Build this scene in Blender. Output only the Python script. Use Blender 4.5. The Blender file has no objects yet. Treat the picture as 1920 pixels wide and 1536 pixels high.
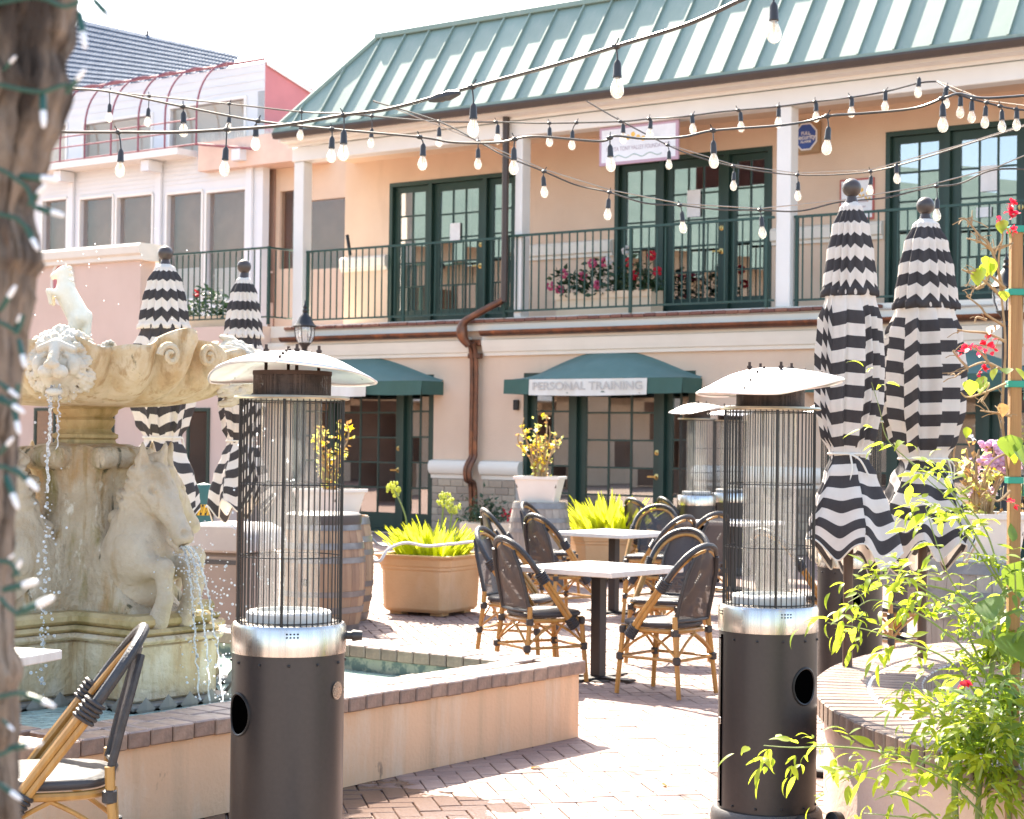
import bpy, bmesh, math, random
import numpy as np
from mathutils import Vector, Matrix, Euler, noise

random.seed(7)
sc = bpy.context.scene
COL = sc.collection
PI = math.pi
rad = math.radians

# ---------------------------------------------------------------- camera
F, PITCH, ROLL, HC = 3400.0, rad(0.96), rad(0.70), 1.57
CAM = Vector((0, 0, HC))
RM = Matrix.Rotation(PI / 2 + PITCH, 3, 'X') @ Matrix.Rotation(ROLL, 3, 'Z')
cam = bpy.data.cameras.new('camera')
cam.sensor_width = 36.0
cam.lens = F / 1920 * 36
cam.clip_start, cam.clip_end = 0.1, 2000
cam.dof.use_dof = True
cam.dof.focus_distance = 7.4
cam.dof.aperture_fstop = 7.5
co = bpy.data.objects.new('camera', cam)
COL.objects.link(co)
co.location = CAM
co.rotation_euler = RM.to_euler()
sc.camera = co

# ---------------------------------------------------------------- light
SUN_EL, SUN_AZ = 46.5, -19.0           # azimuth from +Y, negative = towards -X
w = bpy.data.worlds.new('World')
sc.world = w
w.use_nodes = True
wn = w.node_tree.nodes
wn.clear()
sky = wn.new('ShaderNodeTexSky')
sky.sky_type = 'NISHITA'
sky.sun_disc = False
sky.sun_elevation = rad(SUN_EL)
sky.sun_rotation = rad(SUN_AZ)
sky.air_density, sky.dust_density, sky.ozone_density = 1.0, 2.0, 1.0
bgn = wn.new('ShaderNodeBackground')
bgn.inputs[1].default_value = 0.15
won = wn.new('ShaderNodeOutputWorld')
w.node_tree.links.new(sky.outputs[0], bgn.inputs[0])
w.node_tree.links.new(bgn.outputs[0], won.inputs[0])
sl = bpy.data.lights.new('sun', 'SUN')
sl.energy = 5.0
sl.angle = rad(0.5)
sl.color = (1.0, 0.94, 0.85)
so = bpy.data.objects.new('sun', sl)
COL.objects.link(so)
LD = Vector((math.sin(rad(SUN_AZ)) * math.cos(rad(SUN_EL)), math.cos(rad(SUN_AZ)) * math.cos(rad(SUN_EL)), math.sin(rad(SUN_EL))))
so.rotation_euler = LD.to_track_quat('Z', 'Y').to_euler()
so.location = (0, 0, 30)
sc.view_settings.view_transform = 'Standard'
sc.view_settings.look = 'None'
sc.view_settings.gamma = 1.0
sc.view_settings.use_curve_mapping = False
sc.view_settings.exposure = 2.12
sc.view_settings.use_white_balance = True
sc.view_settings.white_balance_temperature = 7000
sc.view_settings.white_balance_tint = 9
sc.cycles.max_bounces = 10
sc.cycles.transparent_max_bounces = 24
sc.cycles.sample_clamp_indirect = 8.0
sc.cycles.caustics_reflective = False
sc.cycles.caustics_refractive = False


def ray(px, py):
    return RM @ Vector(((px - 960) / F, (768 - py) / F, -1))


def at(px, py, Y):
    d = ray(px, py)
    return CAM + d * (Y / d.y)


def gnd(px, py, z=0.0):
    d = ray(px, py)
    return CAM + d * ((z - HC) / d.z)


def foot(px, py, Y):
    p = at(px, py, Y)
    return Vector((p.x, p.y, 0))


FA = rad(-37.0)
FU = Vector((math.cos(FA), math.sin(FA), 0))
FV = Vector((-math.sin(FA), math.cos(FA), 0))
FO = at(740, 1000, 30.0)
FO.z = 0


def S(px, py, y=0.0):
    """the point of the facade's plane y (metres into the building) seen at a pixel, in facade coordinates (along, height)"""
    d = ray(px, py)
    k = (y - (CAM - FO).dot(FV)) / d.dot(FV)
    p = CAM + d * k
    return (p - FO).dot(FU), p.z


# ---------------------------------------------------------------- materials
def _nt(name):
    m = bpy.data.materials.new(name)
    m.use_nodes = True
    nt = m.node_tree
    nt.nodes.clear()
    out = nt.nodes.new('ShaderNodeOutputMaterial')
    return m, nt, out


def _coord(nt, st=(1, 1, 1), world=False):
    if world:
        g = nt.nodes.new('ShaderNodeNewGeometry')
        src = g.outputs['Position']
    else:
        tc = nt.nodes.new('ShaderNodeTexCoord')
        src = tc.outputs['Object']
    mp = nt.nodes.new('ShaderNodeMapping')
    mp.inputs['Scale'].default_value = st
    nt.links.new(src, mp.inputs[0])
    return mp.outputs[0]


def _noise(nt, vec, sc_, det=5.0, rough=.55):
    n = nt.nodes.new('ShaderNodeTexNoise')
    n.inputs['Scale'].default_value = sc_
    n.inputs['Detail'].default_value = det
    n.inputs['Roughness'].default_value = rough
    nt.links.new(vec, n.inputs['Vector'])
    return n.outputs['Fac']


def _range(nt, fac, lo, hi, a=0., b=1.):
    r = nt.nodes.new('ShaderNodeMapRange')
    r.inputs[1].default_value, r.inputs[2].default_value = lo, hi
    r.inputs[3].default_value, r.inputs[4].default_value = a, b
    nt.links.new(fac, r.inputs[0])
    return r.outputs[0]


def _mix(nt, fac, a, b):
    n = nt.nodes.new('ShaderNodeMix')
    n.data_type = 'RGBA'
    for s, v in ((0, fac), (6, a), (7, b)):
        if isinstance(v, (int, float)):
            n.inputs[s].default_value = v
        elif isinstance(v, (tuple, list)):
            n.inputs[s].default_value = (*v[:3], 1)
        else:
            nt.links.new(v, n.inputs[s])
    return n.outputs[2]


def _math(nt, op, a, b=None):
    n = nt.nodes.new('ShaderNodeMath')
    n.operation = op
    for i, v in enumerate((a, b)):
        if v is None:
            continue
        if isinstance(v, (int, float)):
            n.inputs[i].default_value = v
        else:
            nt.links.new(v, n.inputs[i])
    return n.outputs[0]


def mk(name, c1, c2=None, scale=4., rough=.6, metal=0., bump=0., bsc=40., rnd=0., st=(1, 1, 1), thr=(.35, .65), stains=(), spec=.5, world=False, bst=None, rvar=0.):
    m, nt, out = _nt(name)
    p = nt.nodes.new('ShaderNodeBsdfPrincipled')
    nt.links.new(p.outputs[0], out.inputs[0])
    p.inputs['Roughness'].default_value = rough
    p.inputs['Metallic'].default_value = metal
    p.inputs['Specular IOR Level'].default_value = spec
    vec = _coord(nt, st, world)
    if c2 is None:
        c2 = tuple(x * .86 for x in c1)
    n0 = _noise(nt, vec, scale)
    col = _mix(nt, _range(nt, n0, thr[0], thr[1]), c1, c2)
    for (sc_col, ssc, sst, lo, hi) in stains:
        v2 = _coord(nt, sst, world)
        col = _mix(nt, _range(nt, _noise(nt, v2, ssc, 6., .6), lo, hi), col, sc_col)
    if rnd:
        oi = nt.nodes.new('ShaderNodeObjectInfo')
        hs = nt.nodes.new('ShaderNodeHueSaturation')
        nt.links.new(_range(nt, oi.outputs['Random'], 0, 1, 1 - rnd, 1 + rnd), hs.inputs['Value'])
        nt.links.new(_range(nt, oi.outputs['Random'], 0, 1, .5 - rnd * .03, .5 + rnd * .03), hs.inputs['Hue'])
        nt.links.new(col, hs.inputs['Color'])
        col = hs.outputs[0]
    nt.links.new(col, p.inputs['Base Color'])
    if rvar:
        nt.links.new(_range(nt, n0, .3, .7, rough - rvar, rough + rvar), p.inputs['Roughness'])
    if bump:
        b = nt.nodes.new('ShaderNodeBump')
        b.inputs['Strength'].default_value = min(1., bump)
        b.inputs['Distance'].default_value = .01 * max(1., bump)
        vb = vec if bst is None else _coord(nt, bst, world)
        nt.links.new(_noise(nt, vb, bsc, 4.), b.inputs['Height'])
        nt.links.new(b.outputs[0], p.inputs['Normal'])
    return m


def glassy(name, tint=(.93, .95, .94), ior=1.5, rough=0., haze=0., hazecol=(.8, .8, .8), base=0., hscale=8., hst=(1, 1, 1)):
    """a thin sheet: Fresnel mirror over clear, with an optional haze: dirt on tubes, painted-in sunlight on bulbs"""
    m, nt, out = _nt(name)
    tr = nt.nodes.new('ShaderNodeBsdfTransparent')
    tr.inputs[0].default_value = (*tint, 1)
    gl = nt.nodes.new('ShaderNodeBsdfGlossy')
    gl.inputs['Roughness'].default_value = rough
    fr = nt.nodes.new('ShaderNodeFresnel')
    gb = nt.nodes.new('ShaderNodeNewGeometry')       # the same reflectance from either side of the sheet
    nt.links.new(_range(nt, gb.outputs['Backfacing'], 0, 1, ior, 1 / ior), fr.inputs[0])
    mx = nt.nodes.new('ShaderNodeMixShader')
    f = fr.outputs[0]
    if base:
        f = _math(nt, 'ADD', f, base)
    nt.links.new(f, mx.inputs[0])
    nt.links.new(tr.outputs[0], mx.inputs[1])
    nt.links.new(gl.outputs[0], mx.inputs[2])
    last = mx.outputs[0]
    if haze:
        df = nt.nodes.new('ShaderNodeBsdfTranslucent')
        df.inputs[0].default_value = (*hazecol, 1)
        d2 = nt.nodes.new('ShaderNodeBsdfDiffuse')
        d2.inputs[0].default_value = (*hazecol, 1)
        ad = nt.nodes.new('ShaderNodeMixShader')
        nt.links.new(df.outputs[0], ad.inputs[1])
        nt.links.new(d2.outputs[0], ad.inputs[2])
        m2 = nt.nodes.new('ShaderNodeMixShader')
        nt.links.new(_range(nt, _noise(nt, _coord(nt, hst), hscale), .3, .75, haze * .3, haze), m2.inputs[0])
        nt.links.new(last, m2.inputs[1])
        nt.links.new(ad.outputs[0], m2.inputs[2])
        last = m2.outputs[0]
    nt.links.new(last, out.inputs[0])
    return m


def leafm(name, c1, c2, trans=.5, tcol=None, rough=.45, rnd=.25):
    m, nt, out = _nt(name)
    p = nt.nodes.new('ShaderNodeBsdfPrincipled')
    p.inputs['Roughness'].default_value = rough
    t = nt.nodes.new('ShaderNodeBsdfTranslucent')
    oi = nt.nodes.new('ShaderNodeObjectInfo')
    g = nt.nodes.new('ShaderNodeNewGeometry')
    r = _math(nt, 'FRACT', _math(nt, 'ADD', oi.outputs['Random'], g.outputs['Random Per Island']))
    col = _mix(nt, r, c1, c2)
    nz = _noise(nt, _coord(nt, world=True), 60.)
    hs = nt.nodes.new('ShaderNodeHueSaturation')
    nt.links.new(_range(nt, nz, .3, .7, 1 - rnd, 1 + rnd), hs.inputs['Value'])
    nt.links.new(col, hs.inputs['Color'])
    nt.links.new(hs.outputs[0], p.inputs['Base Color'])
    if tcol:
        hs2 = nt.nodes.new('ShaderNodeHueSaturation')
        nt.links.new(_range(nt, r, 0, 1, 1 - rnd, 1 + rnd), hs2.inputs['Value'])
        hs2.inputs['Color'].default_value = (*tcol, 1)
        nt.links.new(hs2.outputs[0], t.inputs[0])
    else:
        nt.links.new(hs.outputs[0], t.inputs[0])
    mx = nt.nodes.new('ShaderNodeMixShader')
    mx.inputs[0].default_value = trans
    nt.links.new(p.outputs[0], mx.inputs[1])
    nt.links.new(t.outputs[0], mx.inputs[2])
    nt.links.new(mx.outputs[0], out.inputs[0])
    return m


M = {}
M['stucco'] = mk('stucco', (.665, .50, .37), (.63, .465, .34), 1.6, .9, bump=.9, bsc=55, stains=[((.57, .42, .30), 2.2, (1, 1, .22), .58, .8)])
M['stucco_pink'] = mk('stucco_pink', (.66, .495, .41), (.62, .46, .375), 1.2, .9, bump=.25, bsc=60)
M['basin_stucco'] = mk('basin_stucco', (.66, .44, .275), (.62, .40, .245), 2.5, .85, bump=.35, bsc=50,
                       stains=[((.50, .345, .22), 8, (1, 1, .06), .50, .74), ((.66, .52, .38), 5, (1, 1, .25), .52, .72), ((.26, .18, .12), 7, (1, 1, .6), .68, .74)])
M['trim'] = mk('trim', (.74, .69, .60), (.70, .65, .56), 2, .7, bump=.12, bsc=80)
M['white_paint'] = mk('white_paint', (.77, .75, .70), (.73, .70, .65), 1.5, .55, bump=.08)
M['white_wall'] = mk('white_wall', (.68, .69, .70), (.64, .65, .66), 1.0, .7, bump=.1)
M['green_paint'] = mk('green_paint', (.017, .045, .033), (.014, .038, .028), 3, .42, bump=.08)
M['green_rail'] = mk('green_rail', (.02, .062, .048), (.016, .05, .04), 5, .42, bump=.08)
M['green_roof'] = mk('green_roof', (.225, .295, .25), (.20, .268, .228), .9, .6, spec=.3, bump=.15, bsc=5, rnd=.08, stains=[((.26, .31, .27), 9, (1, .25, .25), .56, .74)])
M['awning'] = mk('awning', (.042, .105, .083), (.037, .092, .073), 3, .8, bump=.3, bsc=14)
M['awning_skylit'] = mk('awning_skylit', (.10, .18, .165), (.085, .16, .145), 3, .8, bump=.3, bsc=14)  # same green cloth, paled to stand in for sky light on the canopy
M['awning_white'] = mk('awning_white', (.70, .68, .62), (.62, .58, .5), 3, .8, st=(1, 1, .3))
M['letter_grey'] = mk('letter_grey', (.53, .50, .455), None, 9, .8)
M['brown_metal'] = mk('brown_metal', (.045, .03, .025), (.06, .04, .03), 4, .5)
M['copper'] = mk('copper', (.19, .075, .04), (.09, .045, .03), 6, .38, .55, bump=.1, stains=[((.32, .12, .05), 5, (1, 1, .6), .55, .75)])
M['terracotta_tile'] = mk('terracotta_tile', (.22, .09, .06), (.16, .065, .045), 6, .7, rnd=.3)
M['brick_tan'] = mk('brick_tan', (.40, .32, .24), (.34, .27, .20), 8, .9, bump=.3, rnd=.18)
M['mortar'] = mk('mortar', (.42, .38, .33), None, 10, .95)
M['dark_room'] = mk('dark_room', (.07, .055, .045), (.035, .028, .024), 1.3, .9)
M['room_brown'] = mk('room_brown', (.32, .205, .155), (.25, .155, .115), 1.5, .9)
M['curtain'] = mk('curtain', (.62, .59, .53), (.52, .49, .44), 3, .9, st=(6, 1, .4))
M['paper'] = mk('paper', (.80, .80, .80), None, 4, .8)
M['window'] = glassy('window', (.78, .80, .79), 1.6, .0, base=.34)
M['far_window'] = glassy('far_window', (.86, .84, .83), 1.45, .02, base=.02)
M['brass'] = mk('brass', (.6, .42, .16), None, 8, .28, 1.0)
M['black_metal'] = mk('black_metal', (.018, .017, .017), (.025, .023, .022), 8, .42, .3)
M['heater_body'] = mk('heater_body', (.048, .041, .039), (.043, .037, .035), 60, .36, .35, bump=.06, bsc=300, spec=.45, stains=[((.06, .05, .046), 3, (1, 1, .3), .62, .8)])
M['base_plastic'] = mk('base_plastic', (.07, .063, .06), (.055, .05, .05), 20, .5, bump=.1, bsc=120)
M['steel'] = mk('steel', (.62, .58, .54), (.50, .46, .42), 5, .26, 1.0, st=(9, 9, .15), bump=.02, rvar=.06)
M['alu'] = mk('alu', (.80, .79, .78), (.72, .70, .69), 3, .33, .85, bump=.15, bsc=7, stains=[((.58, .55, .50), 4, (1, 1, 1), .6, .8)])
M['brass_plate'] = mk('brass_plate', (.52, .46, .33), (.36, .31, .23), 6, .35, .9)
M['rust'] = mk('rust', (.045, .03, .026), (.075, .045, .034), 12, .7, .3)
M['black_hole'] = mk('black_hole', (.001, .001, .001), None, 4, 1., spec=0.)
M['tube_glass'] = glassy('tube_glass', (.96, .97, .96), 1.45, .0, haze=.13, hazecol=(.85, .84, .82), base=.02, hscale=9, hst=(6, 6, .5))
M['ceramic'] = mk('ceramic', (.72, .70, .66), (.55, .52, .48), 14, .6)
M['bulb_glass'] = glassy('bulb_glass', (.93, .92, .88), 1.5, .0, haze=.42, hazecol=(.95, .90, .80), base=.06, hscale=30)  # cream haze painted in for sunlight refracted through the bulbs
M['filament'] = mk('filament', (.75, .5, .25), None, 4, .4)
M['black_rubber'] = mk('black_rubber', (.02, .019, .019), (.028, .026, .026), 20, .5)
M['cable'] = mk('cable', (.035, .032, .03), (.06, .055, .05), 20, .35, .2)
M['guide_wire'] = mk('guide_wire', (.45, .38, .30), None, 8, .4, .6)
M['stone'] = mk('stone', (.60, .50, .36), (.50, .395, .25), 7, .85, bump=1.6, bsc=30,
                stains=[((.46, .32, .17), 5, (1, 1, .3), .48, .64), ((.36, .24, .12), 16, (1, 1, .10), .54, .66), ((.34, .26, .14), 9, (1, 1, .14), .58, .70), ((.13, .11, .06), 13, (1, 1, .2), .67, .74)])
M['stone_clean'] = mk('stone_clean', (.58, .525, .43), (.50, .43, .33), 8, .85, bump=.8, bsc=40, stains=[((.50, .38, .22), 8, (1, 1, .5), .6, .8)])
M['stone_mossy'] = mk('stone_mossy', (.50, .38, .20), (.40, .28, .13), 6, .85, bump=.9, bsc=30,
                      stains=[((.24, .18, .06), 5, (1, 1, .3), .47, .66), ((.09, .075, .03), 9, (1, 1, .25), .60, .74)])
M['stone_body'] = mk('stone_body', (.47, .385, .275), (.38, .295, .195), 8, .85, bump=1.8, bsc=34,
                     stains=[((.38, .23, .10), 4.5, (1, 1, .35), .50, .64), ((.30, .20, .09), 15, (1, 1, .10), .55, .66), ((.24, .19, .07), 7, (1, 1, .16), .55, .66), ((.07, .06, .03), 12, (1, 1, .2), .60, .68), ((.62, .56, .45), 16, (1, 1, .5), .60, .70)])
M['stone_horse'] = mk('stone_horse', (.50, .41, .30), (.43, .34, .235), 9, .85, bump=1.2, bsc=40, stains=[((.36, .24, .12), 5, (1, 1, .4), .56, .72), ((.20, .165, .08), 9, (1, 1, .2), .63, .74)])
M['figurine'] = mk('figurine', (.80, .75, .62), (.74, .66, .5), 12, .6, bump=.3, bsc=60)
M['coping'] = mk('coping', (.24, .155, .115), (.16, .105, .08), 11, .42, spec=.8, thr=(.42, .58), bump=.35, bsc=60, rnd=.22, stains=[((.36, .26, .21), 8, (1, 1, 1), .6, .8)])
M['paver'] = mk('paver', (.29, .20, .168), (.24, .16, .135), 9, .65, spec=.4, bump=.35, bsc=70, rnd=.13, stains=[((.5, .38, .33), 7, (1, 1, 1), .58, .8)])
M['joint'] = mk('joint', (.31, .24, .20), (.25, .19, .16), 6, .95, bump=.3)
M['tile_band'] = mk('tile_band', (.30, .30, .24), (.10, .14, .13), 16, .4, thr=(.45, .55))
M['fabric_dark'] = None
M['table_top'] = mk('table_top', (.72, .69, .64), (.64, .60, .55), 7, .42, bump=.05, st=(1, 4, 1))
M['table_leg'] = mk('table_leg', (.035, .03, .03), None, 6, .5, .2)
M['bamboo'] = mk('bamboo', (.44, .23, .06), (.34, .165, .04), 8, .38, bump=.1, st=(4, 4, .4), stains=[((.20, .09, .03), 14, (1, 1, .25), .62, .8)])
M['binding'] = mk('binding', (.022, .020, .021), (.035, .032, .033), 40, .45, bump=.3, bsc=120)
M['terracotta'] = mk('terracotta', (.60, .39, .21), (.54, .34, .175), 3, .8, bump=.25, bsc=50, stains=[((.60, .42, .27), 4, (1, 1, .4), .58, .8)])
M['white_pot'] = mk('white_pot', (.72, .67, .61), (.67, .61, .55), 3, .6)
M['soil'] = mk('soil', (.06, .045, .03), (.1, .08, .055), 20, .95, bump=.6)
M['oak'] = mk('oak', (.36, .235, .145), (.26, .165, .105), 6, .75, bump=.3, st=(4, 4, .3), rnd=.18, stains=[((.18, .13, .10), 6, (3, 3, .3), .6, .8)])
M['oak_grey'] = mk('oak_grey', (.33, .29, .245), (.25, .215, .18), 6, .8, bump=.3, st=(4, 4, .3), rnd=.15)
M['hoop'] = mk('hoop', (.24, .23, .225), (.16, .145, .14), 8, .5, .6)
M['post_wood'] = mk('post_wood', (.36, .20, .075), (.27, .14, .05), 8, .7, bump=.2, st=(6, 6, .3))
M['umbrella_pole'] = mk('umbrella_pole', (.10, .055, .035), (.075, .04, .028), 6, .4, .2)
M['finial'] = mk('finial', (.055, .04, .035), None, 8, .4)
M['bark'] = mk('bark', (.205, .155, .115), (.045, .032, .024), 16, .95, bump=2., bsc=40, st=(1, 1, .35), thr=(.42, .58), stains=[((.21, .10, .045), 8, (1, 1, .4), .62, .74), ((.25, .22, .18), 14, (1, 1, .3), .58, .75)])
M['mini_green'] = mk('mini_green', (.012, .07, .05), None, 8, .4)
M['mini_tip'] = mk('mini_tip', (.75, .76, .76), None, 8, .25)
M['bollard_green'] = mk('bollard_green', (.04, .13, .10), None, 5, .45)
M['chevron_yellow'] = mk('chevron_yellow', (.80, .45, .02), None, 5, .5)
M['bin_taupe'] = mk('bin_taupe', (.30, .235, .195), (.25, .20, .165), 4, .6)
M['bin_dark'] = mk('bin_dark', (.06, .055, .055), None, 4, .5)
M['lamp_black'] = mk('lamp_black', (.016, .016, .017), None, 8, .45, .3)
M['lamp_glass'] = glassy('lamp_glass', (.9, .92, .93), 1.5, .05, haze=.35, hazecol=(.8, .82, .85), base=.12, hscale=3)
M['pink_paint'] = mk('pink_paint', (.52, .19, .20), (.48, .175, .185), 2, .7)
M['pink_light'] = mk('pink_light', (.74, .53, .42), None, 2, .7)
M['red_frame'] = mk('red_frame', (.24, .055, .075), None, 3, .45)
M['blue_tile'] = mk('blue_tile', (.085, .12, .175), (.13, .165, .22), 3, .8, rnd=.1, thr=(.4, .6), spec=.2)
M['steel_spike'] = mk('steel_spike', (.75, .68, .60), None, 3, .3, .5)
M['sign_white'] = mk('sign_white', (.80, .80, .81), None, 3, .6)
M['sign_mauve'] = mk('sign_mauve', (.50, .33, .40), None, 3, .6)
M['sign_red'] = mk('sign_red', (.45, .12, .10), None, 3, .6)
M['sign_text'] = mk('sign_text', (.46, .38, .42), None, 3, .7)
M['sign_green'] = mk('sign_green', (.38, .50, .46), None, 3, .7)
M['sign_blue'] = mk('sign_blue', (.035, .09, .36), None, 3, .5)
M['sign_orange'] = mk('sign_orange', (.85, .50, .10), None, 3, .6)
M['box_tan'] = mk('box_tan', (.38, .24, .13), None, 3, .8)
M['cream_box'] = mk('cream_box', (.72, .58, .42), (.68, .54, .38), 3, .8)
M['ribbon'] = mk('ribbon', (.0, .22, .15), (.0, .26, .18), 5, .4)
M['twig'] = mk('twig', (.26, .17, .09), (.36, .25, .13), 20, .8)
M['green_stem'] = mk('green_stem', (.16, .22, .05), (.22, .25, .08), 10, .6)
M['hose'] = mk('hose', (.72, .68, .64), None, 6, .6)
M['chain'] = mk('chain', (.35, .34, .33), None, 6, .4, .8)
M['mosaic_dark'] = mk('mosaic_dark', (.20, .18, .15), None, 6, .5)

M['vine_leaf'] = leafm('vine_leaf', (.16, .25, .02), (.08, .16, .02), .58, (.56, .66, .05))
M['vine_leaf_dark'] = leafm('vine_leaf_dark', (.06, .14, .025), (.04, .10, .02), .4, (.38, .52, .05))
M['lily_leaf'] = leafm('lily_leaf', (.34, .42, .04), (.12, .23, .02), .55, (.72, .74, .05), rnd=.45)
M['geranium_leaf'] = leafm('geranium_leaf', (.03, .075, .03), (.02, .05, .02), .25)
M['shrub_leaf'] = leafm('shrub_leaf', (.05, .09, .05), (.03, .065, .03), .3)
M['red_petal'] = leafm('red_petal', (.62, .02, .03), (.5, .015, .05), .4, (.8, .03, .08))
M['pink_petal'] = leafm('pink_petal', (.70, .16, .27), (.6, .1, .22), .4)
M['mauve_petal'] = leafm('mauve_petal', (.66, .42, .60), (.7, .5, .62), .4)
M['white_petal'] = leafm('white_petal', (.8, .8, .78), (.7, .7, .68), .3)
M['yellow_petal'] = leafm('yellow_petal', (.75, .55, .02), (.65, .42, .01), .5, (.95, .72, .02))
M['seed_head'] = leafm('seed_head', (.55, .60, .16), (.42, .48, .10), .5, (.75, .75, .2))
M['dry_leaf'] = leafm('dry_leaf', (.45, .27, .09), (.35, .18, .06), .4)


def wet_paver():
    """paver brick with a puddle-shaped wet stain beside the basin"""
    m = M['paver']
    nt = m.node_tree
    p = [n for n in nt.nodes if n.type == 'BSDF_PRINCIPLED'][0]
    src = p.inputs['Base Color'].links[0].from_socket
    g = nt.nodes.new('ShaderNodeNewGeometry')
    mask = None
    for (x, y, r) in ((-.80, 7.75, .62), (-.42, 7.72, .36), (-.22, 7.80, .2), (-.02, 7.78, .12)):
        vm = nt.nodes.new('ShaderNodeVectorMath')
        vm.operation = 'DISTANCE'
        nt.links.new(g.outputs['Position'], vm.inputs[0])
        vm.inputs[1].default_value = (x, y, 0)
        d = _math(nt, 'DIVIDE', vm.outputs['Value'], r)
        mask = d if mask is None else _math(nt, 'MINIMUM', mask, d)
    nz = _noise(nt, _coord(nt, world=True), 7.)
    mask = _math(nt, 'ADD', mask, _math(nt, 'MULTIPLY', _math(nt, 'SUBTRACT', nz, .5), 1.4))
    wet = _range(nt, mask, .95, 1.05, 1., 0.)
    col = _mix(nt, wet, src, (.10, .055, .04))
    nt.links.new(col, p.inputs['Base Color'])
    nt.links.new(_range(nt, wet, 0, 1, .65, .25), p.inputs['Roughness'])


wet_paver()


def mesh_fabric(name, col, col2, fine=420., rough=.42):
    """woven black sling cloth: a fine square weave in relief"""
    m, nt, out = _nt(name)
    p = nt.nodes.new('ShaderNodeBsdfPrincipled')
    p.inputs['Roughness'].default_value = rough
    ck = nt.nodes.new('ShaderNodeTexChecker')
    ck.inputs['Scale'].default_value = fine
    ck.inputs[1].default_value = (*col, 1)
    ck.inputs[2].default_value = (*col2, 1)
    nt.links.new(_coord(nt), ck.inputs[0])
    nt.links.new(ck.outputs[0], p.inputs['Base Color'])
    b = nt.nodes.new('ShaderNodeBump')
    b.inputs['Strength'].default_value = .5
    b.inputs['Distance'].default_value = .002
    nt.links.new(ck.outputs['Fac'], b.inputs['Height'])
    nt.links.new(b.outputs[0], p.inputs['Normal'])
    nt.links.new(p.outputs[0], out.inputs[0])
    return m


M['fabric_dark'] = mesh_fabric('fabric_dark', (.022, .02, .024), (.05, .047, .05))
# the back cloth lets some light through
m, nt, out = _nt('fabric_back')
pp = nt.nodes.new('ShaderNodeBsdfPrincipled')
pp.inputs['Base Color'].default_value = (.045, .038, .04, 1)
pp.inputs['Roughness'].default_value = .5
tt = nt.nodes.new('ShaderNodeBsdfTransparent')
ck = nt.nodes.new('ShaderNodeTexChecker')
ck.inputs['Scale'].default_value = 300
nt.links.new(_coord(nt), ck.inputs[0])
mx = nt.nodes.new('ShaderNodeMixShader')
nt.links.new(_range(nt, ck.outputs['Fac'], 0, 1, .02, .20), mx.inputs[0])
nt.links.new(pp.outputs[0], mx.inputs[1])
nt.links.new(tt.outputs[0], mx.inputs[2])
nt.links.new(mx.outputs[0], out.inputs[0])
M['fabric_back'] = m

# perforated sheet
m, nt, out = _nt('perforated')
pp = nt.nodes.new('ShaderNodeBsdfPrincipled')
pp.inputs['Roughness'].default_value = .6
pp.inputs['Metallic'].default_value = .4
nt.links.new(_mix(nt, _range(nt, _noise(nt, _coord(nt), 14.), .4, .65), (.04, .028, .024), (.085, .055, .043)), pp.inputs['Base Color'])
tt = nt.nodes.new('ShaderNodeBsdfTransparent')
vo = nt.nodes.new('ShaderNodeTexVoronoi')
vo.inputs['Scale'].default_value = 190
vo.inputs['Randomness'].default_value = .15
nt.links.new(_coord(nt), vo.inputs['Vector'])
mx = nt.nodes.new('ShaderNodeMixShader')
nt.links.new(_range(nt, vo.outputs['Distance'], .34, .42, .75, 0.), mx.inputs[0])
nt.links.new(pp.outputs[0], mx.inputs[1])
nt.links.new(tt.outputs[0], mx.inputs[2])
nt.links.new(mx.outputs[0], out.inputs[0])
M['perforated'] = m

# striped canvas: printed bands along the cloth, carried by the mesh's own 'band' value
m, nt, out = _nt('striped_canvas')
pp = nt.nodes.new('ShaderNodeBsdfPrincipled')
pp.inputs['Roughness'].default_value = .85
a = nt.nodes.new('ShaderNodeAttribute')
a.attribute_name = 'band'
fr = _math(nt, 'FRACT', a.outputs['Fac'])
st_ = _math(nt, 'GREATER_THAN', fr, .5)
nz = _noise(nt, _coord(nt), 40.)
dk = _mix(nt, nz, (.042, .036, .037), (.058, .05, .050))
lt = _mix(nt, nz, (.76, .69, .62), (.68, .61, .54))
colr = _mix(nt, st_, lt, dk)
nt.links.new(colr, pp.inputs['Base Color'])
tl = nt.nodes.new('ShaderNodeBsdfTranslucent')
nt.links.new(colr, tl.inputs[0])
mx = nt.nodes.new('ShaderNodeMixShader')
mx.inputs[0].default_value = .18
b = nt.nodes.new('ShaderNodeBump')
b.inputs['Strength'].default_value = .25
b.inputs['Distance'].default_value = .01
nt.links.new(_noise(nt, _coord(nt, (1, 1, .3)), 22.), b.inputs['Height'])
nt.links.new(b.outputs[0], pp.inputs['Normal'])
nt.links.new(pp.outputs[0], mx.inputs[1])
nt.links.new(tl.outputs[0], mx.inputs[2])
nt.links.new(mx.outputs[0], out.inputs[0])
M['canvas'] = m


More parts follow.
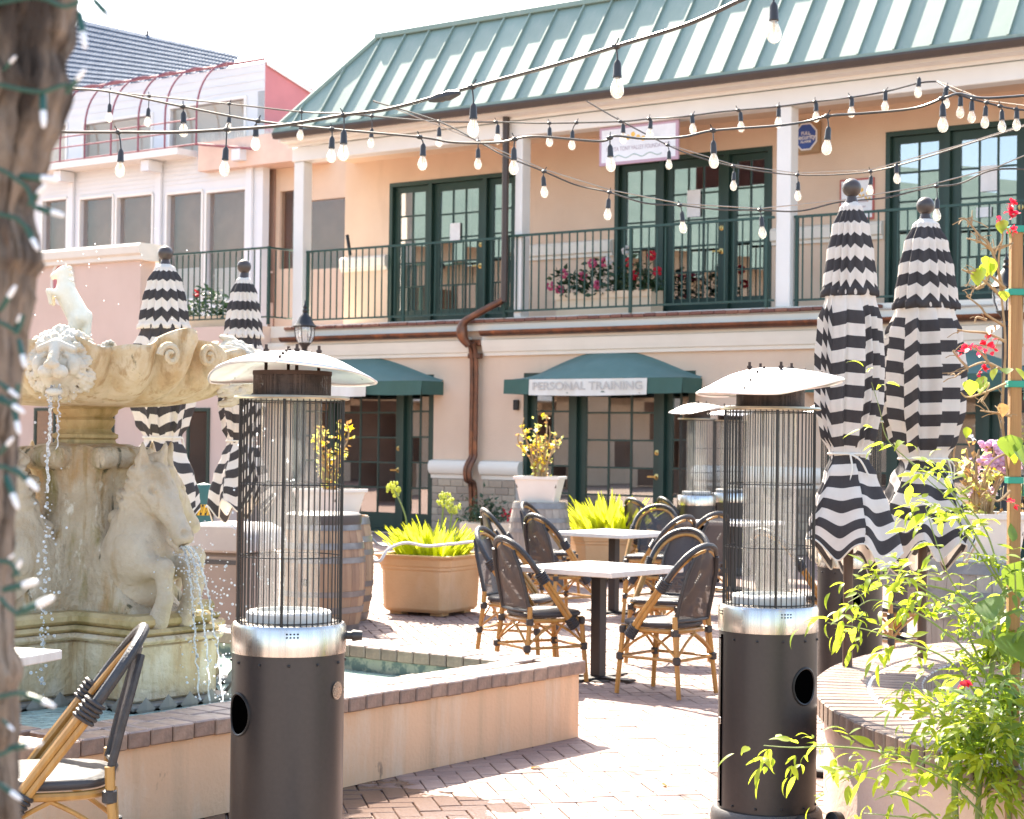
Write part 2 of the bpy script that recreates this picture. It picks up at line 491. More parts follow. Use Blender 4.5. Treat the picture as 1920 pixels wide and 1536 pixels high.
def watery(name, col, rip=9., strength=.35, foam=0., ior=1.33, gl=.0):
    m, nt, out = _nt(name)
    p = nt.nodes.new('ShaderNodeBsdfPrincipled')
    p.inputs['Roughness'].default_value = .06
    p.inputs['IOR'].default_value = ior
    v = _coord(nt, world=True)
    n1 = _noise(nt, v, rip, 4.)
    c = _mix(nt, _range(nt, n1, .35, .65), col, tuple(x * .7 for x in col))
    if foam:
        c = _mix(nt, _range(nt, _noise(nt, v, 22., 6., .7), .60, .68, 0, foam), c, (.85, .88, .86))
    nt.links.new(c, p.inputs['Base Color'])
    b = nt.nodes.new('ShaderNodeBump')
    b.inputs['Strength'].default_value = strength
    b.inputs['Distance'].default_value = .03
    nt.links.new(n1, b.inputs['Height'])
    nt.links.new(b.outputs[0], p.inputs['Normal'])
    nt.links.new(p.outputs[0], out.inputs[0])
    return m


M['pool_water'] = watery('pool_water', (.46, .60, .52), 9., .5, .8)
m, nt, out = _nt('falling_water')
g1 = nt.nodes.new('ShaderNodeBsdfGlass')
g1.inputs['IOR'].default_value = 1.25
g1.inputs['Roughness'].default_value = .05
d1 = nt.nodes.new('ShaderNodeBsdfTranslucent')
d1.inputs[0].default_value = (.9, .92, .95, 1)
mx = nt.nodes.new('ShaderNodeMixShader')
nt.links.new(_range(nt, _noise(nt, _coord(nt, world=True), 90.), .4, .6, .45, .95), mx.inputs[0])
nt.links.new(g1.outputs[0], mx.inputs[1])
nt.links.new(d1.outputs[0], mx.inputs[2])
nt.links.new(mx.outputs[0], out.inputs[0])
M['falling_water'] = m


# ---------------------------------------------------------------- mesh helpers
class MB:
    def __init__(s):
        s.v, s.f = [], []

    def add(s, vs, fs):
        o = len(s.v)
        s.v.extend([tuple(p) for p in vs])
        s.f.extend([tuple(i + o for i in f) for f in fs])
        return s

    def box(s, x0, x1, y0, y1, z0, z1):
        return s.add([(x0, y0, z0), (x1, y0, z0), (x1, y1, z0), (x0, y1, z0), (x0, y0, z1), (x1, y0, z1), (x1, y1, z1), (x0, y1, z1)],
                     [(0, 3, 2, 1), (4, 5, 6, 7), (0, 1, 5, 4), (1, 2, 6, 5), (2, 3, 7, 6), (3, 0, 4, 7)])

    def prism(s, pts, axis, a, b):
        """a flat outline (list of 2D points, counter-clockwise) pushed from a to b along an axis"""
        n = len(pts)

        def P(p, t):
            return {'x': (t, p[0], p[1]), 'y': (p[0], t, p[1]), 'z': (p[0], p[1], t)}[axis]
        vs = [P(p, a) for p in pts] + [P(p, b) for p in pts]
        fs = [tuple(range(n))[::-1], tuple(range(n, 2 * n))]
        fs += [(i, (i + 1) % n, n + (i + 1) % n, n + i) for i in range(n)]
        return s.add(vs, fs)

    def tube(s, pts, r, n=8, cap=True, closed=False):
        pts = [Vector(p) for p in pts]
        k = len(pts)
        rs = r if isinstance(r, (list, tuple)) else [r] * k
        nrm = None
        vs = []
        for i, p in enumerate(pts):
            if closed:
                t = pts[(i + 1) % k] - pts[i - 1]
            else:
                t = pts[min(i + 1, k - 1)] - pts[max(i - 1, 0)]
            if t.length < 1e-9:
                t = Vector((0, 0, 1))
            t.normalize()
            if nrm is None:
                nrm = t.orthogonal().normalized()
            else:
                nrm = (nrm - t * nrm.dot(t))
                nrm = nrm.normalized() if nrm.length > 1e-6 else t.orthogonal().normalized()
            bi = t.cross(nrm)
            for j in range(n):
                a = 2 * PI * j / n
                vs.append(p + (nrm * math.cos(a) + bi * math.sin(a)) * rs[i])
        fs = []
        for i in range(k if closed else k - 1):
            o, q = i * n, ((i + 1) % k) * n
            for j in range(n):
                fs.append((o + j, o + (j + 1) % n, q + (j + 1) % n, q + j))
        if cap and not closed:
            fs.append(tuple(range(n))[::-1])
            fs.append(tuple(range((k - 1) * n, k * n)))
        return s.add(vs, fs)

    def lathe(s, prof, n=32, c=(0, 0, 0), fn=None, a0=0., a1=2 * PI):
        full = abs(a1 - a0 - 2 * PI) < 1e-6
        m_ = n if full else n + 1
        vs = []
        for (r, z) in prof:
            for j in range(m_):
                a = a0 + (a1 - a0) * j / n
                rr, zz = (r, z) if fn is None else fn(r, z, a)
                vs.append((c[0] + rr * math.cos(a), c[1] + rr * math.sin(a), c[2] + zz))
        fs = []
        for i in range(len(prof) - 1):
            for j in range(n):
                j2 = (j + 1) % m_
                fs.append((i * m_ + j, i * m_ + j2, (i + 1) * m_ + j2, (i + 1) * m_ + j))
        if full:
            if prof[0][0] > 1e-6 and prof[0] != prof[-1]:
                fs.append(tuple(range(n))[::-1])
            if prof[-1][0] > 1e-6 and prof[0] != prof[-1]:
                fs.append(tuple(range((len(prof) - 1) * n, len(prof) * n)))
        return s.add(vs, fs)

    def ball(s, c, r, nu=12, nv=8, sq=(1, 1, 1)):
        prof = [(math.sin(PI * i / nv), -math.cos(PI * i / nv)) for i in range(nv + 1)]
        vs = []
        for (q, z) in prof:
            for j in range(nu):
                a = 2 * PI * j / nu
                vs.append((c[0] + r * sq[0] * q * math.cos(a), c[1] + r * sq[1] * q * math.sin(a), c[2] + r * sq[2] * z))
        fs = []
        for i in range(nv):
            for j in range(nu):
                fs.append((i * nu + j, i * nu + (j + 1) % nu, (i + 1) * nu + (j + 1) % nu, (i + 1) * nu + j))
        return s.add(vs, fs)

    def sheet(s, nu, nv, fn):
        vs = [fn(i / nu, j / nv) for j in range(nv + 1) for i in range(nu + 1)]
        fs = [(j * (nu + 1) + i, j * (nu + 1) + i + 1, (j + 1) * (nu + 1) + i + 1, (j + 1) * (nu + 1) + i) for j in range(nv) for i in range(nu)]
        return s.add(vs, fs)

    def mesh(s, name, mat=None, smooth=35, bevel=0., weld=True, seg=1):
        me = bpy.data.meshes.new(name)
        me.from_pydata(s.v, [], s.f)
        if weld or bevel:
            bm = bmesh.new()
            bm.from_mesh(me)
            bmesh.ops.remove_doubles(bm, verts=bm.verts, dist=1e-5)
            bmesh.ops.dissolve_degenerate(bm, edges=bm.edges, dist=1e-6)
            if bevel:
                es = [e for e in bm.edges if len(e.link_faces) == 2 and e.calc_face_angle(0) > .5]
                bmesh.ops.bevel(bm, geom=es, offset=bevel, segments=seg, profile=.5, affect='EDGES', clamp_overlap=True)
            bmesh.ops.recalc_face_normals(bm, faces=bm.faces)
            bm.to_mesh(me)
            bm.free()
        if smooth:
            me.polygons.foreach_set('use_smooth', [True] * len(me.polygons))
            me.set_sharp_from_angle(angle=rad(smooth))
        if mat is not None:
            me.materials.append(mat)
        return me

    def build(s, name, mat, parent=None, loc=(0, 0, 0), rot=(0, 0, 0), **kw):
        return ob(name, s.mesh(name, mat, **kw), parent, loc, rot)


def ob(name, me, parent=None, loc=(0, 0, 0), rot=(0, 0, 0), scale=None):
    o = bpy.data.objects.new(name, me)
    COL.objects.link(o)
    if parent is not None:
        o.parent = parent
    o.location = loc
    o.rotation_euler = rot
    if scale is not None:
        o.scale = scale if isinstance(scale, (tuple, list, Vector)) else (scale,) * 3
    return o


def tag(o, label, cat, group=None, kind=None):
    if label:
        o['label'] = label
    if cat:
        o['category'] = cat
    if group:
        o['group'] = group
    if kind:
        o['kind'] = kind
    return o


def thing(name, label, cat, loc=(0, 0, 0), rz=0., group=None, scale=None):
    o = bpy.data.objects.new(name, None)
    COL.objects.link(o)
    o.empty_display_size = .1
    o.location = loc
    o.rotation_euler = (0, 0, rz)
    if scale:
        o.scale = (scale,) * 3
    return tag(o, label, cat, group)


def kids(o):
    return list(KID.get(o.name, ())) or [c for c in o.children]


KID = {}


def dup(root, loc, rz, label, group=None, scale=None):
    """a copy of a thing with copies of its parts and sub-parts (meshes shared)"""
    r = root.copy()
    COL.objects.link(r)
    r.location = loc
    r.rotation_euler = (0, 0, rz)
    if scale:
        r.scale = (scale,) * 3
    r['label'] = label
    if group:
        r['group'] = group
    for ch in list(root.children):
        c = ch.copy()
        COL.objects.link(c)
        c.parent = r
        for g in list(ch.children):
            d = g.copy()
            COL.objects.link(d)
            d.parent = c
    return r


def smooth_path(pts, n=6):
    """Catmull-Rom through points"""
    P = [Vector(p) for p in pts]
    out_ = []
    for i in range(len(P) - 1):
        p0, p1, p2, p3 = P[max(i - 1, 0)], P[i], P[i + 1], P[min(i + 2, len(P) - 1)]
        for k in range(n):
            t = k / n
            out_.append(.5 * ((2 * p1) + (p2 - p0) * t + (2 * p0 - 5 * p1 + 4 * p2 - p3) * t * t + (3 * p1 - p0 - 3 * p2 + p3) * t ** 3))
    out_.append(P[-1])
    return out_


def text_mesh(body, size, mat, ext=.002, bold=False, name='lettering', width=None):
    cu = bpy.data.curves.new('t', 'FONT')
    cu.body = body
    cu.size = size
    cu.extrude = ext
    cu.align_x = 'CENTER'
    cu.align_y = 'CENTER'
    if bold:
        cu.offset = size * .018
    o = bpy.data.objects.new('t', cu)
    COL.objects.link(o)
    dg = bpy.context.evaluated_depsgraph_get()
    dg.update()
    me = bpy.data.meshes.new_from_object(o.evaluated_get(dg))
    bpy.data.objects.remove(o)
    me.name = name
    if width and len(me.vertices):
        xs = [v.co.x for v in me.vertices]
        k = width / (max(xs) - min(xs))
        for v in me.vertices:
            v.co.x *= k
    me.materials.clear()
    me.materials.append(mat)
    return me


# ---------------------------------------------------------------- sculpting: signed distances meshed by surface nets
def smin(a, b, k):
    h = np.clip(.5 + .5 * (b - a) / k, 0, 1)
    return b * (1 - h) + a * h - k * h * (1 - h)


def smax(a, b, k):
    return -smin(-a, -b, k)


def d_cap(P, a, b, ra, rb):
    a, b = np.array(a, float), np.array(b, float)
    ab = b - a
    t = np.clip(((P - a) @ ab) / (ab @ ab), 0, 1)
    return np.linalg.norm(P - a - t[..., None] * ab, axis=-1) - (ra + (rb - ra) * t)


def d_ell(P, c, r):
    r = np.array(r, float)
    q = (P - np.array(c)) / r
    k0 = np.linalg.norm(q, axis=-1)
    k1 = np.linalg.norm(q / r, axis=-1) + 1e-9
    return k0 * (k0 - 1) / k1


def sculpt(fn, lo, hi, h):
    ax = [np.arange(lo[i], hi[i] + h, h) for i in range(3)]
    X, Y, Z = np.meshgrid(*ax, indexing='ij')
    P = np.stack([X, Y, Z], -1)
    D = fn(P)
    n = D.shape
    s_ = D < 0
    cs = [s_[i:n[0] - 1 + i, j:n[1] - 1 + j, k:n[2] - 1 + k] for i in (0, 1) for j in (0, 1) for k in (0, 1)]
    cnt = sum(c.astype(int) for c in cs)
    act = (cnt > 0) & (cnt < 8)
    idx = -np.ones(act.shape, int)
    ci = np.argwhere(act)
    idx[act] = np.arange(len(ci))
    acc = np.zeros((len(ci), 3))
    num = np.zeros(len(ci))
    corners = [(i, j, k) for i in (0, 1) for j in (0, 1) for k in (0, 1)]
    for a_ in range(8):
        for b_ in range(a_ + 1, 8):
            ca, cb = corners[a_], corners[b_]
            if sum(abs(ca[q] - cb[q]) for q in range(3)) != 1:
                continue
            da = D[ci[:, 0] + ca[0], ci[:, 1] + ca[1], ci[:, 2] + ca[2]]
            db = D[ci[:, 0] + cb[0], ci[:, 1] + cb[1], ci[:, 2] + cb[2]]
            ok = (da < 0) != (db < 0)
            t = np.where(ok, da / np.where(ok, da - db, 1), 0)
            pos = np.array(ca)[None, :] + t[:, None] * (np.array(cb) - np.array(ca))[None, :]
            acc[ok] += pos[ok]
            num[ok] += 1
    V = (ci + acc / num[:, None]) * h + np.array(lo)[None, :]
    faces = []
    for axis in range(3):
        o1, o2 = [q for q in range(3) if q != axis]
        sl0 = [slice(None)] * 3
        sl1 = [slice(None)] * 3
        sl0[axis] = slice(0, n[axis] - 1)
        sl1[axis] = slice(1, n[axis])
        e = np.argwhere(s_[tuple(sl0)] != s_[tuple(sl1)])
        e = e[(e[:, o1] > 0) & (e[:, o2] > 0) & (e[:, o1] < n[o1] - 1) & (e[:, o2] < n[o2] - 1)]
        if not len(e):
            continue

        def cell(d1, d2):
            q = e.copy()
            q[:, o1] -= d1
            q[:, o2] -= d2
            return idx[q[:, 0], q[:, 1], q[:, 2]]
        fq = np.stack([cell(1, 1), cell(0, 1), cell(0, 0), cell(1, 0)], 1)
        inside0 = s_[e[:, 0], e[:, 1], e[:, 2]]
        flip = inside0 if axis != 1 else ~inside0
        fq[~flip] = fq[~flip][:, ::-1]
        faces.append(fq[(fq >= 0).all(1)])
    return V, np.concatenate(faces)


def sculpt_mesh(name, fn, lo, hi, h, mat):
    V, Fq = sculpt(fn, lo, hi, h)
    me = bpy.data.meshes.new(name)
    me.from_pydata(V.tolist(), [], Fq.tolist())
    bm = bmesh.new()
    bm.from_mesh(me)
    bmesh.ops.smooth_vert(bm, verts=bm.verts, factor=.5, use_axis_x=True, use_axis_y=True, use_axis_z=True)
    bmesh.ops.recalc_face_normals(bm, faces=bm.faces)
    bm.to_mesh(me)
    bm.free()
    me.polygons.foreach_set('use_smooth', [True] * len(me.polygons))
    me.materials.append(mat)
    return me

# ================================================================ SETTING
# ---------------------------------------------------------------- ground and pavers
gm = MB()
gm.add([(-90, -40, -.012), (90, -40, -.012), (90, 160, -.012), (-90, 160, -.012)], [(0, 1, 2, 3)])
ground = gm.build('ground', M['joint'], smooth=None)
ground['kind'] = 'structure'
PA = rad(11)
L_, W_ = .2, .1


def brick_mesh(name, l, w_, h, g=.004, bev=.006, mat=None):
    return MB().box(g / 2, l - g / 2, g / 2, w_ - g / 2, 0, h).mesh(name, mat, bevel=bev, smooth=None)


pav_h = brick_mesh('paver', L_, W_, .016, .004, .003, M['paver'])
pav_v = brick_mesh('paver', W_, L_, .016, .004, .003, M['paver'])
BC = gnd(1084, 1382)                         # the basin's right-hand corner at the ground
BN = Vector((-.6018, -.7986, 0))             # along its front wall, towards the camera
BU = Vector((-.7986, .6018, 0))              # along its back wall, to the left
BS = 3.56
ca_, sa_ = math.cos(PA), math.sin(PA)


def inside_basin(x, y, m_=.06):
    d = Vector((x, y, 0)) - BC
    a, b_ = d.dot(BN), d.dot(BU)
    return m_ < a < BS - m_ and m_ < b_ < BS - m_


cand = []
N0 = 330
for i in range(-N0, N0):
    for j in range(55, N0):
        k = (i - j) % 4
        if k not in (0, 3):
            continue
        lx, ly = i * W_, j * W_
        x, y = lx * ca_ - ly * sa_, lx * sa_ + ly * ca_
        if y < 6.6 or y > 24 or abs(x) > .30 * y + .6:
            continue
        if inside_basin(x, y) or (x - 4.5) ** 2 + (y - 7.5) ** 2 < 3.1 ** 2:
            continue
        cand.append((y, x, k))
cand.sort()
vis = []
rest = []
for (y, x, k) in cand:
    d = RM.transposed() @ (Vector((x, y, 0)) - CAM)
    px, py = 960 + F * d.x / -d.z, 768 - F * d.y / -d.z
    # the 300 pavers that show largest: in the open strip between the two heaters
    if len(vis) < 300 and 640 < px < 1365 and py < 1560:
        vis.append((x, y, k))
    else:
        rest.append((x, y, k))
for (x, y, k) in vis:
    ob('paver', pav_h if k == 0 else pav_v, ground, (x, y, -.016 + random.uniform(-.0016, .0016)), (random.uniform(-.006, .006), random.uniform(-.006, .006), PA + random.uniform(-.008, .008)))
rv, rf, = [], []
for (x, y, k) in rest:
    l, w_ = (L_, W_) if k == 0 else (W_, L_)
    o_ = len(rv)
    g, h = .003, random.uniform(-.0022, .0012)
    e = .005
    for (a, b_, z) in ((g, g, -.011), (l - g, g, -.011), (l - g, w_ - g, -.011), (g, w_ - g, -.011), (g + e, g + e, h), (l - g - e, g + e, h), (l - g - e, w_ - g - e, h), (g + e, w_ - g - e, h)):
        rv.append((x + a * ca_ - b_ * sa_, y + a * sa_ + b_ * ca_, z))
    rf += [tuple(q + o_ for q in f) for f in ((4, 5, 6, 7), (0, 1, 5, 4), (1, 2, 6, 5), (2, 3, 7, 6), (3, 0, 4, 7))]
me = bpy.data.meshes.new('paver_field')
me.from_pydata(rv, [], rf)
me.materials.append(M['paver'])
pf = ob('paver_field', me, ground)
pf['kind'] = 'stuff'
# beyond the pavers one can tell apart: a plain brick-coloured sheet
far = MB().add([(-60, 24, -.006), (60, 24, -.006), (60, 60, -.006), (-60, 60, -.006)], [(0, 1, 2, 3)]).build('far_paving', M['paver'], ground, smooth=None)

# ---------------------------------------------------------------- main building
bld = thing('courtyard_building', 'peach stucco two-storey building with green metal mansard roof and balcony', 'building', FO, FA)
X0, X1 = -2.9, 12.5


def wall(name, x0, x1, z0, z1, y0, y1, openings, mat, parent=bld):
    mb = MB()
    x = x0
    for (a, b_, c, d) in sorted(openings):
        if a > x:
            mb.box(x, a, y0, y1, z0, z1)
        if c > z0:
            mb.box(a, b_, y0, y1, z0, c)
        if d < z1:
            mb.box(a, b_, y0, y1, d, z1)
        x = b_
    if x1 > x:
        mb.box(x, x1, y0, y1, z0, z1)
    return mb.build(name, mat, parent, smooth=None, weld=False)


LOWD = [(-2.35, .80, .02, 2.62), (2.62, 5.76, .02, 2.62), (7.9, 11.0, .02, 2.62)]
UPD = [(-1.42, 1.40, 3.50, 6.07), (3.36, 6.22, 3.50, 6.07), (8.08, 10.95, 3.50, 6.10)]
wall('wall', X0, X1, 0, 3.30, 0, .22, LOWD, M['stucco'])
UY = 1.4
wall('wall', -2.48, X1, 3.5, 6.72, UY, UY + .2, UPD, M['stucco'])
MB().box(-2.48, -2.28, UY + .2, 7, 3.5, 6.72).build('side_wall', M['stucco'], bld, smooth=None)
MB().box(X0, X0 + .2, .22, 7, 0, 3.3).build('side_wall', M['stucco'], bld, smooth=None)
# balcony slab, tile edge, gutter, cornice
MB().box(X0, X1, -.02, 7, 3.302, 3.50).build('balcony_slab', M['trim'], bld, smooth=None)
MB().box(-2.46, X1, -.10, -.021, 3.30, 3.40).build('fascia_board', M['trim'], bld, smooth=None)
te = MB().box(-2.46, X1, -.12, -.0205, 3.402, 3.424).build('tile_edge', M['mortar'], bld, smooth=None)
tile = MB().box(.004, .196, -.16, -.025, 3.425, 3.475).mesh('edge_tile', M['terracotta_tile'], bevel=.008, smooth=None)
x = -2.46
while x < 8.6:
    ob('edge_tile', tile, te, (x, random.uniform(-.004, .004), random.uniform(-.004, .004)))
    x += .2
gt = MB()
gt.lathe([(.075, 0), (.068, .001), (.068, 1), (.075, 1), (.075, 0)], 12, a0=PI, a1=2 * PI)
gut = MB()
for (a, b_) in ((-2.46, 1.52), (1.92, X1)):
    n = 10
    vs = []
    for xx in (a, b_):
        for rr in (.085, .076):
            for q in range(n + 1):
                th = PI + PI * q / n
                vs.append((xx, -.19 + rr * math.cos(th), 3.29 + rr * math.sin(th)))
    fs = []
    m1 = n + 1
    for q in range(n):
        fs.append((q, q + 1, 2 * m1 + q + 1, 2 * m1 + q))
        fs.append((m1 + q, 3 * m1 + q, 3 * m1 + q + 1, m1 + q + 1))
    fs.append((0, 2 * m1, 3 * m1, m1))
    fs.append((n, m1 + n, 3 * m1 + n, 2 * m1 + n))
    gut.add(vs, fs)
gut.build('gutter', M['copper'], bld)
corn = [(-.0, 2.90), (-.05, 2.90), (-.06, 2.955), (-.085, 2.965), (-.10, 3.02), (-.125, 3.08), (-.13, 3.15), (-.10, 3.16), (-.10, 3.205), (0, 3.205)]
for (a, b_) in ((X0, 1.58), (1.86, X1)):
    MB().prism([(p[0] - .0, p[1]) for p in corn], 'x', a, b_).build('cornice', M['trim'], bld)
# sill moulding and brick base between the doors
mould = [(-.0, .94), (-.05, .94), (-.055, 1.00), (-.10, 1.02), (-.135, 1.08), (-.135, 1.16), (-.10, 1.22), (0, 1.235)]
for (a, b_) in ((.80, 1.62), (1.84, 2.62), (5.78, 7.88), (11.02, X1)):
    MB().prism(mould, 'x', a, b_).build('moulding', M['trim'], bld)
    bb = MB().box(a + .02, b_ - .02, -.03, -.002, 0, .939).build('brick_base', M['mortar'], bld, smooth=None)
    bm_ = MB().box(.005, .255, -.05, -.029, .004, .110).mesh('brick', M['brick_tan'], bevel=.006, smooth=None)
    bh = MB().box(.005, .125, -.05, -.029, .004, .110).mesh('brick', M['brick_tan'], bevel=.006, smooth=None)
    for r in range(8):
        x = a + .02 + (0 if r % 2 == 0 else -.13)
        while x < b_ - .05:
            if x < a:
                ob('brick', bh, bb, (a + .02, 0, r * .116))
            elif x + .255 > b_ - .02:
                if x + .13 < b_:
                    ob('brick', bh, bb, (x, random.uniform(-.003, .003), r * .116))
            else:
                ob('brick', bm_, bb, (x, random.uniform(-.003, .003), r * .116))
            x += .26
# upper wall moulding
um = [(UY, 4.55), (UY - .04, 4.55), (UY - .045, 4.60), (UY - .09, 4.62), (UY - .10, 4.76), (UY - .07, 4.80), (UY, 4.82)]
for (a, b_) in ((-2.52, -1.44), (1.42, 3.34), (6.24, 8.06)):
    MB().prism(um, 'x', a, b_).build('moulding', M['trim'], bld)
# columns, beam, fascia, soffit
for cx in (-2.30, 2.40, 7.17, 11.9):
    hw_, cx = (.07, 2.47) if cx == 2.40 else (.115, cx)
    MB().box(cx - hw_, cx + hw_, -.0, .23, 3.50, 6.35).build('column', M['white_paint'], bld, bevel=.012)
MB().box(-2.44, X1, -.03, .26, 6.352, 6.60).build('beam', M['white_paint'], bld, bevel=.01)
fas = [(-.05, 6.602), (-.09, 6.602), (-.09, 6.655), (-.30, 6.665), (-.30, 6.72), (-.36, 6.74), (-.36, 6.80), (-.05, 6.80)]
MB().prism(fas, 'x', -2.5, X1).build('fascia_board', M['white_paint'], bld, smooth=None)
MB().box(-2.28, X1, .261, UY - .001, 6.50, 6.60).build('balcony_ceiling', M['stucco'], bld, smooth=None)
MB().box(-2.47, X1, .5, 8, 6.722, 6.80).build('roof_deck', M['white_paint'], bld, smooth=None)
# roof
EY, EZ = -.42, 6.84
RY, RZ_ = .72, 8.47
xr, zr = S(710, 67, RY)
xl = S(514, 250, EY)[0]
roof = MB().add([(xl, EY, EZ - .02), (X1, EY, EZ - .02), (X1, RY, RZ_ - .02), (xr, RY, RZ_ - .02), (xr, 5, RZ_ - .02), (xl, 6.3, EZ - .02), (X1, 5, RZ_ - .02)],
                [(0, 1, 2, 3), (0, 3, 4, 5), (3, 2, 6, 4)]).build('roof', M['green_roof'], bld, smooth=None)
dn = Vector((0, RY - EY, RZ_ - EZ))
slope = dn.length
dn.normalize()
nn = Vector((0, -dn.z, dn.y))
PW, SH = .53, .052


def roof_panel(xa, xb):
    """one flat pan with a raised seam along its left edge; cut along the hip where it meets it"""
    def hip(xx):
        return max(0., min(1., (xx - xl) / (xr - xl)))
    mb = MB()

    def P(xx, f, lift):
        v = Vector((xx, EY, EZ)) + dn * (slope * f) + nn * lift
        return (v.x, v.y, v.z)
    ha, hb = hip(xa), hip(xb)
    if ha < 1 and xb > xl:
        pts = [(xa, 0.), (xb, 0.), (xb, hb)]
        if xb > xr > xa:
            pts += [(xr, 1.)]
        pts += [(xa, ha)] if ha > 0.001 else []
    else:
        pts = [(xa, 0.), (xb, 0.), (xb, 1.), (xa, 1.)]
    top = [P(a, f, .012) for a, f in pts]
    bot = [P(a, f, -.01) for a, f in pts]
    n = len(pts)
    mb.add(top + bot, [tuple(range(n)), tuple(range(n, 2 * n))[::-1]] + [(i, n + i, n + (i + 1) % n, (i + 1) % n) for i in range(n)])
    if ha > .03:
        s0, s1 = xa - .014, xa + .014
        mb.add([P(s0, -.005, .012), P(s1, -.005, .012), P(s1, -.005, SH), P(s0, -.005, SH), P(s0, ha, .012), P(s1, ha, .012), P(s1, ha, SH), P(s0, ha, SH)],
               [(0, 1, 2, 3), (7, 6, 5, 4), (0, 4, 5, 1), (1, 5, 6, 2), (2, 6, 7, 3), (3, 7, 4, 0)])
    return mb.mesh('roof_panel', M['green_roof'], smooth=None, weld=False)


x = xr + .12 - 4 * PW
full = None
while x < X1 - PW:
    a, b_ = max(x, xl + .001), x + PW
    if b_ > xl + .05:
        if a > xr:
            if full is None:
                full = (a, roof_panel(a, b_))
            ob('roof_panel', full[1], roof, (a - full[0], 0, random.uniform(-.002, .002)))
        else:
            ob('roof_panel', roof_panel(a, b_), roof)
    x += PW
# ridge cap and hip cap, eave trim, gutter
cap_ = MB()
cap_.box(xr - .05, X1, RY - .07, RY + .2, RZ_ + .0, RZ_ + .095)
cap_.build('ridge_cap', M['green_roof'], bld, bevel=.01)
MB().tube([(xl, EY, EZ + .02), (xr, RY, RZ_ + .05)], .05, 6).build('hip_cap', M['green_roof'], bld)
MB().box(xl, X1, EY - .035, EY + .02, EZ - .035, EZ + .012).build('eave_trim', M['green_roof'], bld, smooth=None)
MB().prism([(EY - .03, EZ - .14), (EY + .05, EZ - .14), (EY + .05, EZ - .037), (EY - .06, EZ - .037), (EY - .06, EZ - .07)], 'x', xl, X1).build('eave_gutter', M['brown_metal'], bld, smooth=None)

# downspout: straight along the column, diagonal elbow to the gutter, then down the lower wall
dp = smooth_path([(2.31, -.13, 6.72), (2.31, -.13, 5.4), (2.31, -.13, 3.90), (2.27, -.14, 3.76), (2.05, -.20, 3.65), (1.82, -.26, 3.53), (1.66, -.29, 3.44), (1.60, -.29, 3.32), (1.62, -.28, 3.18), (1.69, -.22, 3.06)], 5)
ds = MB().tube(dp[:14], .055, 10).build('downspout', M['brown_metal'], bld)
rr = [.055] * (len(dp) - 13)
for i in range(len(rr)):
    f = i / len(rr)
    rr[i] = .055 + .04 * math.exp(-((f - .72) / .16) ** 2)
MB().tube(dp[13:], rr, 12).build('downspout_elbow', M['copper'], ds)
dl = MB()
for xx in (1.685, 1.77):
    dl.tube(smooth_path([(xx, -.22, 3.10), (xx, -.13, 2.80), (xx, -.13, 1.5), (xx, -.13, 1.30), (xx - .03, -.2, 1.16), (xx - .04, -.22, 1.05), (xx - .03, -.2, .92), (xx, -.12, .80), (xx, -.10, .02)], 4), .037, 10)
lowp = dl.build('downspout_pipe', M['copper'], ds)
MB().box(1.61, 1.85, -.16, -.06, 2.86, 2.94).box(1.6, 1.86, -.17, -.01, 3.06, 3.16).build('pipe_bracket', M['copper'], ds, bevel=.01)

# ---------------------------------------------------------------- French doors
PANE = {}


def pane_obj(w_, h_, x, y, z, parent, mat):
    k = (round(w_, 3), round(h_, 3), mat)
    if k not in PANE:
        PANE[k] = MB().box(-w_ / 2, w_ / 2, -.004, .004, -h_ / 2, h_ / 2).mesh('pane', M[mat], smooth=None, weld=False)
    ob('pane', PANE[k], parent, (x, y, z), (random.uniform(-.012, .012), 0, random.uniform(-.014, .014)))


def leaf(name, x0, x1, z0, z1, y, nc, nr, stile, parent, handle=None, bot=.24, mun=.028, pmat='window', paint='green_paint', th=.05):
    """one glazed leaf: stiles, rails and muntins in one frame; every pane a sub-part"""
    mb = MB()
    ix0, ix1, iz0, iz1 = x0 + stile, x1 - stile, z0 + bot, z1 - stile
    mb.box(x0, ix0, y, y + th, z0, z1).box(ix1, x1, y, y + th, z0, z1)
    mb.box(ix0, ix1, y + .001, y + th - .001, z0, iz0).box(ix0, ix1, y + .001, y + th - .001, iz1, z1)
    cw, ch = (ix1 - ix0) / nc, (iz1 - iz0) / nr
    for i in range(1, nc):
        mb.box(ix0 + i * cw - mun / 2, ix0 + i * cw + mun / 2, y + .008, y + th - .008, iz0, iz1)
    for j in range(1, nr):
        for i in range(nc):
            a = ix0 + i * cw + (mun / 2 if i else 0)
            b_ = ix0 + (i + 1) * cw - (mun / 2 if i < nc - 1 else 0)
            mb.box(a, b_, y + .010, y + th - .010, iz0 + j * ch - mun / 2, iz0 + j * ch + mun / 2)
    fr_ = mb.build(name, M[paint], parent, smooth=None, weld=False)
    for i in range(nc):
        for j in range(nr):
            pane_obj(cw - .004, ch - .004, ix0 + (i + .5) * cw, y + th / 2, iz0 + (j + .5) * ch, fr_, pmat)
    if handle:
        hx = x1 - stile * .5 if handle > 0 else x0 + stile * .5
        hb = MB()
        hb.lathe([(0, 0), (.045, 0), (.045, .012), (.018, .02), (.018, .05), (0, .05)], 12)
        hm = MB()
        for v in hb.v:
            hm.v.append((v[0], -v[2], v[1]))
        hm.f = list(hb.f)
        hm.box(-.13, .015, -.062, -.044, -.012, .012)
        hm.build('handle', M['brass'], fr_, (hx, y, z0 + .97))
        db = MB()
        db.v = [(v[0] * .9, -v[2] * .8, v[1] * .9) for v in hb.v]
        db.f = list(hb.f)
        db.build('deadbolt', M['brass'], fr_, (hx, y, z0 + 1.33))
    return fr_


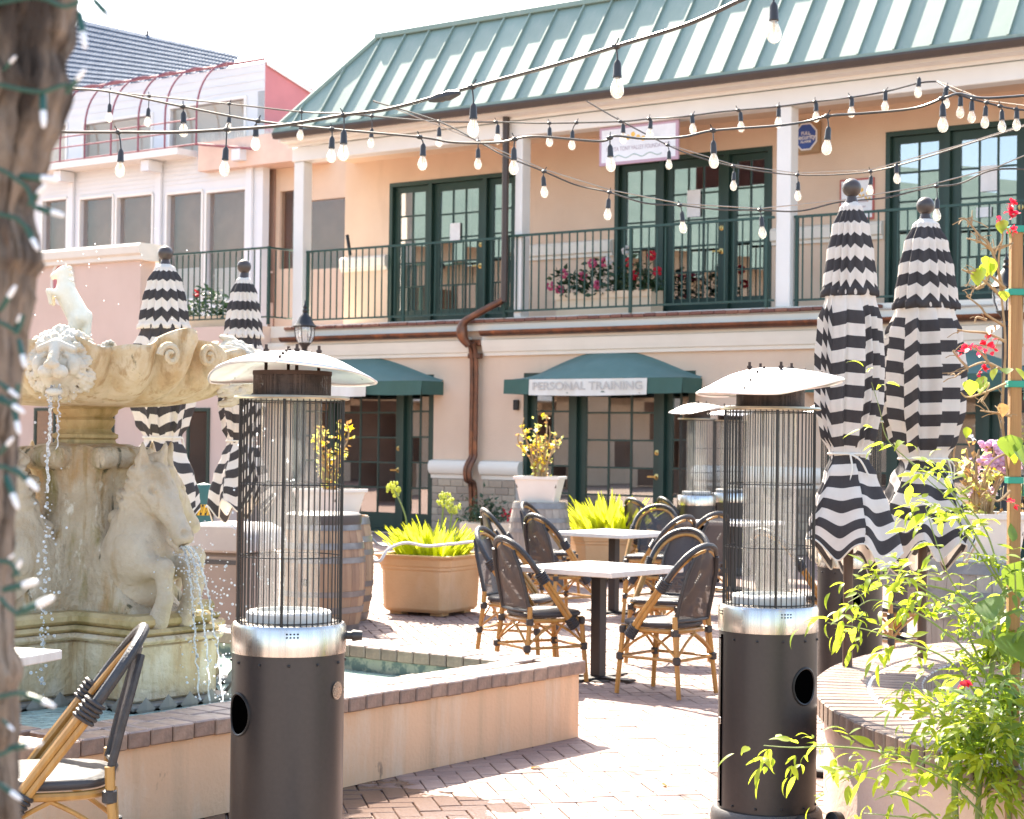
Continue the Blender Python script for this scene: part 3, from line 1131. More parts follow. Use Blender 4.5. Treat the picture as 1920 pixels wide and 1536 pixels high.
def door_set(ox0, ox1, oz0, oz1, y, splits, cols, rows, handle_leaf=1, handle=1, stile=.13, bot=.26, jamb=.07):
    mb = MB()
    mb.box(ox0, ox0 + jamb, y - .04, y + .14, oz0, oz1).box(ox1 - jamb, ox1, y - .04, y + .14, oz0, oz1)
    mb.box(ox0 + jamb, ox1 - jamb, y - .04, y + .14, oz1 - jamb, oz1)
    mb.box(ox0 + jamb, ox1 - jamb, y - .045, y + .14, oz0, oz0 + .05)
    xs = [ox0 + jamb] + list(splits) + [ox1 - jamb]
    for s_ in splits:
        mb.box(s_ - .045, s_ + .045, y - .035, y + .14, oz0 + .05, oz1 - jamb)
    mb.build('door_frame', M['green_paint'], bld, smooth=None, weld=False)
    lv = []
    for i, nc in enumerate(cols):
        a = xs[i] + (0 if i == 0 else .045)
        b_ = xs[i + 1] - (0 if i == len(cols) - 1 else .045)
        lv.append(leaf('french_door' if nc > 2 else 'sidelight', a + .004, b_ - .004, oz0 + .055, oz1 - jamb - .004, y + .04, nc, rows, stile if nc > 2 else stile * .8, bld, handle if i == handle_leaf else None, bot))
    return lv


u1 = door_set(*UPD[0], UY + .03, (-.50, .70), (2, 3, 2), 5)
u2 = door_set(*UPD[1], UY + .03, (4.24, 5.42), (2, 3, 2), 5)
u3 = door_set(*UPD[2], UY + .03, (9.02, 10.2), (2, 3, 2), 5)
l1 = door_set(*LOWD[0], .05, (-1.46, .10), (2, 3, 2), 5)
l2 = door_set(*LOWD[1], .05, (3.58, 5.16), (2, 3, 2), 5)
l3 = door_set(*LOWD[2], .05, (8.9, 10.2), (2, 3, 2), 5)
# printed notices taped inside the glass
for (lf, x, z, a, b_) in ((u1[1], .02, 5.12, .22, .34), (u2[1], 4.80, 5.30, .24, .42), (u3[1], 9.62, 5.32, .24, .36), (u3[1], 9.55, 4.85, .22, .14)):
    MB().box(x - a / 2, x + a / 2, UY + .062, UY + .066, z - b_ / 2, z + b_ / 2).build('notice', M['paper'], lf, smooth=None)
# rooms behind the glass: floor, ceiling, back wall, partitions, curtains
for (z0, z1, y0) in ((3.5, 6.7, UY + .21), (.0, 3.29, .23)):
    rm = MB()
    rm.box(X0 + .25, X1 - .05, y0 + 3.2, y0 + 3.3, z0, z1)
    rm.box(X0 + .25, X1 - .05, y0 + .01, y0 + 3.2, z0 - .0, z0 + .01)
    rm.box(X0 + .25, X1 - .05, y0 + .01, y0 + 3.2, z1 - .015, z1 - .005)
    for xx in (2.2, 7.0, X0 + .3, X1 - .15):
        rm.box(xx, xx + .08, y0 + .01, y0 + 3.19, z0 + .012, z1 - .02)
    rm.build('room', M['dark_room'], bld, smooth=None, weld=False)


def curtain(x0, x1, z0, z1, y):
    def fn(a, b_):
        return (x0 + (x1 - x0) * a, y + .025 * math.sin(a * (x1 - x0) * 62 + 2 * math.sin(b_ * 3)), z0 + (z1 - z0) * b_)
    MB().sheet(48, 4, fn).build('curtain', M['curtain'], bld)


curtain(-1.30, -.58, 3.56, 5.98, UY + .26)
curtain(10.0, 10.9, 3.56, 5.98, UY + .3)

# ---------------------------------------------------------------- balcony railings
bal = MB().box(-.009, .009, -.009, .009, 3.60, 4.77).mesh('baluster', M['green_rail'], smooth=None)


def railing(xa, xb, y, posts, z0=3.585, z1=4.80):
    mb = MB()
    mb.box(xa, xb, y - .022, y + .022, z1 - .035, z1).box(xa, xb, y - .015, y + .015, z0, z0 + .03)
    for p in posts:
        mb.box(p - .022, p + .022, y - .021, y + .021, 3.50, z1 + .004)
    r = mb.build('railing', M['green_rail'], bld, smooth=None, weld=False)
    x = xa + .13
    while x < xb - .05:
        if min(abs(x - p) for p in posts) > .05:
            ob('baluster', bal, r, (x, y, 0))
        x += .145


railing(-2.18, 2.20, .11, (-2.15, .03, 2.17))
railing(2.20, 7.05, -.03, (2.24, 4.62, 6.93))
railing(7.30, 11.8, .11, (7.34, 9.6, 11.7))
# closed patio parasol handle leaning on the railing's inner side
MB().tube([(-1.42, .3, 5.05), (-1.30, .25, 4.70)], .03, 8).build('wall_hook', M['black_metal'], bld)

# ---------------------------------------------------------------- the pink wing at the left end
WY = -.5
wx1 = S(548, 800, WY)[0]
wing = thing('terrace_wing', 'pink stucco wing with cream-capped parapet and roof terrace railing', 'building', FO, FA)


def wpart(mb, name, mat, **kw):
    return mb.build(name, M[mat], wing, **kw)


wpart(MB().box(-14, X0 - .004, WY, WY + 3, 0, 3.50), 'wall', 'stucco_pink', smooth=None)
xa, xb = S(262, 600, WY - .35)[0], S(245, 500, WY - .35)[0]
zc0 = S(245, 490, WY - .35)[1]
wpart(MB().box(-14, xa, WY - .35, WY - .002, 2.6, zc0), 'parapet', 'stucco_pink', smooth=None)
capp = [(WY - .35, zc0), (WY - .42, zc0 + .02), (WY - .42, zc0 + .09), (WY - .47, zc0 + .13), (WY - .49, zc0 + .26), (WY - .44, zc0 + .31), (WY + .12, zc0 + .31), (WY + .12, zc0)]
wpart(MB().prism(capp, 'x', -14, xa + .10), 'parapet_cap', 'trim')
mx_, mz_ = S(118, 530, WY - .36)
ring = MB()
ring.lathe([(.36, -.012), (.36, .03), (.30, .03), (.30, -.012), (.36, -.012)], 40)
rv2 = MB()
rv2.v = [(v[0] * .93, -v[2], v[1] * 1.22) for v in ring.v]
rv2.f = ring.f
med = rv2.build('medallion', M['trim'], wing, (mx_ - .0, WY - .352, mz_))
dd = MB().lathe([(0, 0), (.30, 0), (.30, .012), (0, .012)], 40)
d2 = MB()
d2.v = [(v[0] * .93, -v[2], v[1] * 1.22) for v in dd.v]
d2.f = dd.f
d2.build('medallion_disc', M['pink_paint'], med, (0, 0, 0))
# terrace railing of the wing
rl = MB()
ra_, rb_ = xa + .02, S(505, 440, WY)[0]
ztop = 4.84
rl.box(ra_, rb_, WY - .022, WY + .022, ztop - .035, ztop).box(ra_, rb_, WY - .012, WY + .012, 3.62, 3.645)
rl.box(rb_ - .02, rb_ + .02, WY + .023, .11, ztop - .034, ztop - .001).box(rb_ - .012, rb_ + .012, WY + .013, .11, 3.62, 3.645)
rl.box(rb_ - .022, rb_ + .022, WY - .0215, WY + .0215, 3.5, ztop + .005)
wrail = rl.build('railing', M['green_rail'], wing, smooth=None, weld=False)
x = ra_ + .1
while x < rb_ - .05:
    ob('baluster', bal, wrail, (x, WY, .03))
    x += .15
for q in (.17, .34, .5):
    ob('baluster', bal, wrail, (rb_, WY + q, .03))
# a blinds window and a green-framed door in the wing's lower wall
def win_px(name, x0p, x1p, y0p, y1p, paint, glass='window'):
    a, c = S(x0p, y0p, WY)
    b_, d = S(x1p, y1p, WY)
    mb = MB()
    t = .06
    mb.box(a, b_, WY - .03, WY + .01, c - t, c).box(a, b_, WY - .03, WY + .01, d, d + t).box(a, a + t, WY - .03, WY + .01, d + t, c - t).box(b_ - t, b_, WY - .03, WY + .01, d + t, c - t)
    f = mb.build(name, M[paint], wing, smooth=None, weld=False)
    MB().box(a + t, b_ - t, WY - .012, WY - .008, d + t, c - t).build('pane', M[glass], f, smooth=None)
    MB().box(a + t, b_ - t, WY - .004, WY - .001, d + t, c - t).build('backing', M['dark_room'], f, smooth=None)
    return f, a, b_, c, d


wf, a, b_, c, d = win_px('window', 352, 392, 765, 930, 'green_paint')
sl_ = MB()
z = d + .08
while z < c - .08:
    sl_.add([(a + .07, WY - .0075, z), (b_ - .07, WY - .0075, z), (b_ - .07, WY - .0045, z + .02), (a + .07, WY - .0045, z + .02)], [(0, 1, 2, 3)])
    z += .034
o_ = sl_.build('blind', M['trim'], wf, smooth=None, weld=False)
win_px('window', 66, 102, 765, 1000, 'green_paint')
win_px('window', 195, 214, 765, 850, 'green_paint')

# ---------------------------------------------------------------- awnings
def awning(x0, x1, label, band=None, text=None):
    aw = thing('awning', label, 'awning', FO + FU * ((x0 + x1) / 2), FA, 'green door awnings')
    hw = (x1 - x0) / 2
    D, ZF, ZB, ZW = .55, 2.50, 2.28, 2.55

    def crown(t):                       # height of the canopy along the wall
        k = 1 - min(1., abs(t))
        return .40 * (1 - (1 - k) ** 1.6) if k < 1 else .40

    def top(a, b_):
        t = 2 * a - 1
        rise = .42 * (max(0., math.cos(t * PI / 2)) ** 1.25)
        e = b_ ** .8
        return (t * hw * (1 - .0 * b_), -D * (1 - b_) - .004, ZF + rise * e + (.03 if b_ == 1 else 0))
    MB().sheet(28, 10, top).build('canopy', M['awning_skylit'], aw)

    def val(a, b_):
        return (-hw + 2 * hw * a, -D - .012 * b_ + .012 * math.sin(a * 30) * b_, ZF - (ZF - ZB + .012 * math.sin(a * 9)) * b_)
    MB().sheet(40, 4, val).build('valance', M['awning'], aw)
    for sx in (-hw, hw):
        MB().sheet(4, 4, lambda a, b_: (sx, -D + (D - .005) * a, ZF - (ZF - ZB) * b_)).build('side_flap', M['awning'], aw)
    if band:
        bx0, bx1 = band[0] - (x0 + x1) / 2, band[1] - (x0 + x1) / 2
        bnd = MB().sheet(24, 4, lambda a, b_: (bx0 + (bx1 - bx0) * a, -D - .018 - .012 * b_ + .008 * math.sin(a * 22) * b_, ZF - .004 - (ZF - ZB + .02 + .015 * math.sin(a * 3.1)) * b_)).build('sign_band', M['awning_white'], aw)
        if text:
            t = text_mesh(text, .17, M['letter_grey'], .001, True, width=(bx1 - bx0) * .93)
            ob('lettering', t, bnd, ((bx0 + bx1) / 2, -D - .036, (ZF + ZB) / 2 - .005), (PI / 2, 0, 0))
    return aw


awning(-2.75, S(832, 715, 0)[0], 'green fabric awning over the door behind the front left heater', (-1.7, S(686, 737, -.57)[0]))
awning(S(945, 715, -.55)[0], S(1317, 715, 0)[0], 'green fabric awning with the PERSONAL TRAINING band', (S(992, 720, -.57)[0], S(1213, 720, -.57)[0]), 'PERSONAL TRAINING')
awning(7.55, 11.0, 'green fabric awning partly hidden behind the right pair of striped umbrellas')

# ---------------------------------------------------------------- signs on the facade
def on_facade(x, y, z):
    p = FO + FU * x + FV * y
    return Vector((p.x, p.y, z))


a, z1 = S(1122, 240, .0)
b_, _ = S(1270, 230, .0)
_, z0 = S(1122, 312, .0)
sg = thing('hanging_sign', 'white hanging sign with mauve border and a wavy green line', 'sign', on_facade((a + b_) / 2, .05, z0), FA)
wd, hh = b_ - a, z1 - z0
MB().box(-wd / 2, wd / 2, -.02, .02, 0, hh).build('board', M['sign_mauve'], sg, bevel=.004)
MB().box(-wd / 2 + .045, wd / 2 - .045, -.024, -.0205, .045, hh - .045).build('face', M['sign_white'], sg, smooth=None)
t = text_mesh('MARTA TONY VALLEY FOUNDATION', .09, M['sign_text'], .001, width=wd * .80)
ob('lettering', t, sg, (0, -.0265, hh * .40), (PI / 2, 0, 0))
wv = [(-wd * .30 + wd * .6 * i / 40, -.026, hh * .20 + .022 * math.sin(i * .47)) for i in range(41)]
MB().tube(wv, .008, 5).build('wave_mark', M['sign_green'], sg)
ar = MB()
for k in range(5):
    ar.ball((-.18 + k * .09, -.026, hh * .68 + .04 * math.sin(k * 1.7)), .04, 8, 5, (1, .06, 1))
ar.build('emblem', M['sign_orange'], sg)
MB().tube([(-wd * .4, 0, hh), (-wd * .4, 0, hh + .1)], .006, 5).tube([(wd * .4, 0, hh), (wd * .4, 0, hh + .1)], .006, 5).build('hanger', M['black_metal'], sg)

a, z1 = S(1493, 232, UY)
b_, z0 = S(1541, 287, UY)
al = thing('alarm_box', 'tan alarm box with a blue octagonal security sign on the balcony wall', 'alarm box', on_facade((a + b_) / 2, UY - .002, z0), FA)
wd, hh = b_ - a, z1 - z0
MB().box(-wd / 2, wd / 2, -.09, 0, 0, hh).build('case', M['box_tan'], al, bevel=.02)
oc = [(.20 * math.cos(PI / 8 + k * PI / 4), hh * .52 + .22 * math.sin(PI / 8 + k * PI / 4)) for k in range(8)]
MB().prism(oc, 'y', -.098, -.0905).build('octagon_border', M['sign_white'], al, smooth=None)
oc = [(.175 * math.cos(PI / 8 + k * PI / 4), hh * .52 + .195 * math.sin(PI / 8 + k * PI / 4)) for k in range(8)]
MB().prism(oc, 'y', -.102, -.0985).build('octagon', M['sign_blue'], al, smooth=None)
for (s_, z, sz) in (('FULL', .62, .07), ('Security', .50, .10), ('ALARM', .36, .055)):
    ob('lettering', text_mesh(s_, sz, M['sign_white'], .001, True), al, (0, -.104, hh * z), (PI / 2, 0, 0))

a, z1 = S(1576, 338, UY)
b_, z0 = S(1640, 411, UY)
po = thing('wall_poster', 'framed white poster with orange figures on the balcony wall behind the umbrella tip', 'poster', on_facade((a + b_) / 2, UY - .002, z0), FA)
wd, hh = b_ - a, z1 - z0
MB().box(-wd / 2, wd / 2, -.025, 0, 0, hh).build('frame', M['sign_red'], po, bevel=.004)
MB().box(-wd / 2 + .03, wd / 2 - .03, -.029, -.0255, .03, hh - .03).build('print', M['sign_white'], po, smooth=None)
fg = MB()
for k in range(3):
    cx = -.02 + k * .10
    fg.ball((cx, -.031, hh * .80 - .05 * k), .032, 8, 5, (1, .08, 1))
    fg.tube([(cx - .04, -.031, hh * .70 - .05 * k), (cx, -.031, hh * .62 - .05 * k), (cx + .04, -.031, hh * .69 - .05 * k)], .014, 5)
fg.build('figures', M['sign_orange'], po)
MB().box(-wd * .3, wd * .34, -.0305, -.0295, hh * .42, hh * .45).box(-wd * .2, wd * .26, -.0305, -.0295, hh * .30, hh * .325).build('text_lines', M['sign_text'], po, smooth=None)
MB().box(-.045, .045, -.06, -.001, -.08, .08).build('case', M['black_metal'], tag(thing('door_sensor', 'small dark sensor box on the wall under the awning corner', 'sensor', on_facade(2.50, 0, 2.12), FA), None, None), bevel=.01)

# ---------------------------------------------------------------- flower boxes on the terraces
LEAF = MB().add([(0, 0, 0), (.3, .45, .08), (0, 1, 0), (-.3, .45, .08), (0, .45, -.04)], [(0, 1, 4), (1, 2, 4), (2, 3, 4), (3, 0, 4)])


def scatter_leaves(n, fn, size, mat, name, parent, seed=1, kind='stuff', jitter=.35):
    rng = random.Random(seed)
    mb = MB()
    for _ in range(n):
        p, d = fn(rng)
        d = Vector(d).normalized()
        q = d.to_track_quat('Y', 'Z') @ Euler((0, rng.uniform(-1.2, 1.2), 0)).to_quaternion()
        s_ = size * rng.uniform(1 - jitter, 1 + jitter)
        mb.add([Vector(p) + q @ (Vector(v) * s_) for v in LEAF.v], LEAF.f)
    o = mb.build(name, M[mat], parent, smooth=None, weld=False)
    if kind:
        o['kind'] = kind
    return o


def flower_box(name, label, loc, wd, hgt, dep, seed, flowers):
    fb = thing(name, label, 'flower box', loc, FA, 'flower boxes on the terraces')
    mb = MB()
    mb.box(-wd / 2, wd / 2, -dep / 2, -dep / 2 + .02, 0, hgt).box(-wd / 2, wd / 2, dep / 2 - .02, dep / 2, 0, hgt)
    mb.box(-wd / 2, -wd / 2 + .02, -dep / 2 + .02, dep / 2 - .02, 0, hgt).box(wd / 2 - .02, wd / 2, -dep / 2 + .02, dep / 2 - .02, 0, hgt)
    mb.box(-wd / 2 - .02, wd / 2 + .02, -dep / 2 - .02, -dep / 2 - .001, hgt * .72, hgt)
    mb.build('box', M['cream_box'], fb, smooth=None, weld=False)
    MB().box(-wd / 2 + .021, wd / 2 - .021, -dep / 2 + .021, dep / 2 - .021, .02, hgt * .88).build('soil', M['soil'], fb, smooth=None)

    def fn(r):
        x = r.uniform(-wd / 2 - .08, wd / 2 + .08)
        hz = .42 * (1 - .35 * abs(x / wd * 2) ** 2) * (1 + .35 * math.sin(x * 9 + seed))
        p = (x, r.gauss(-.03, .12), hgt + r.uniform(-.05, hz))
        return p, (r.uniform(-1, 1), r.uniform(-1, .4), r.uniform(-.3, .6))
    scatter_leaves(520, fn, .105, 'geranium_leaf', 'foliage', fb, seed)
    rng = random.Random(seed + 5)
    for (fx, fz, fm) in flowers:
        hb = MB()
        for k in range(16):
            th, ph = rng.uniform(0, 2 * PI), rng.uniform(0, PI)
            c = Vector((math.cos(th) * math.sin(ph), math.sin(th) * math.sin(ph), math.cos(ph))) * .055
            hb.ball(c, .026, 5, 4)
        f_ = hb.build('flower_head', M[fm], fb, (fx, -.2 + rng.uniform(-.04, .05), hgt + fz))
        f_['label'] = {'red_petal': 'red geranium head', 'pink_petal': 'pink geranium head', 'white_petal': 'white geranium head'}[fm]
    return fb


fx, fz = S(1148, 600, .45)
flower_box('flower_box', 'cream flower box of red and pink geraniums behind the main balcony railing', on_facade(fx, .35, 3.50), 1.75, .36, .34, 3,
           [(-.82, .06, 'pink_petal'), (-.70, .30, 'pink_petal'), (-.38, .26, 'pink_petal'), (-.18, .44, 'pink_petal'), (-.08, .10, 'pink_petal'), (.02, .45, 'pink_petal'), (.14, .46, 'white_petal'), (.52, .42, 'red_petal'), (.60, .22, 'red_petal'), (.92, .50, 'red_petal'), (1.0, .26, 'red_petal'), (.46, .60, 'white_petal'), (-.95, .12, 'pink_petal')])
fx, fz = S(400, 585, WY + .4)
flower_box('flower_box', 'weathered flower box with one coral bloom behind the pink wing railing', on_facade(fx, WY + .45, 3.50), 1.5, .22, .3, 9, [(-.30, .42, 'red_petal'), (.3, .30, 'white_petal')])

# ---------------------------------------------------------------- the white building far behind, with its arched awning frame
GY = 12.0
wb = thing('white_building', 'white two-storey building behind with red arched awning frame and blue tiled roof', 'building', FO, FA)


def G(px, py, y=GY):
    s, z = S(px, py, y)
    return s, z


def wp(mb, name, mat, parent=wb, **kw):
    kw.setdefault('smooth', None)
    kw.setdefault('weld', False)
    return mb.build(name, M[mat], parent, **kw)


gx0, gx1 = G(20, 400)[0], G(492, 400)[0]
zb = 0.
zs = G(368, 296)[1]                         # underside of the projecting slab
openl = []
for (p0, p1) in ((82, 126), (152, 212), (221, 286), (315, 379), (389, 461)):
    openl.append((G(p0, 400)[0], G(p1, 400)[0], G((p0 + p1) / 2, 560)[1], G((p0 + p1) / 2, 372 - (p0 - 152) * .055)[1]))
w0 = wall('wall', gx0, gx1, zb, zs, GY, GY + .25, openl, M['white_wall'], wb)
for (a, b_, c, d) in openl:
    t = .07
    mb = MB().box(a - .02, b_ + .02, GY - .05, GY - .002, d, d + t).box(a - t, a, GY - .05, GY - .002, c, d).box(b_, b_ + t, GY - .05, GY - .002, c, d)
    f = wp(mb, 'window', 'white_paint')
    wp(MB().box(a, b_, GY + .10, GY + .11, c, d), 'pane', 'far_window', f)
    wp(MB().box(a, b_, GY + .3, GY + .32, c, c + (d - c) * .30), 'inner_sill', 'white_wall', f)
# pilasters with corbels under the slab
for px in (136, 300, 470):
    s_ = G(px, 400)[0]
    wp(MB().box(s_ - .11, s_ + .11, GY - .10, GY - .020, zb, zs - .02).box(s_ - .16, s_ + .16, GY - .6, GY - .101, zs - .32, zs - .02), 'pilaster', 'white_wall')
# clapboard lines
for k in range(7):
    z = G(300, 350 - k * 8)[1]
    wp(MB().box(gx0, gx1, GY - .018, GY - .001, z, z + .02), 'board', 'white_wall')
# slab and upper storey
sx1 = G(370, 296)[0]
wp(MB().box(gx0, sx1, GY - .75, GY - .001, zs, zs + .18), 'slab', 'white_paint')
UYB = GY + .75
zt = G(490, 118, UYB)[1]
opu = []
for (p0, p1, t0, t1) in ((64, 124, 238, 330), (158, 284, 225, 300), (320, 458, 195, 300)):
    opu.append((G(p0, 260, UYB)[0], G(p1, 260, UYB)[0], G((p0 + p1) / 2, t1, UYB)[1], G((p0 + p1) / 2, t0, UYB)[1]))
ux1 = G(497, 150, UYB)[0]
wall('wall', gx0, ux1, zs + .0, zt, UYB, UYB + .2, opu, M['white_wall'], wb)
for (a, b_, c, d) in opu:
    t = .08
    f = wp(MB().box(a - t, b_ + t, UYB - .04, UYB - .002, d, d + t).box(a - t, a, UYB - .04, UYB - .002, c, d).box(b_, b_ + t, UYB - .04, UYB - .002, c, d), 'window', 'white_paint')
    wp(MB().box(a, b_, UYB + .08, UYB + .09, c, d), 'pane', 'far_window', f)
for q in range(9):
    z = zt - .25 - q * .23
    if z > max(o[3] for o in opu) + .05:
        wp(MB().box(gx0, ux1, UYB - .016, UYB - .001, z, z + .022), 'board', 'white_wall')
wp(MB().box(gx0, gx1, GY + .45, GY + .5, 0, zs), 'room_back', 'room_brown')
wp(MB().box(gx0, gx1, GY + .40, GY + .449, 3.0, 5.2).box(gx0, gx1, GY + .38, GY + .42, 6.0, 6.06), 'inner_wall', 'stucco_pink')
wp(MB().box(gx0, ux1 - .03, UYB + .5, UYB + .55, zs, zt), 'upper_room_back', 'trim')
# arched red frame from the slab's edge up to the roof
yf = GY - .72
zr0 = zs + .19
zr1 = G(490, 112, UYB - .02)[1]
for px in (-8, 30, 67, 112, 158, 207, 258, 308, 367):
    s_ = G(px, 310, yf)[0]
    arc = []
    for k in range(15):
        t = PI / 2 * k / 14
        arc.append((s_, yf + (UYB - .05 - yf) * (1 - math.cos(t)), zr0 + .9 + (zr1 - zr0 - .9) * math.sin(t)))
    MB().tube([(s_, yf, zr0)] + arc, .028, 6).build('frame_rib', M['red_frame'], wb)
sl0, sl1 = G(-8, 310, yf)[0], G(367, 310, yf)[0]
rb = MB()
for z in (zr0 + .03, zr0 + .42, zr0 + .72):
    rb.tube([(sl0, yf, z), (sl1, yf, z)], .022, 6)
rb.tube([(sl0, UYB - .05, zr1), (ux1, UYB - .05, zr1)], .04, 6)
rb.tube([(sl1, yf, zr0 + .03), (sl1 + 2.0, yf + .2, zr0 - .25)], .04, 6)
rb.build('frame_rail', M['red_frame'], wb)
# pink gable wall going back, and the blue tiled roof
gz1, gz0 = zt + .02, zs + .5
wp(MB().add([(ux1 + .002, UYB, gz0), (ux1 + .002, UYB + 5.4, gz0), (ux1 + .002, UYB + 5.4, gz1 - 1.55), (ux1 + .002, UYB + 4.2, gz1 - 1.0), (ux1 + .002, UYB, gz1)], [(0, 1, 2, 3, 4)]), 'gable_wall', 'pink_paint')
wp(MB().add([(ux1 + .06, UYB, gz1), (ux1 + .06, UYB + 5.4, gz1 - 1.5), (ux1 + .06, UYB + 5.4, gz1 - 1.6), (ux1 + .06, UYB, gz1 - .1), (ux1 - .1, UYB, gz1), (ux1 - .1, UYB + 5.4, gz1 - 1.5)], [(0, 1, 2, 3), (0, 4, 5, 1)]), 'gable_trim', 'white_paint')
# small side window beside the gable
a, c = G(485, 172, UYB)
b_, d = G(495, 240, UYB)
wp(MB().box(a, b_, UYB - .03, UYB - .003, d, c), 'side_window', 'far_window')
# tiled roof: rows of pan tiles running up from the eave to the ridge, real corrugation
RYB = UYB + 7.0
pA, pB = G(40, 175, RYB), G(360, 190, RYB)
pC, pD = G(452, 106, RYB + 3.4), G(150, 38, RYB + 3.4)
nr, nc = 16, 150
A_, B_, C_, D_ = [Vector((p[0], y, p[1])) for p, y in ((pA, RYB), (pB, RYB), (pC, RYB + 3.4), (pD, RYB + 3.4))]
rm = MB()
vs = []
for j in range(nr):
    for e in (0, 1):
        f = (j + e) / nr
        for i in range(nc + 1):
            g = i / nc
            p = (A_.lerp(B_, g)).lerp(D_.lerp(C_, g), f)
            lift = (.055 if e == 0 else 0.) + .05 * abs(math.sin(i * PI / 3))
            vs.append((p.x, p.y - lift * .6, p.z + lift * .7))
fs = []
m1 = nc + 1
for j in range(nr):
    for i in range(nc):
        fs.append((2 * j * m1 + i, 2 * j * m1 + i + 1, (2 * j + 1) * m1 + i + 1, (2 * j + 1) * m1 + i))
        if j < nr - 1:
            fs.append(((2 * j + 1) * m1 + i, (2 * j + 1) * m1 + i + 1, (2 * j + 2) * m1 + i + 1, (2 * j + 2) * m1 + i))
rm.add(vs, fs)
rt = rm.build('roof_tiles', M['blue_tile'], wb, smooth=None, weld=False)
rt['kind'] = 'stuff'
lo = Vector((0, 0, -3))
wp(MB().add([A_ + lo * .05, B_ + lo * .05, B_ + lo, A_ + lo], [(0, 1, 2, 3)]), 'clerestory', 'far_window')
# peach balcony tub with bird spikes on its rim
def tub(px0, px1, py0, py1, y, name):
    a, z1 = G(px0, py0, y)
    b2, z0_ = G(px1, py1, y)
    wp(MB().box(a, b2, y, y + 1.2, z0_, z1), name, 'pink_light', smooth=None)
    sp = MB()
    x = a
    rng = random.Random(3)
    while x < b2:
        for dx in (-.03, .03):
            sp.add([(x, y + .1, z1), (x + .012, y + .1, z1), (x + dx + .006, y + .1 + rng.uniform(-.06, .06), z1 + .26)], [(0, 1, 2)])
        x += .045
    q = wp(sp, 'bird_spikes', 'steel_spike')
    q['kind'] = 'stuff'


tub(372, 560, 268, 300, GY - .35, 'balcony_front')
tub(440, 600, 258, 300, GY + .6, 'balcony_front')
a, z1 = G(372, 300, GY - .35)
wp(MB().box(a, a + 4.2, GY - .34, GY + 1.5, z1 - .32, z1 - .01), 'balcony_soffit', 'pink_light')
# open corner room to the right, seen behind the end column
hx0, hx1 = gx1 + .01, gx1 + 5.2
wall('wall', hx0, hx1, 0, zs + .3, GY + .5, GY + .7, [(hx0 + .15, hx0 + 1.0, G(530, 500)[1], G(530, 352)[1]), (hx0 + 1.15, hx0 + 3.0, G(600, 500)[1], G(600, 368)[1])], M['stucco'], wb)
wp(MB().box(hx0 + .15, hx0 + 1.0, GY + .58, GY + .59, 3.4, G(530, 352)[1]).box(hx0 + 1.15, hx0 + 3.0, GY + .58, GY + .59, 3.4, G(600, 368)[1]), 'pane', 'far_window')
wp(MB().box(hx0 - 2.5, hx1, GY + 1.5, GY + 1.6, 0, zs + .3), 'room_back', 'room_brown')
# chimney vent pipe on the tiled roof
s_, z_ = G(280, 66, RYB + 3.4)
MB().tube([(s_, RYB + 3.3, z_ - .4), (s_, RYB + 3.3, z_ + .15)], .05, 6).build('vent_pipe', M['brown_metal'], wb)

# the building across the courtyard, left of the view, that the doors mirror
ob_ = thing('facing_building', 'peach building with pale green roof across the courtyard, mirrored in the doors', 'building', (-27, 14, 0), rad(-8))
fw = MB()
for k in range(9):
    y = -22 + k * 5
    fw.box(-.3, 0, y, y + 2.6, 0, 6.2)
fw.box(-.3, 0, -22, 23, 6.2, 7.4).box(-.3, 0, -22, 23, 2.7, 3.6)
fw.build('wall', M['stucco'], ob_, smooth=None, weld=False)
MB().box(-1.4, -1.2, -22, 23, 0, 7).build('inner_wall', M['room_brown'], ob_, smooth=None)
MB().box(.02, 1.6, -22, 23, 3.0, 3.2).build('canopy', M['white_paint'], ob_, smooth=None)
MB().add([(.9, -23, 7.3), (.9, 24, 7.3), (-6, 24, 12.5), (-6, -23, 12.5)], [(0, 1, 2, 3)]).build('roof', M['green_roof'], ob_, smooth=None)

# ================================================================ FOUNTAIN
FC = BC + BN * (BS / 2) + BU * (BS / 2)
FANG = math.atan2(-.6018, .7986)              # local x of the fountain = towards the right-hand horse
bas = thing('fountain_basin', 'square stucco fountain basin with wet brick coping', 'fountain basin', (FC.x, FC.y, 0), FANG)
HB = BS / 2
WZ, TH = .335, .26                           # wall height under the coping, wall thickness
mb = MB()
mb.box(-HB, HB, -HB, -HB + TH, 0, WZ).box(-HB, HB, HB - TH, HB, 0, WZ)
mb.box(-HB, -HB + TH, -HB + TH, HB - TH, 0, WZ).box(HB - TH, HB, -HB + TH, HB - TH, 0, WZ)
mb.build('basin_wall', M['basin_stucco'], bas, smooth=None, weld=False)
MB().box(-HB + TH, HB - TH, -HB + TH, HB - TH, .0, .06).build('basin_floor', M['tile_band'], bas, smooth=None)
# band of tiles on the inner faces
it = MB()
q = HB - TH
it.box(-q, q, -q, -q + .008, .061, WZ).box(-q, q, q - .008, q, .061, WZ).box(-q, -q + .008, -q + .009, q - .009, .061, WZ).box(q - .008, q, -q + .009, q - .009, .061, WZ)
it.build('tile_band', M['tile_band'], bas, smooth=None, weld=False)
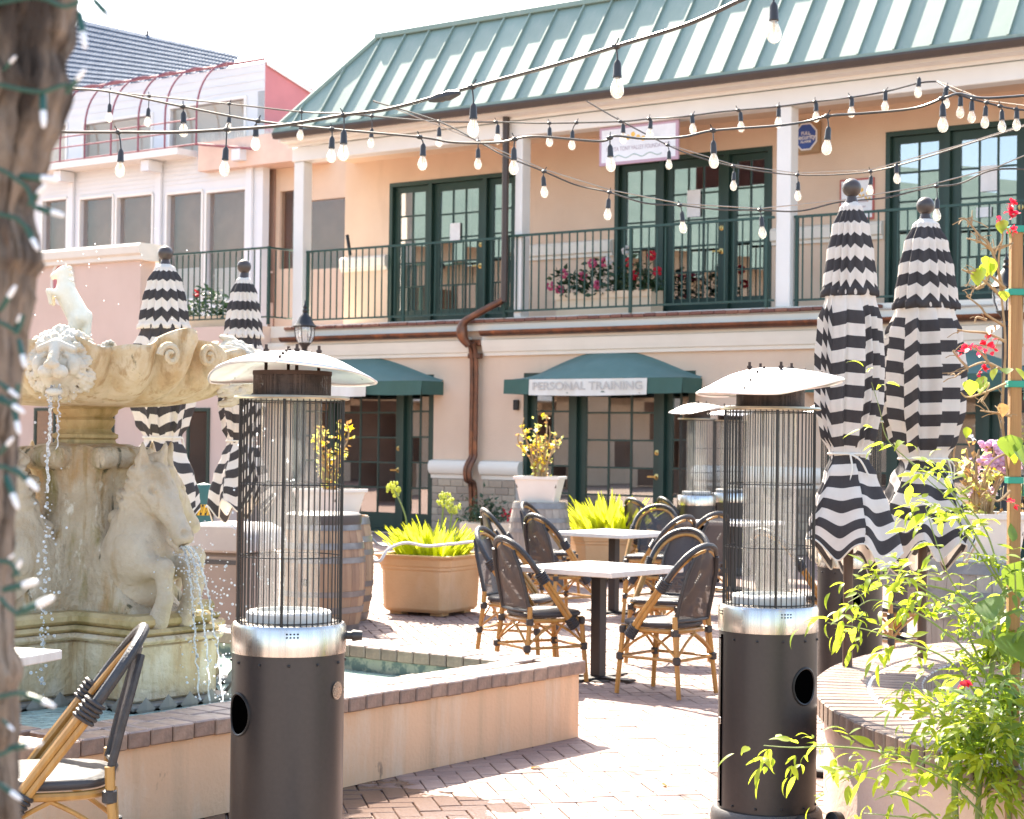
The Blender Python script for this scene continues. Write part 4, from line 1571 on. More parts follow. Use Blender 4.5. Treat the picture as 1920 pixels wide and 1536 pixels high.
# coping: two rows of bricks on every side
cw = .118
ck_o = MB().box(.003, cw - .003, .003, .160, 0, .068).mesh('coping_brick', M['coping'], bevel=.006, smooth=None)
OV = .03
n_c = int(round((2 * (HB + OV)) / cw))
st = 2 * (HB + OV) / n_c
for side in range(4):
    rot = side * PI / 2
    R3 = Matrix.Rotation(rot, 3, 'Z')
    for row in range(2):
        off = -HB - OV + row * .164
        for i in range(n_c):
            x = -HB - OV + i * st
            if row == 0 and i >= n_c - 1:
                continue
            if row == 1 and (i < 2 or i >= n_c - 3):
                continue
            p = R3 @ Vector((x, off, WZ + .002 + random.uniform(-.002, .002)))
            ob('coping_brick', ck_o, bas, p, (random.uniform(-.01, .01), random.uniform(-.01, .01), rot))
        # the corner bricks
    p = R3 @ Vector((-HB - OV + (n_c - 1) * st, -HB - OV, WZ + .001))
    ob('coping_brick', ck_o, bas, p, (0, 0, rot))
wat = MB().sheet(2, 2, lambda a, b_: (-q + .01 + 2 * (q - .01) * a, -q + .01 + 2 * (q - .01) * b_, 0)).build('water', M['pool_water'], None, (FC.x, FC.y, .262), (0, 0, FANG))
wat['kind'] = 'structure'

FX = Vector((FC.x - .062, FC.y, 0))
BR = rad(-4)
ft = thing('stone_fountain', 'carved stone fountain with lion heads, horses and a scalloped bowl', 'fountain', (FX.x, FX.y, .062), FANG)
ZO = -.062


def fz(z):
    return z + ZO


# plinth: a cross, stepped, with a band of patterned tiles at the water line
def cross(hl, hw):
    return [(-hw, -hl), (hw, -hl), (hw, -hw), (hl, -hw), (hl, hw), (hw, hw), (hw, hl), (-hw, hl), (-hw, hw), (-hl, hw), (-hl, -hw), (-hw, -hw)]


MB().prism(cross(.80, .36), 'z', fz(.063), fz(.262)).build('plinth_tiles', M['tile_band'], ft, smooth=None)
tb = MB()
MB().prism(cross(.78, .34), 'z', fz(.263), fz(.29)).build('plinth', M['mosaic_dark'], ft, bevel=.008)
for (a, b_, hl, hw, bv) in ((.291, .565, .71, .270, .012), (.566, .60, .735, .295, .014), (.601, .635, .715, .278, .016), (.636, .70, .69, .262, .02)):
    MB().prism(cross(hl, hw), 'z', fz(a), fz(b_)).build('base_block', M['stone_mossy' if a > .6 else 'stone'], ft, bevel=bv)
# diamond tiles round the water line
dm = MB().add([(-.06, 0, 0), (0, 0, .06), (.06, 0, 0), (0, 0, -.06), (0, -.01, 0)], [(0, 4, 1), (1, 4, 2), (2, 4, 3), (3, 4, 0)]).mesh('diamond_tile', M['mosaic_dark'], smooth=None)
for side in range(4):
    R3 = Matrix.Rotation(side * PI / 2, 3, 'Z')
    for k in range(5):
        ob('diamond_tile', dm, ft, R3 @ Vector((-.28 + k * .14, -.802, fz(.275))), (0, 0, side * PI / 2))
    for k in range(3):
        for sgn in (0, 1):
            v = Vector((-.43 - k * .14, -.362, fz(.275))) if sgn else Vector((.43 + k * .14, -.362, fz(.275)))
            ob('diamond_tile', dm, ft, R3 @ v, (0, 0, side * PI / 2))


# pedestal body: core, four concave scrolled arms
def ped(P):
    x, y, z = P[..., 0], P[..., 1], P[..., 2]
    r = np.hypot(x, y)
    d = np.full(x.shape, 9.)
    core = smax(r - (.20 + .05 * np.clip((z - .7) / .8, 0, 1)), np.abs(z - 1.08) - .42, .03)
    d = core
    for (ax, ay) in ((1, 0), (-1, 0), (0, 1), (0, -1)):
        a = x * ax + y * ay
        b = x * -ay + y * ax
        t = np.clip((z - .68) / .78, 0, 1)
        reach = .60 - .40 * np.sin(np.clip(t * 1.25, 0, 1) * PI / 2) + .10 * np.clip((t - .72) / .28, 0, 1) ** 2
        hw = .165 + .015 * np.cos(t * 5) - .02 * t
        slab = smax(smax(a - reach, np.abs(b) - hw, .05), -a, .02)
        slab = smax(slab, np.abs(z - 1.08) - .42, .03)
        d = smin(d, slab * .75, .05)
        roll = np.hypot(a - .285, z - 1.455) - .055
        roll = smax(roll, np.abs(b) - .165, .012)
        eye = np.hypot(a - .285, z - 1.455) - .022
        eye = smax(eye, np.abs(b) - .175, .006)
        d = smin(d, smin(roll, eye, .004), .018)
    cap = smax(r - .215, np.abs(z - 1.49) - .02, .01)
    d = smin(d, cap, .02)
    gro = .010 * np.sin(z * 21 + 6 * np.arctan2(y, x)) * np.clip(1.35 - z, 0, .3) * 2
    return d + gro * .5


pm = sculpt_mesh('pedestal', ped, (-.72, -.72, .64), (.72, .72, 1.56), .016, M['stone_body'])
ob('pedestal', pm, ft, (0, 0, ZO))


# a horse's forepart springing from the arm; x = outward
def horse(P):
    P = P.copy()
    x, y, z = P[..., 0], P[..., 1], P[..., 2]
    ys = np.abs(y)
    Q = P.copy()
    Q[..., 1] = ys
    d = d_cap(P, (.27, 0, .93), (.415, 0, 1.33), .165, .082)
    d = smin(d, d_ell(P, (.385, 0, 1.0), (.15, .15, .19)), .06)
    d = smin(d, d_cap(P, (.435, 0, 1.355), (.545, 0, 1.215), .083, .062), .045)
    d = smin(d, d_cap(P, (.545, 0, 1.215), (.645, 0, 1.085), .060, .050), .03)
    d = smin(d, d_ell(P, (.655, 0, 1.085), (.052, .050, .045)), .02)
    d = smin(d, d_cap(Q, (.455, .045, 1.285), (.49, .04, 1.235), .062, .05), .03)
    d = smin(d, d_cap(P, (.575, 0, 1.06), (.628, 0, 1.018), .030, .024), .022)
    d = smin(d, d_cap(Q, (.505, .050, 1.335), (.55, .048, 1.285), .020, .014), .012)       # brow
    d = smax(d, -d_ell(Q, (.525, .078, 1.300), (.034, .020, .022)), .008)                  # eye hollow
    d = smin(d, d_ell(Q, (.523, .062, 1.302), (.019, .015, .015)), .003)                   # eye
    d = smax(d, -d_cap(Q, (.485, .085, 1.215), (.445, .105, 1.27), .014, .012), .012)      # line behind the jaw
    d = smax(d, -d_cap(Q, (.60, .062, 1.175), (.555, .075, 1.225), .012, .010), .014)      # cheek hollow
    d = smax(d, -d_cap(Q, (.62, .055, 1.065), (.672, .048, 1.055), .008, .008), .006)      # lips
    ear = d_cap(Q, (.415, .056, 1.405), (.432, .074, 1.545), .044, .010)
    ear = smax(ear, -d_cap(Q, (.462, .072, 1.43), (.460, .080, 1.53), .028, .010), .006)
    d = smin(d, ear, .015)
    d = smax(d, -d_ell(Q, (.694, .028, 1.098), (.026, .017, .019)), .008)                  # nostril
    d = smax(d, -d_cap(P + np.array([0, 0, 0]), (.60, 0, 1.043), (.70, 0, 1.028), .013, .02), .01)   # open mouth
    # mane
    for k in range(9):
        t = k / 8
        c = (.36 - .19 * t + .03 * math.sin(k * 2.), .028 * (-1) ** k, 1.44 - .46 * t)
        d = smin(d, d_ell(P, c, (.055, .06, .045)), .02)
        c2 = (.40 - .14 * t, .085 + .02 * t, 1.38 - .42 * t)
        d = smin(d, d_ell(Q, c2, (.05, .030, .035)), .016)
    xm = .44 - .42 * (1.44 - z)
    mk_ = np.clip((xm - x) / .05, 0, 1) * np.clip((z - .92) / .05, 0, 1)
    d = d + .008 * np.sin(85 * (z * .9 + .75 * x) + 9 * np.sin(14 * z) + 25 * ys * 2) * mk_
    # shoulder and folded forelegs
    d = smin(d, d_ell(Q, (.40, .105, .96), (.13, .07, .13)), .04)
    d = smin(d, d_cap(Q, (.41, .10, .93), (.605, .085, .925), .072, .050), .03)
    d = smin(d, d_ell(Q, (.612, .085, .925), (.045, .045, .05)), .02)
    d = smin(d, d_cap(Q, (.612, .085, .915), (.622, .085, .775), .046, .036), .02)
    d = smin(d, d_cap(Q, (.622, .085, .775), (.575, .085, .665), .040, .052), .02)
    d = smin(d, d_ell(P, (.30, 0, .79), (.20, .16, .12)), .05)
    return d


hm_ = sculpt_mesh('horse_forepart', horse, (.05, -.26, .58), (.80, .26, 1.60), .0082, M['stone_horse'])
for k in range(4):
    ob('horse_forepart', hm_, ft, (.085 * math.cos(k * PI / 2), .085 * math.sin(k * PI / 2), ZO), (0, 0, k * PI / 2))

# neck of the bowl
prof = [(.19, 1.505), (.185, 1.52), (.155, 1.53), (.15, 1.545), (.165, 1.555), (.165, 1.572), (.135, 1.585), (.128, 1.60), (.145, 1.625), (.150, 1.645), (.135, 1.66), (.16, 1.68), (.165, 1.70), (.20, 1.715), (.24, 1.73)]
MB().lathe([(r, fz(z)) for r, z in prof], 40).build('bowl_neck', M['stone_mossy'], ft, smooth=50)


# the scalloped bowl: shell lobes between four lion heads on the diagonals
def bowl_fn(r, z, a):
    ph = ((a - PI / 4) / (PI / 2)) % 1.0          # 0..1 between two heads
    t = max(0., min(1., (z - fz(1.715)) / .29))
    ri = min(1., max(0., (r - .18) / .6))
    lean_ = .35 * (1 - t) * (1 if ph > .5 else -1)
    lob = abs(math.sin(ph * 5 * PI + lean_)) ** .85
    k = .125 * lob * ri * (.40 + .60 * math.sin(t * PI * .8 + .3)) - .05 * ri
    # two scrolls meeting in the middle of each side, waves along the rim
    wv = .030 * math.cos(ph * 4 * PI) - .018 * math.cos(ph * 2 * PI) + .012 * math.sin(ph * 10 * PI)
    mid = math.exp(-((ph - .5) / .045) ** 2)
    rr = r + k + .035 * mid * ri * t
    zz = z + wv * t * t + .022 * mid * t
    n = noise.noise((rr * math.cos(a) * 7, rr * math.sin(a) * 7, zz * 7)) * .010
    return rr + n * ri, zz


bp = [(.10, 1.712), (.24, 1.714), (.40, 1.722), (.52, 1.742), (.60, 1.772), (.66, 1.815), (.705, 1.865), (.735, 1.915), (.76, 1.955), (.785, 1.985), (.80, 2.002), (.795, 2.018), (.765, 2.018), (.745, 2.0), (.72, 1.96), (.66, 1.90), (.55, 1.85), (.3, 1.83), (0.02, 1.83)]
MB().lathe([(r, fz(z)) for r, z in bp], 200, fn=bowl_fn).build('bowl', M['stone'], ft, (0, 0, 0), (0, 0, BR), smooth=60)
bwm = MB().lathe([(0.001, fz(1.955)), (.70, fz(1.955))], 48).build('bowl_water', M['pool_water'], ft)
# scroll curls beside each shell's middle
for side in range(4):
    for sg_ in (-1, 1):
        am = PI / 4 + PI / 4 + side * PI / 2
        pts = []
        for k in range(22):
            th = k * .42
            rr_ = .055 * (1 - k / 26)
            pts.append((am + sg_ * (.14 + rr_ * math.cos(th) * 1.1), .845 - .02 * (1 - k / 22), 1.975 + rr_ * math.sin(th) - .02))
        cv = [(r_ * math.cos(a), r_ * math.sin(a), fz(z)) for a, r_, z in pts]
        MB().tube(cv, [.020 - .010 * k / 22 for k in range(22)], 7).build('scroll_curl', M['stone'], ft, (0, 0, 0), (0, 0, BR))


def lion(P):
    x, y, z = P[..., 0], P[..., 1], P[..., 2]
    Q = P.copy()
    Q[..., 1] = np.abs(y)
    ys = Q[..., 1]
    d = d_ell(P, (-.01, 0, .00), (.125, .115, .145))
    d = smin(d, d_ell(P, (-.09, 0, .01), (.10, .165, .17)), .03)
    d = smax(d, -d_ell(Q, (.118, .056, .040), (.040, .034, .026)), .012)            # eye hollow
    d = smin(d, d_cap(P, (.085, 0, .10), (.185, 0, -.005), .030, .030), .014)       # nose bridge
    d = smin(d, d_cap(Q, (.098, .018, .092), (.075, .085, .070), .026, .020), .012) # brow
    d = smin(d, d_ell(Q, (.088, .054, .040), (.024, .022, .014)), .003)             # eyeball
    d = smax(d, -d_cap(Q, (.115, .036, .036), (.105, .074, .040), .005, .004), .004)
    d = smin(d, d_ell(P, (.195, 0, -.014), (.022, .044, .020)), .006)               # nose
    d = smin(d, d_ell(Q, (.160, .036, -.052), (.046, .044, .038)), .008)            # muzzle
    d = smax(d, -d_cap(P, (.21, 0, -.03), (.195, 0, -.095), .006, .006), .004)
    d = smin(d, d_ell(Q, (.075, .088, -.015), (.05, .036, .055)), .02)              # cheek
    d = smin(d, d_ell(P, (.115, 0, -.158), (.050, .046, .026)), .014)               # chin
    d = smax(d, -d_ell(P, (.150, 0, -.112), (.085, .052, .026)), .006)              # open mouth
    # mane: rings of curls
    for (n_, r0_, r1_, x0_, x1_, s_, o_, tw_) in ((19, .118, .172, .050, -.02, .019, 0, .22), (21, .140, .200, .00, -.08, .022, .5, -.25), (17, .165, .215, -.05, -.13, .024, .2, .3)):
        for k in range(n_):
            a = 2 * PI * (k + o_) / n_
            if -.5 > math.cos(a) and r0_ < .13:
                continue
            a2 = a + tw_ * (1 if k % 3 else -1) + .15 * (1 if math.sin(a) > 0 else -1)
            am_ = (a + a2) / 2 + .12 * (-1) ** k
            rm_ = (r0_ + r1_) / 2
            p0_ = (x0_, r0_ * math.sin(a) * .88, r0_ * math.cos(a) * .98)
            p1_ = ((x0_ + x1_) / 2 + .02, rm_ * math.sin(am_) * .90, rm_ * math.cos(am_) * .96)
            p2_ = (x1_, r1_ * math.sin(a2) * .88, r1_ * math.cos(a2) * .94)
            d = smin(d, np.minimum(d_cap(P, p0_, p1_, s_, s_ * 1.05), d_cap(P, p1_, p2_, s_ * 1.05, s_ * .55)), .007)
    rr_ = np.hypot(y, z)
    d = d + .004 * np.sin(np.arctan2(y, z) * 46 + 40 * rr_) * (rr_ > .13) * (x < .06)
    return d


lm = sculpt_mesh('lion_head', lion, (-.22, -.27, -.27), (.24, .27, .27), .0075, M['stone_clean'])
for k in range(4):
    a = PI / 4 + k * PI / 2 - PI / 2 + BR
    ob('lion_head', lm, ft, (.80 * math.cos(a), .80 * math.sin(a), fz(1.905)), (0, 0, a), .88)


# rearing horse figurine in the bowl's middle; local x = the way it faces
def rear(P):
    Q = P.copy()
    Q[..., 1] = np.abs(P[..., 1])
    d = d_cap(P, (-.055, 0, .13), (.015, 0, .255), .060, .056)          # haunch to chest
    d = smin(d, d_cap(P, (.02, 0, .265), (.035, 0, .365), .044, .028), .02)   # neck
    d = smin(d, d_cap(P, (.030, 0, .375), (.085, 0, .345), .026, .017), .015)
    d = smin(d, d_cap(Q, (.020, .012, .395), (.018, .014, .418), .008, .003), .006)
    for k in range(6):
        d = smin(d, d_ell(P, (-.002 - .006 * k, 0, .39 - .03 * k), (.014, .010, .014)), .008)
    d = smin(d, d_cap(Q, (.04, .030, .245), (.100, .030, .265), .022, .015), .015)
    d = smin(d, d_cap(Q, (.100, .030, .262), (.088, .030, .20), .014, .011), .008)
    d = smin(d, d_cap(Q, (-.055, .035, .12), (-.02, .040, .045), .040, .022), .02)
    d = smin(d, d_cap(Q, (-.02, .040, .045), (-.06, .040, -.03), .022, .018), .012)
    d = smin(d, d_cap(P, (-.10, 0, .14), (-.085, 0, .0), .026, .030), .015)
    d = smin(d, d_ell(P, (-.02, 0, -.03), (.115, .085, .06)), .03)
    return d


rmh = sculpt_mesh('horse_figurine', rear, (-.17, -.13, -.1), (.15, .13, .44), .0065, M['figurine'])
pf_ = at(128, 632, FC.y)
fg = thing('horse_figurine', 'small cream statue of a rearing horse on top of the fountain bowl', 'statue', (pf_.x, FC.y, 2.045), PI, scale=.97)
ob('statue_body', rmh, fg)
MB().lathe([(.0, -.18), (.15, -.18), (.13, -.10), (.09, -.055), (.0, -.05)], 20).build('statue_base', M['stone_clean'], fg, smooth=50)


# water: streams from the mouths, drops in the air
def stream(name, label, p0, vel, zend, r0, seed, n=46):
    rng = random.Random(seed)
    T = (vel.z + math.sqrt(vel.z ** 2 + 2 * 9.8 * (p0.z - zend))) / 9.8
    pts, rs = [], []
    for k in range(n + 1):
        t = T * k / n
        p = p0 + vel * t + Vector((0, 0, -4.9 * t * t))
        wob = .012 * (k / n)
        pts.append(p + Vector((rng.gauss(0, wob * .5), rng.gauss(0, wob * .5), 0)))
        f = k / n
        rs.append(max(.0014, .75 * r0 * (1 - .45 * f) * (.55 + .75 * abs(math.sin(k * 1.3 + seed)) * (.4 + .6 * f) + rng.uniform(0, .4))))
    root = Vector((FC.x, FC.y, 0))
    o = MB().tube(pts, rs, 7).build(name, M['falling_water'], None)
    tag(o, label, 'water stream')
    return pts


RF = Matrix.Rotation(FANG, 3, 'Z')
drops = MB()
rng = random.Random(11)


def spray(pts, n, spread, smin_, smax_):
    for _ in range(n):
        p = rng.choice(pts)
        s_ = spread * rng.random() ** 1.5
        drops.ball(p + Vector((rng.gauss(0, s_), rng.gauss(0, s_), rng.gauss(0, s_ * 1.2))), rng.uniform(smin_, smax_), 6, 4)


a = -PI / 4 + BR
d_ = RF @ Vector((math.cos(a), math.sin(a), 0))
side_ = Vector((-d_.y, d_.x, 0))
m_ = FX + d_ * .90 + Vector((0, 0, 1.795))
s1 = stream('water_stream', 'stream of water falling from the front lion mouth', m_ + side_ * -.012, d_ * .18 + Vector((0, 0, -.25)), 1.30, .012, 3)
s2 = stream('water_stream', 'thin broken trickle beside the stream from the front lion mouth', m_ + side_ * .022, d_ * .14 + Vector((0, 0, -.15)), 1.50, .006, 5, 30)
lo_ = [s1[-1] + Vector((.0, 0, -.9 * k / 40)) + Vector((-.015 * k / 40, 0, 0)) for k in range(41)]
spray(lo_, 130, .05, .0022, .009)
spray(s1 + s2, 60, .05, .002, .007)
dh = RF @ Vector((1, 0, 0))
mh = FX + dh * .745 + Vector((0, 0, 1.03))
for k in range(3):
    sx = Vector((-dh.y, dh.x, 0)) * (.02 * (k - 1))
    pts = stream('water_stream', ['left strand', 'middle strand', 'right strand'][k] + ' of water pouring from the right horse mouth', mh + sx, dh * (.35 + .16 * k) + Vector((0, 0, .1)), .30, .008, 20 + k)
    spray(pts[8:], 150, .085, .0015, .0058)
cl = [FX + dh * (.95 + .5 * rng.random()) + Vector((0, rng.uniform(-.3, .3), .3 + 1.3 * rng.random() ** 1.6)) for _ in range(160)]
spray(cl, 260, .08, .002, .007)
spray([Vector((FC.x + rng.uniform(-.4, .6), FC.y - .2, 1.9 + rng.random() * .7)) for _ in range(50)], 40, .08, .002, .004)
do = drops.build('water_spray', M['falling_water'], None, weld=False)
do['kind'] = 'stuff'

# ================================================================ ROUND PLANTER (right)
PC = Vector((4.5, 7.5, 0))
PR, PI_, PH = 3.20, 2.72, .50
rp = thing('round_planter', 'round stucco planter wall with brick coping at the right edge', 'planter wall', PC)
MB().lathe([(PR - .05, 0), (PR - .05, PH - .085), (PI_ + .04, PH - .085), (PI_ + .04, 0), (PR - .05, 0)], 120, a0=rad(90), a1=rad(270)).build('planter_wall', mk('planter_stucco', (.66, .47, .38), (.62, .43, .34), 2, .9, bump=.3, bsc=50), rp)
MB().lathe([(0, PH - .22), (PI_ + .05, PH - .22)], 100, a0=rad(90), a1=rad(270)).build('soil', M['soil'], rp)
nb = 104
da = PI / nb
for (ro, ri, nm) in ((PR, PR - .235, 0), (PR - .255, PI_, 1)):
    mb = MB()
    e = .006 / ro
    vs = []
    for z in (PH - .084, PH):
        for (r_, a) in ((ri, -da / 2 + e), (ro, -da / 2 + e), (ro, da / 2 - e), (ri, da / 2 - e)):
            vs.append((r_ * math.cos(a), r_ * math.sin(a), z))
    mb.add(vs, [(0, 3, 2, 1), (4, 5, 6, 7), (0, 1, 5, 4), (1, 2, 6, 5), (2, 3, 7, 6), (3, 0, 4, 7)])
    bmsh = mb.mesh('coping_brick', M['coping'], bevel=.006, smooth=None)
    for k in range(nb):
        a = rad(90) + (k + .5) * da
        if a < rad(112) or a > rad(232):
            continue
        ob('coping_brick', bmsh, rp, (0, 0, random.uniform(-.002, .002)), (0, 0, a))
MB().lathe([(PR - .254, PH - .09), (PR - .236, PH - .09), (PR - .236, PH - .008), (PR - .254, PH - .008), (PR - .254, PH - .09)], 120, a0=rad(90), a1=rad(270)).build('mortar_ring', M['trim'], rp)

# ================================================================ PATIO HEATERS
def make_heater(name, label, loc, rz, scale, group):
    h = thing(name, label, 'patio heater', loc, rz, group, scale)
    MB().lathe([(0, .004), (.20, .004), (.226, .012), (.229, .05), (.224, .078), (.214, .09), (.0, .09)], 56).build('base', M['base_plastic'], h, smooth=40)
    # axle with two wheels at the back right
    MB().tube([(-.20, -.127, .058), (-.13, -.236, .058)], .014, 8).build('axle', M['black_metal'], h)
    for (cx, cy) in ((-.225, -.125), (-.13, -.262)):
        d_ = Vector((.07, -.109, 0)).normalized()
        c = Vector((cx, cy, .058))
        MB().tube([c - d_ * .022, c - d_ * .018, c + d_ * .018, c + d_ * .022], [.036, .042, .042, .036], 20).build('wheel', M['black_rubber'], h)
    MB().lathe([(.0, .091), (.2, .091), (.2, .83), (0, .83)], 72).build('body', M['heater_body'], h, smooth=40)
    # access door seam and hinge edge
    MB().box(-.006, .006, -.2035, -.195, .10, .815).build('door_seam', M['black_hole'], h, (0, 0, 0), (0, 0, rad(-163)), smooth=None)
    MB().box(-.02, .002, -.206, -.199, .44, .47).build('latch', M['steel'], h, (0, 0, 0), (0, 0, rad(-163)), bevel=.003)

    def port(a, z, parent):
        """oval vent hole lying on the drum: dark disc with a raised rim"""
        pts, disc = [], []
        for k in range(36):
            t = 2 * PI * k / 36
            da_, dz = .062 * math.cos(t) / .2, .075 * math.sin(t)
            pts.append((.2015 * math.cos(a + da_), .2015 * math.sin(a + da_), z + dz))
        MB().tube(pts, .005, 6, closed=True).build('port_rim', M['black_metal'], parent)
        mb = MB()
        vs = []
        for r_ in (0, .25, .5, .75, 1.):
            for k in range(36):
                t = 2 * PI * k / 36
                da_, dz = .061 * r_ * math.cos(t) / .2, .074 * r_ * math.sin(t)
                vs.append((.2008 * math.cos(a + da_), .2008 * math.sin(a + da_), z + dz))
        fs = [(i * 36 + k, i * 36 + (k + 1) % 36, (i + 1) * 36 + (k + 1) % 36, (i + 1) * 36 + k) for i in range(4) for k in range(36)]
        mb.add(vs, fs).build('vent_port', M['black_hole'], parent)
    port(rad(-138), .615, h)
    MB().lathe([(0, 0), (.030, 0), (.032, .004), (0, .005)], 24).build('lock_plate', M['steel'], h, (.2 * math.cos(rad(-21)), .2 * math.sin(rad(-21)), .70), (0, PI / 2, rad(-21)))
    # screws
    sc_ = MB()
    for k in range(12):
        a = 2 * PI * k / 12 + .2
        for z in (.80, .115):
            sc_.ball((.201 * math.cos(a), .201 * math.sin(a), z), .006, 6, 4)
    sc_.build('screws', M['black_metal'], h)
    MB().lathe([(.19, .831), (.204, .831), (.2045, .838), (.204, .93), (.197, .943), (.185, .946), (.10, .946), (.1, .935)], 72).build('steel_band', M['steel'], h, smooth=40)
    sl_ = MB()
    for side in range(4):
        a0 = -PI / 2 + .16 + side * PI / 2
        for k in range(4):
            for z in (.905, .918):
                a = a0 + k * .062
                pts = [(.2046 * math.cos(a + q), .2046 * math.sin(a + q), z + w_) for q, w_ in ((-.016, -.003), (.016, -.003), (.016, .003), (-.016, .003))]
                sl_.add(pts, [(0, 1, 2, 3)])
    sl_.build('vent_slots', M['black_hole'], h, smooth=None, weld=False)
    kn = MB().tube([(.203, .0, .892), (.225, 0, .892)], .016, 12).tube([(.225, 0, .892), (.232, 0, .892), (.262, 0, .892)], [.02, .022, .018], 14).build('control_knob', M['black_rubber'], h, (0, 0, 0), (0, 0, rad(8)))
    # burner ring and glass tube
    MB().lathe([(.095, .947), (.150, .947), (.152, .955), (.152, .978), (.145, .985), (.118, .987), (.112, .975), (.095, .97), (.095, .947)], 48).build('burner_ring', M['ceramic'], h)
    MB().lathe([(.0, .947), (.094, .947), (.094, .968), (0, .968)], 30).build('burner_bed', M['rust'], h)
    MB().lathe([(.108, .972), (.108, 1.742)], 56).build('glass_tube', M['tube_glass'], h)
    # wire guard: each bar a part of the cage
    cg = MB()
    hoop_ = lambda z: MB().tube([(.182 * math.cos(2 * PI * k / 60), .182 * math.sin(2 * PI * k / 60), z) for k in range(60)], .0022, 5, closed=True)
    cage = hoop_(1.728).build('cage', M['black_metal'], h)
    for z in (1.435, 1.18, .952):
        hoop_(z).build('cage_ring', M['black_metal'], cage)
    bar = MB().tube([(0, 0, .946), (0, 0, 1.736)], .0024, 5).mesh('cage_bar', M['black_metal'])
    post = MB().tube([(0, 0, .946), (0, 0, 1.736)], .0055, 7).mesh('cage_post', M['black_metal'])
    nb_ = 52
    for k in range(nb_):
        a = 2 * PI * k / nb_ + .05
        ob('cage_post' if k % 13 == 0 else 'cage_bar', post if k % 13 == 0 else bar, cage, (.184 * math.cos(a), .184 * math.sin(a), 0))
    MB().lathe([(.0, 1.737), (.204, 1.737), (.207, 1.742), (.204, 1.75), (0, 1.75)], 56).build('top_plate', M['brass_plate'], h, smooth=40)
    MB().lathe([(.139, 1.751), (.139, 1.84)], 48).build('emitter_screen', M['perforated'], h)
    MB().lathe([(.141, 1.832), (.141, 1.848), (0, 1.848), (0, 1.838), (.137, 1.835)], 48).build('screen_lid', M['rust'], h, smooth=40)
    MB().lathe([(.130, 1.751), (.10, 1.80), (.11, 1.83)], 24).build('emitter_core', M['rust'], h)
    rods = MB()
    bolts = MB()
    for k in range(4):
        a = rad(-70 + k * 90)
        c = (.095 * math.cos(a), .095 * math.sin(a))
        rods.tube([(c[0], c[1], 1.848), (c[0], c[1], 1.912)], .006, 8)
        bolts.tube([(c[0], c[1], 1.900), (c[0], c[1], 1.908)], .011, 6).tube([(c[0], c[1], 1.908), (c[0], c[1], 1.924)], .006, 6)
    rods.build('support_rods', M['rust'], h)
    bolts.build('bolts', M['rust'], h)

    # reflector: three bent sheet panels bolted together, front edge lifted in a soft crease
    def refl(r, a):
        t = r / .298
        z = 1.904 - .091 * t ** 2.1
        f = max(0., -math.sin(a))
        z += .062 * t ** 2.2 * f ** 1.15
        z += .006 * t ** 2 * math.cos(3 * a + .6)
        return z
    for k in range(3):
        a0, a1 = rad(-90 + 120 * k) + .004, rad(30 + 120 * k) - .004
        mb = MB()
        nu, nv = 26, 12

        def P(i, j, dz):
            a = a0 + (a1 - a0) * i / nu
            r_ = .298 * j / nv
            rr_ = r_ * (1 + .012 * math.sin(5 * a))
            return (rr_ * math.cos(a), rr_ * math.sin(a), refl(r_, a) + dz)
        m1 = nu + 1
        vs = [P(i, j, 0) for j in range(nv + 1) for i in range(m1)] + [P(i, j, -.004) for j in range(nv + 1) for i in range(m1)]
        o2 = (nv + 1) * m1
        fs = []
        for j in range(nv):
            for i in range(nu):
                q = (j * m1 + i, j * m1 + i + 1, (j + 1) * m1 + i + 1, (j + 1) * m1 + i)
                fs.append(q)
                fs.append(tuple(x_ + o2 for x_ in q[::-1]))
        for i in range(nu):
            fs.append((nv * m1 + i, nv * m1 + i + 1, o2 + nv * m1 + i + 1, o2 + nv * m1 + i))
        # rolled lip under the rim
        mb.add(vs, fs)
        mb.tube([P(i, nv, -.006) for i in range(m1)], .005, 6)
        mb.build('reflector_panel', M['alu'], h, smooth=50)
    rv_ = MB()
    for k in range(3):
        a = rad(-90 + 120 * k)
        for r_ in (.07, .14, .21, .272):
            rv_.ball((r_ * math.cos(a + .03), r_ * math.sin(a + .03), refl(r_, a) + .002), .006, 6, 4)
    rv_.build('rivets', M['rust'], h)
    # bring the nominal heights to the measured ones
    kz = [(0, 0), (.83, .806), (.946, .913), (1.737, 1.705), (1.75, 1.717), (1.848, 1.806), (1.906, 1.882), (2.0, 1.976)]

    def rz_(z):
        for (a_, b_), (c_, d_) in zip(kz, kz[1:]):
            if z <= c_:
                return b_ + (z - a_) * (d_ - b_) / (c_ - a_)
        return z
    done = set()
    for o in [c_ for c_ in list(h.children)] + [g_ for c_ in h.children for g_ in c_.children]:
        if o.location.z > .2:
            o.location.z = rz_(o.location.z)
        elif o.data.name not in done:
            done.add(o.data.name)
            for v in o.data.vertices:
                v.co.z = rz_(v.co.z)
    return h


HG = 'round cylinder patio heaters with glass tubes'
pl = foot(544, 1000, 6.49)
heater = make_heater('patio_heater', 'nearest charcoal patio heater, standing before the fountain basin', pl, rad(-4), 1.0, HG)
p = foot(1442, 1000, 7.43)
dup(heater, p, rad(88), 'charcoal patio heater with wheels showing, next to the round planter', HG, 1.0)
p = foot(1594, 1050, 11.3)
dup(heater, p, rad(40), 'patio heater standing behind the taller striped umbrella on the right', HG, 1.0)
p = foot(1306, 900, 20.4)
dup(heater, p, rad(70), 'far patio heater with white reflector behind the back tables', HG, 1.07)
p = foot(1368, 900, 21.6)
dup(heater, p, rad(110), 'farthest patio heater, half hidden behind the right heater cage', HG, 1.07)

# ================================================================ BISTRO CHAIRS AND TABLES
CG, TG = 'bamboo bistro chairs with black mesh', 'white square bistro tables'


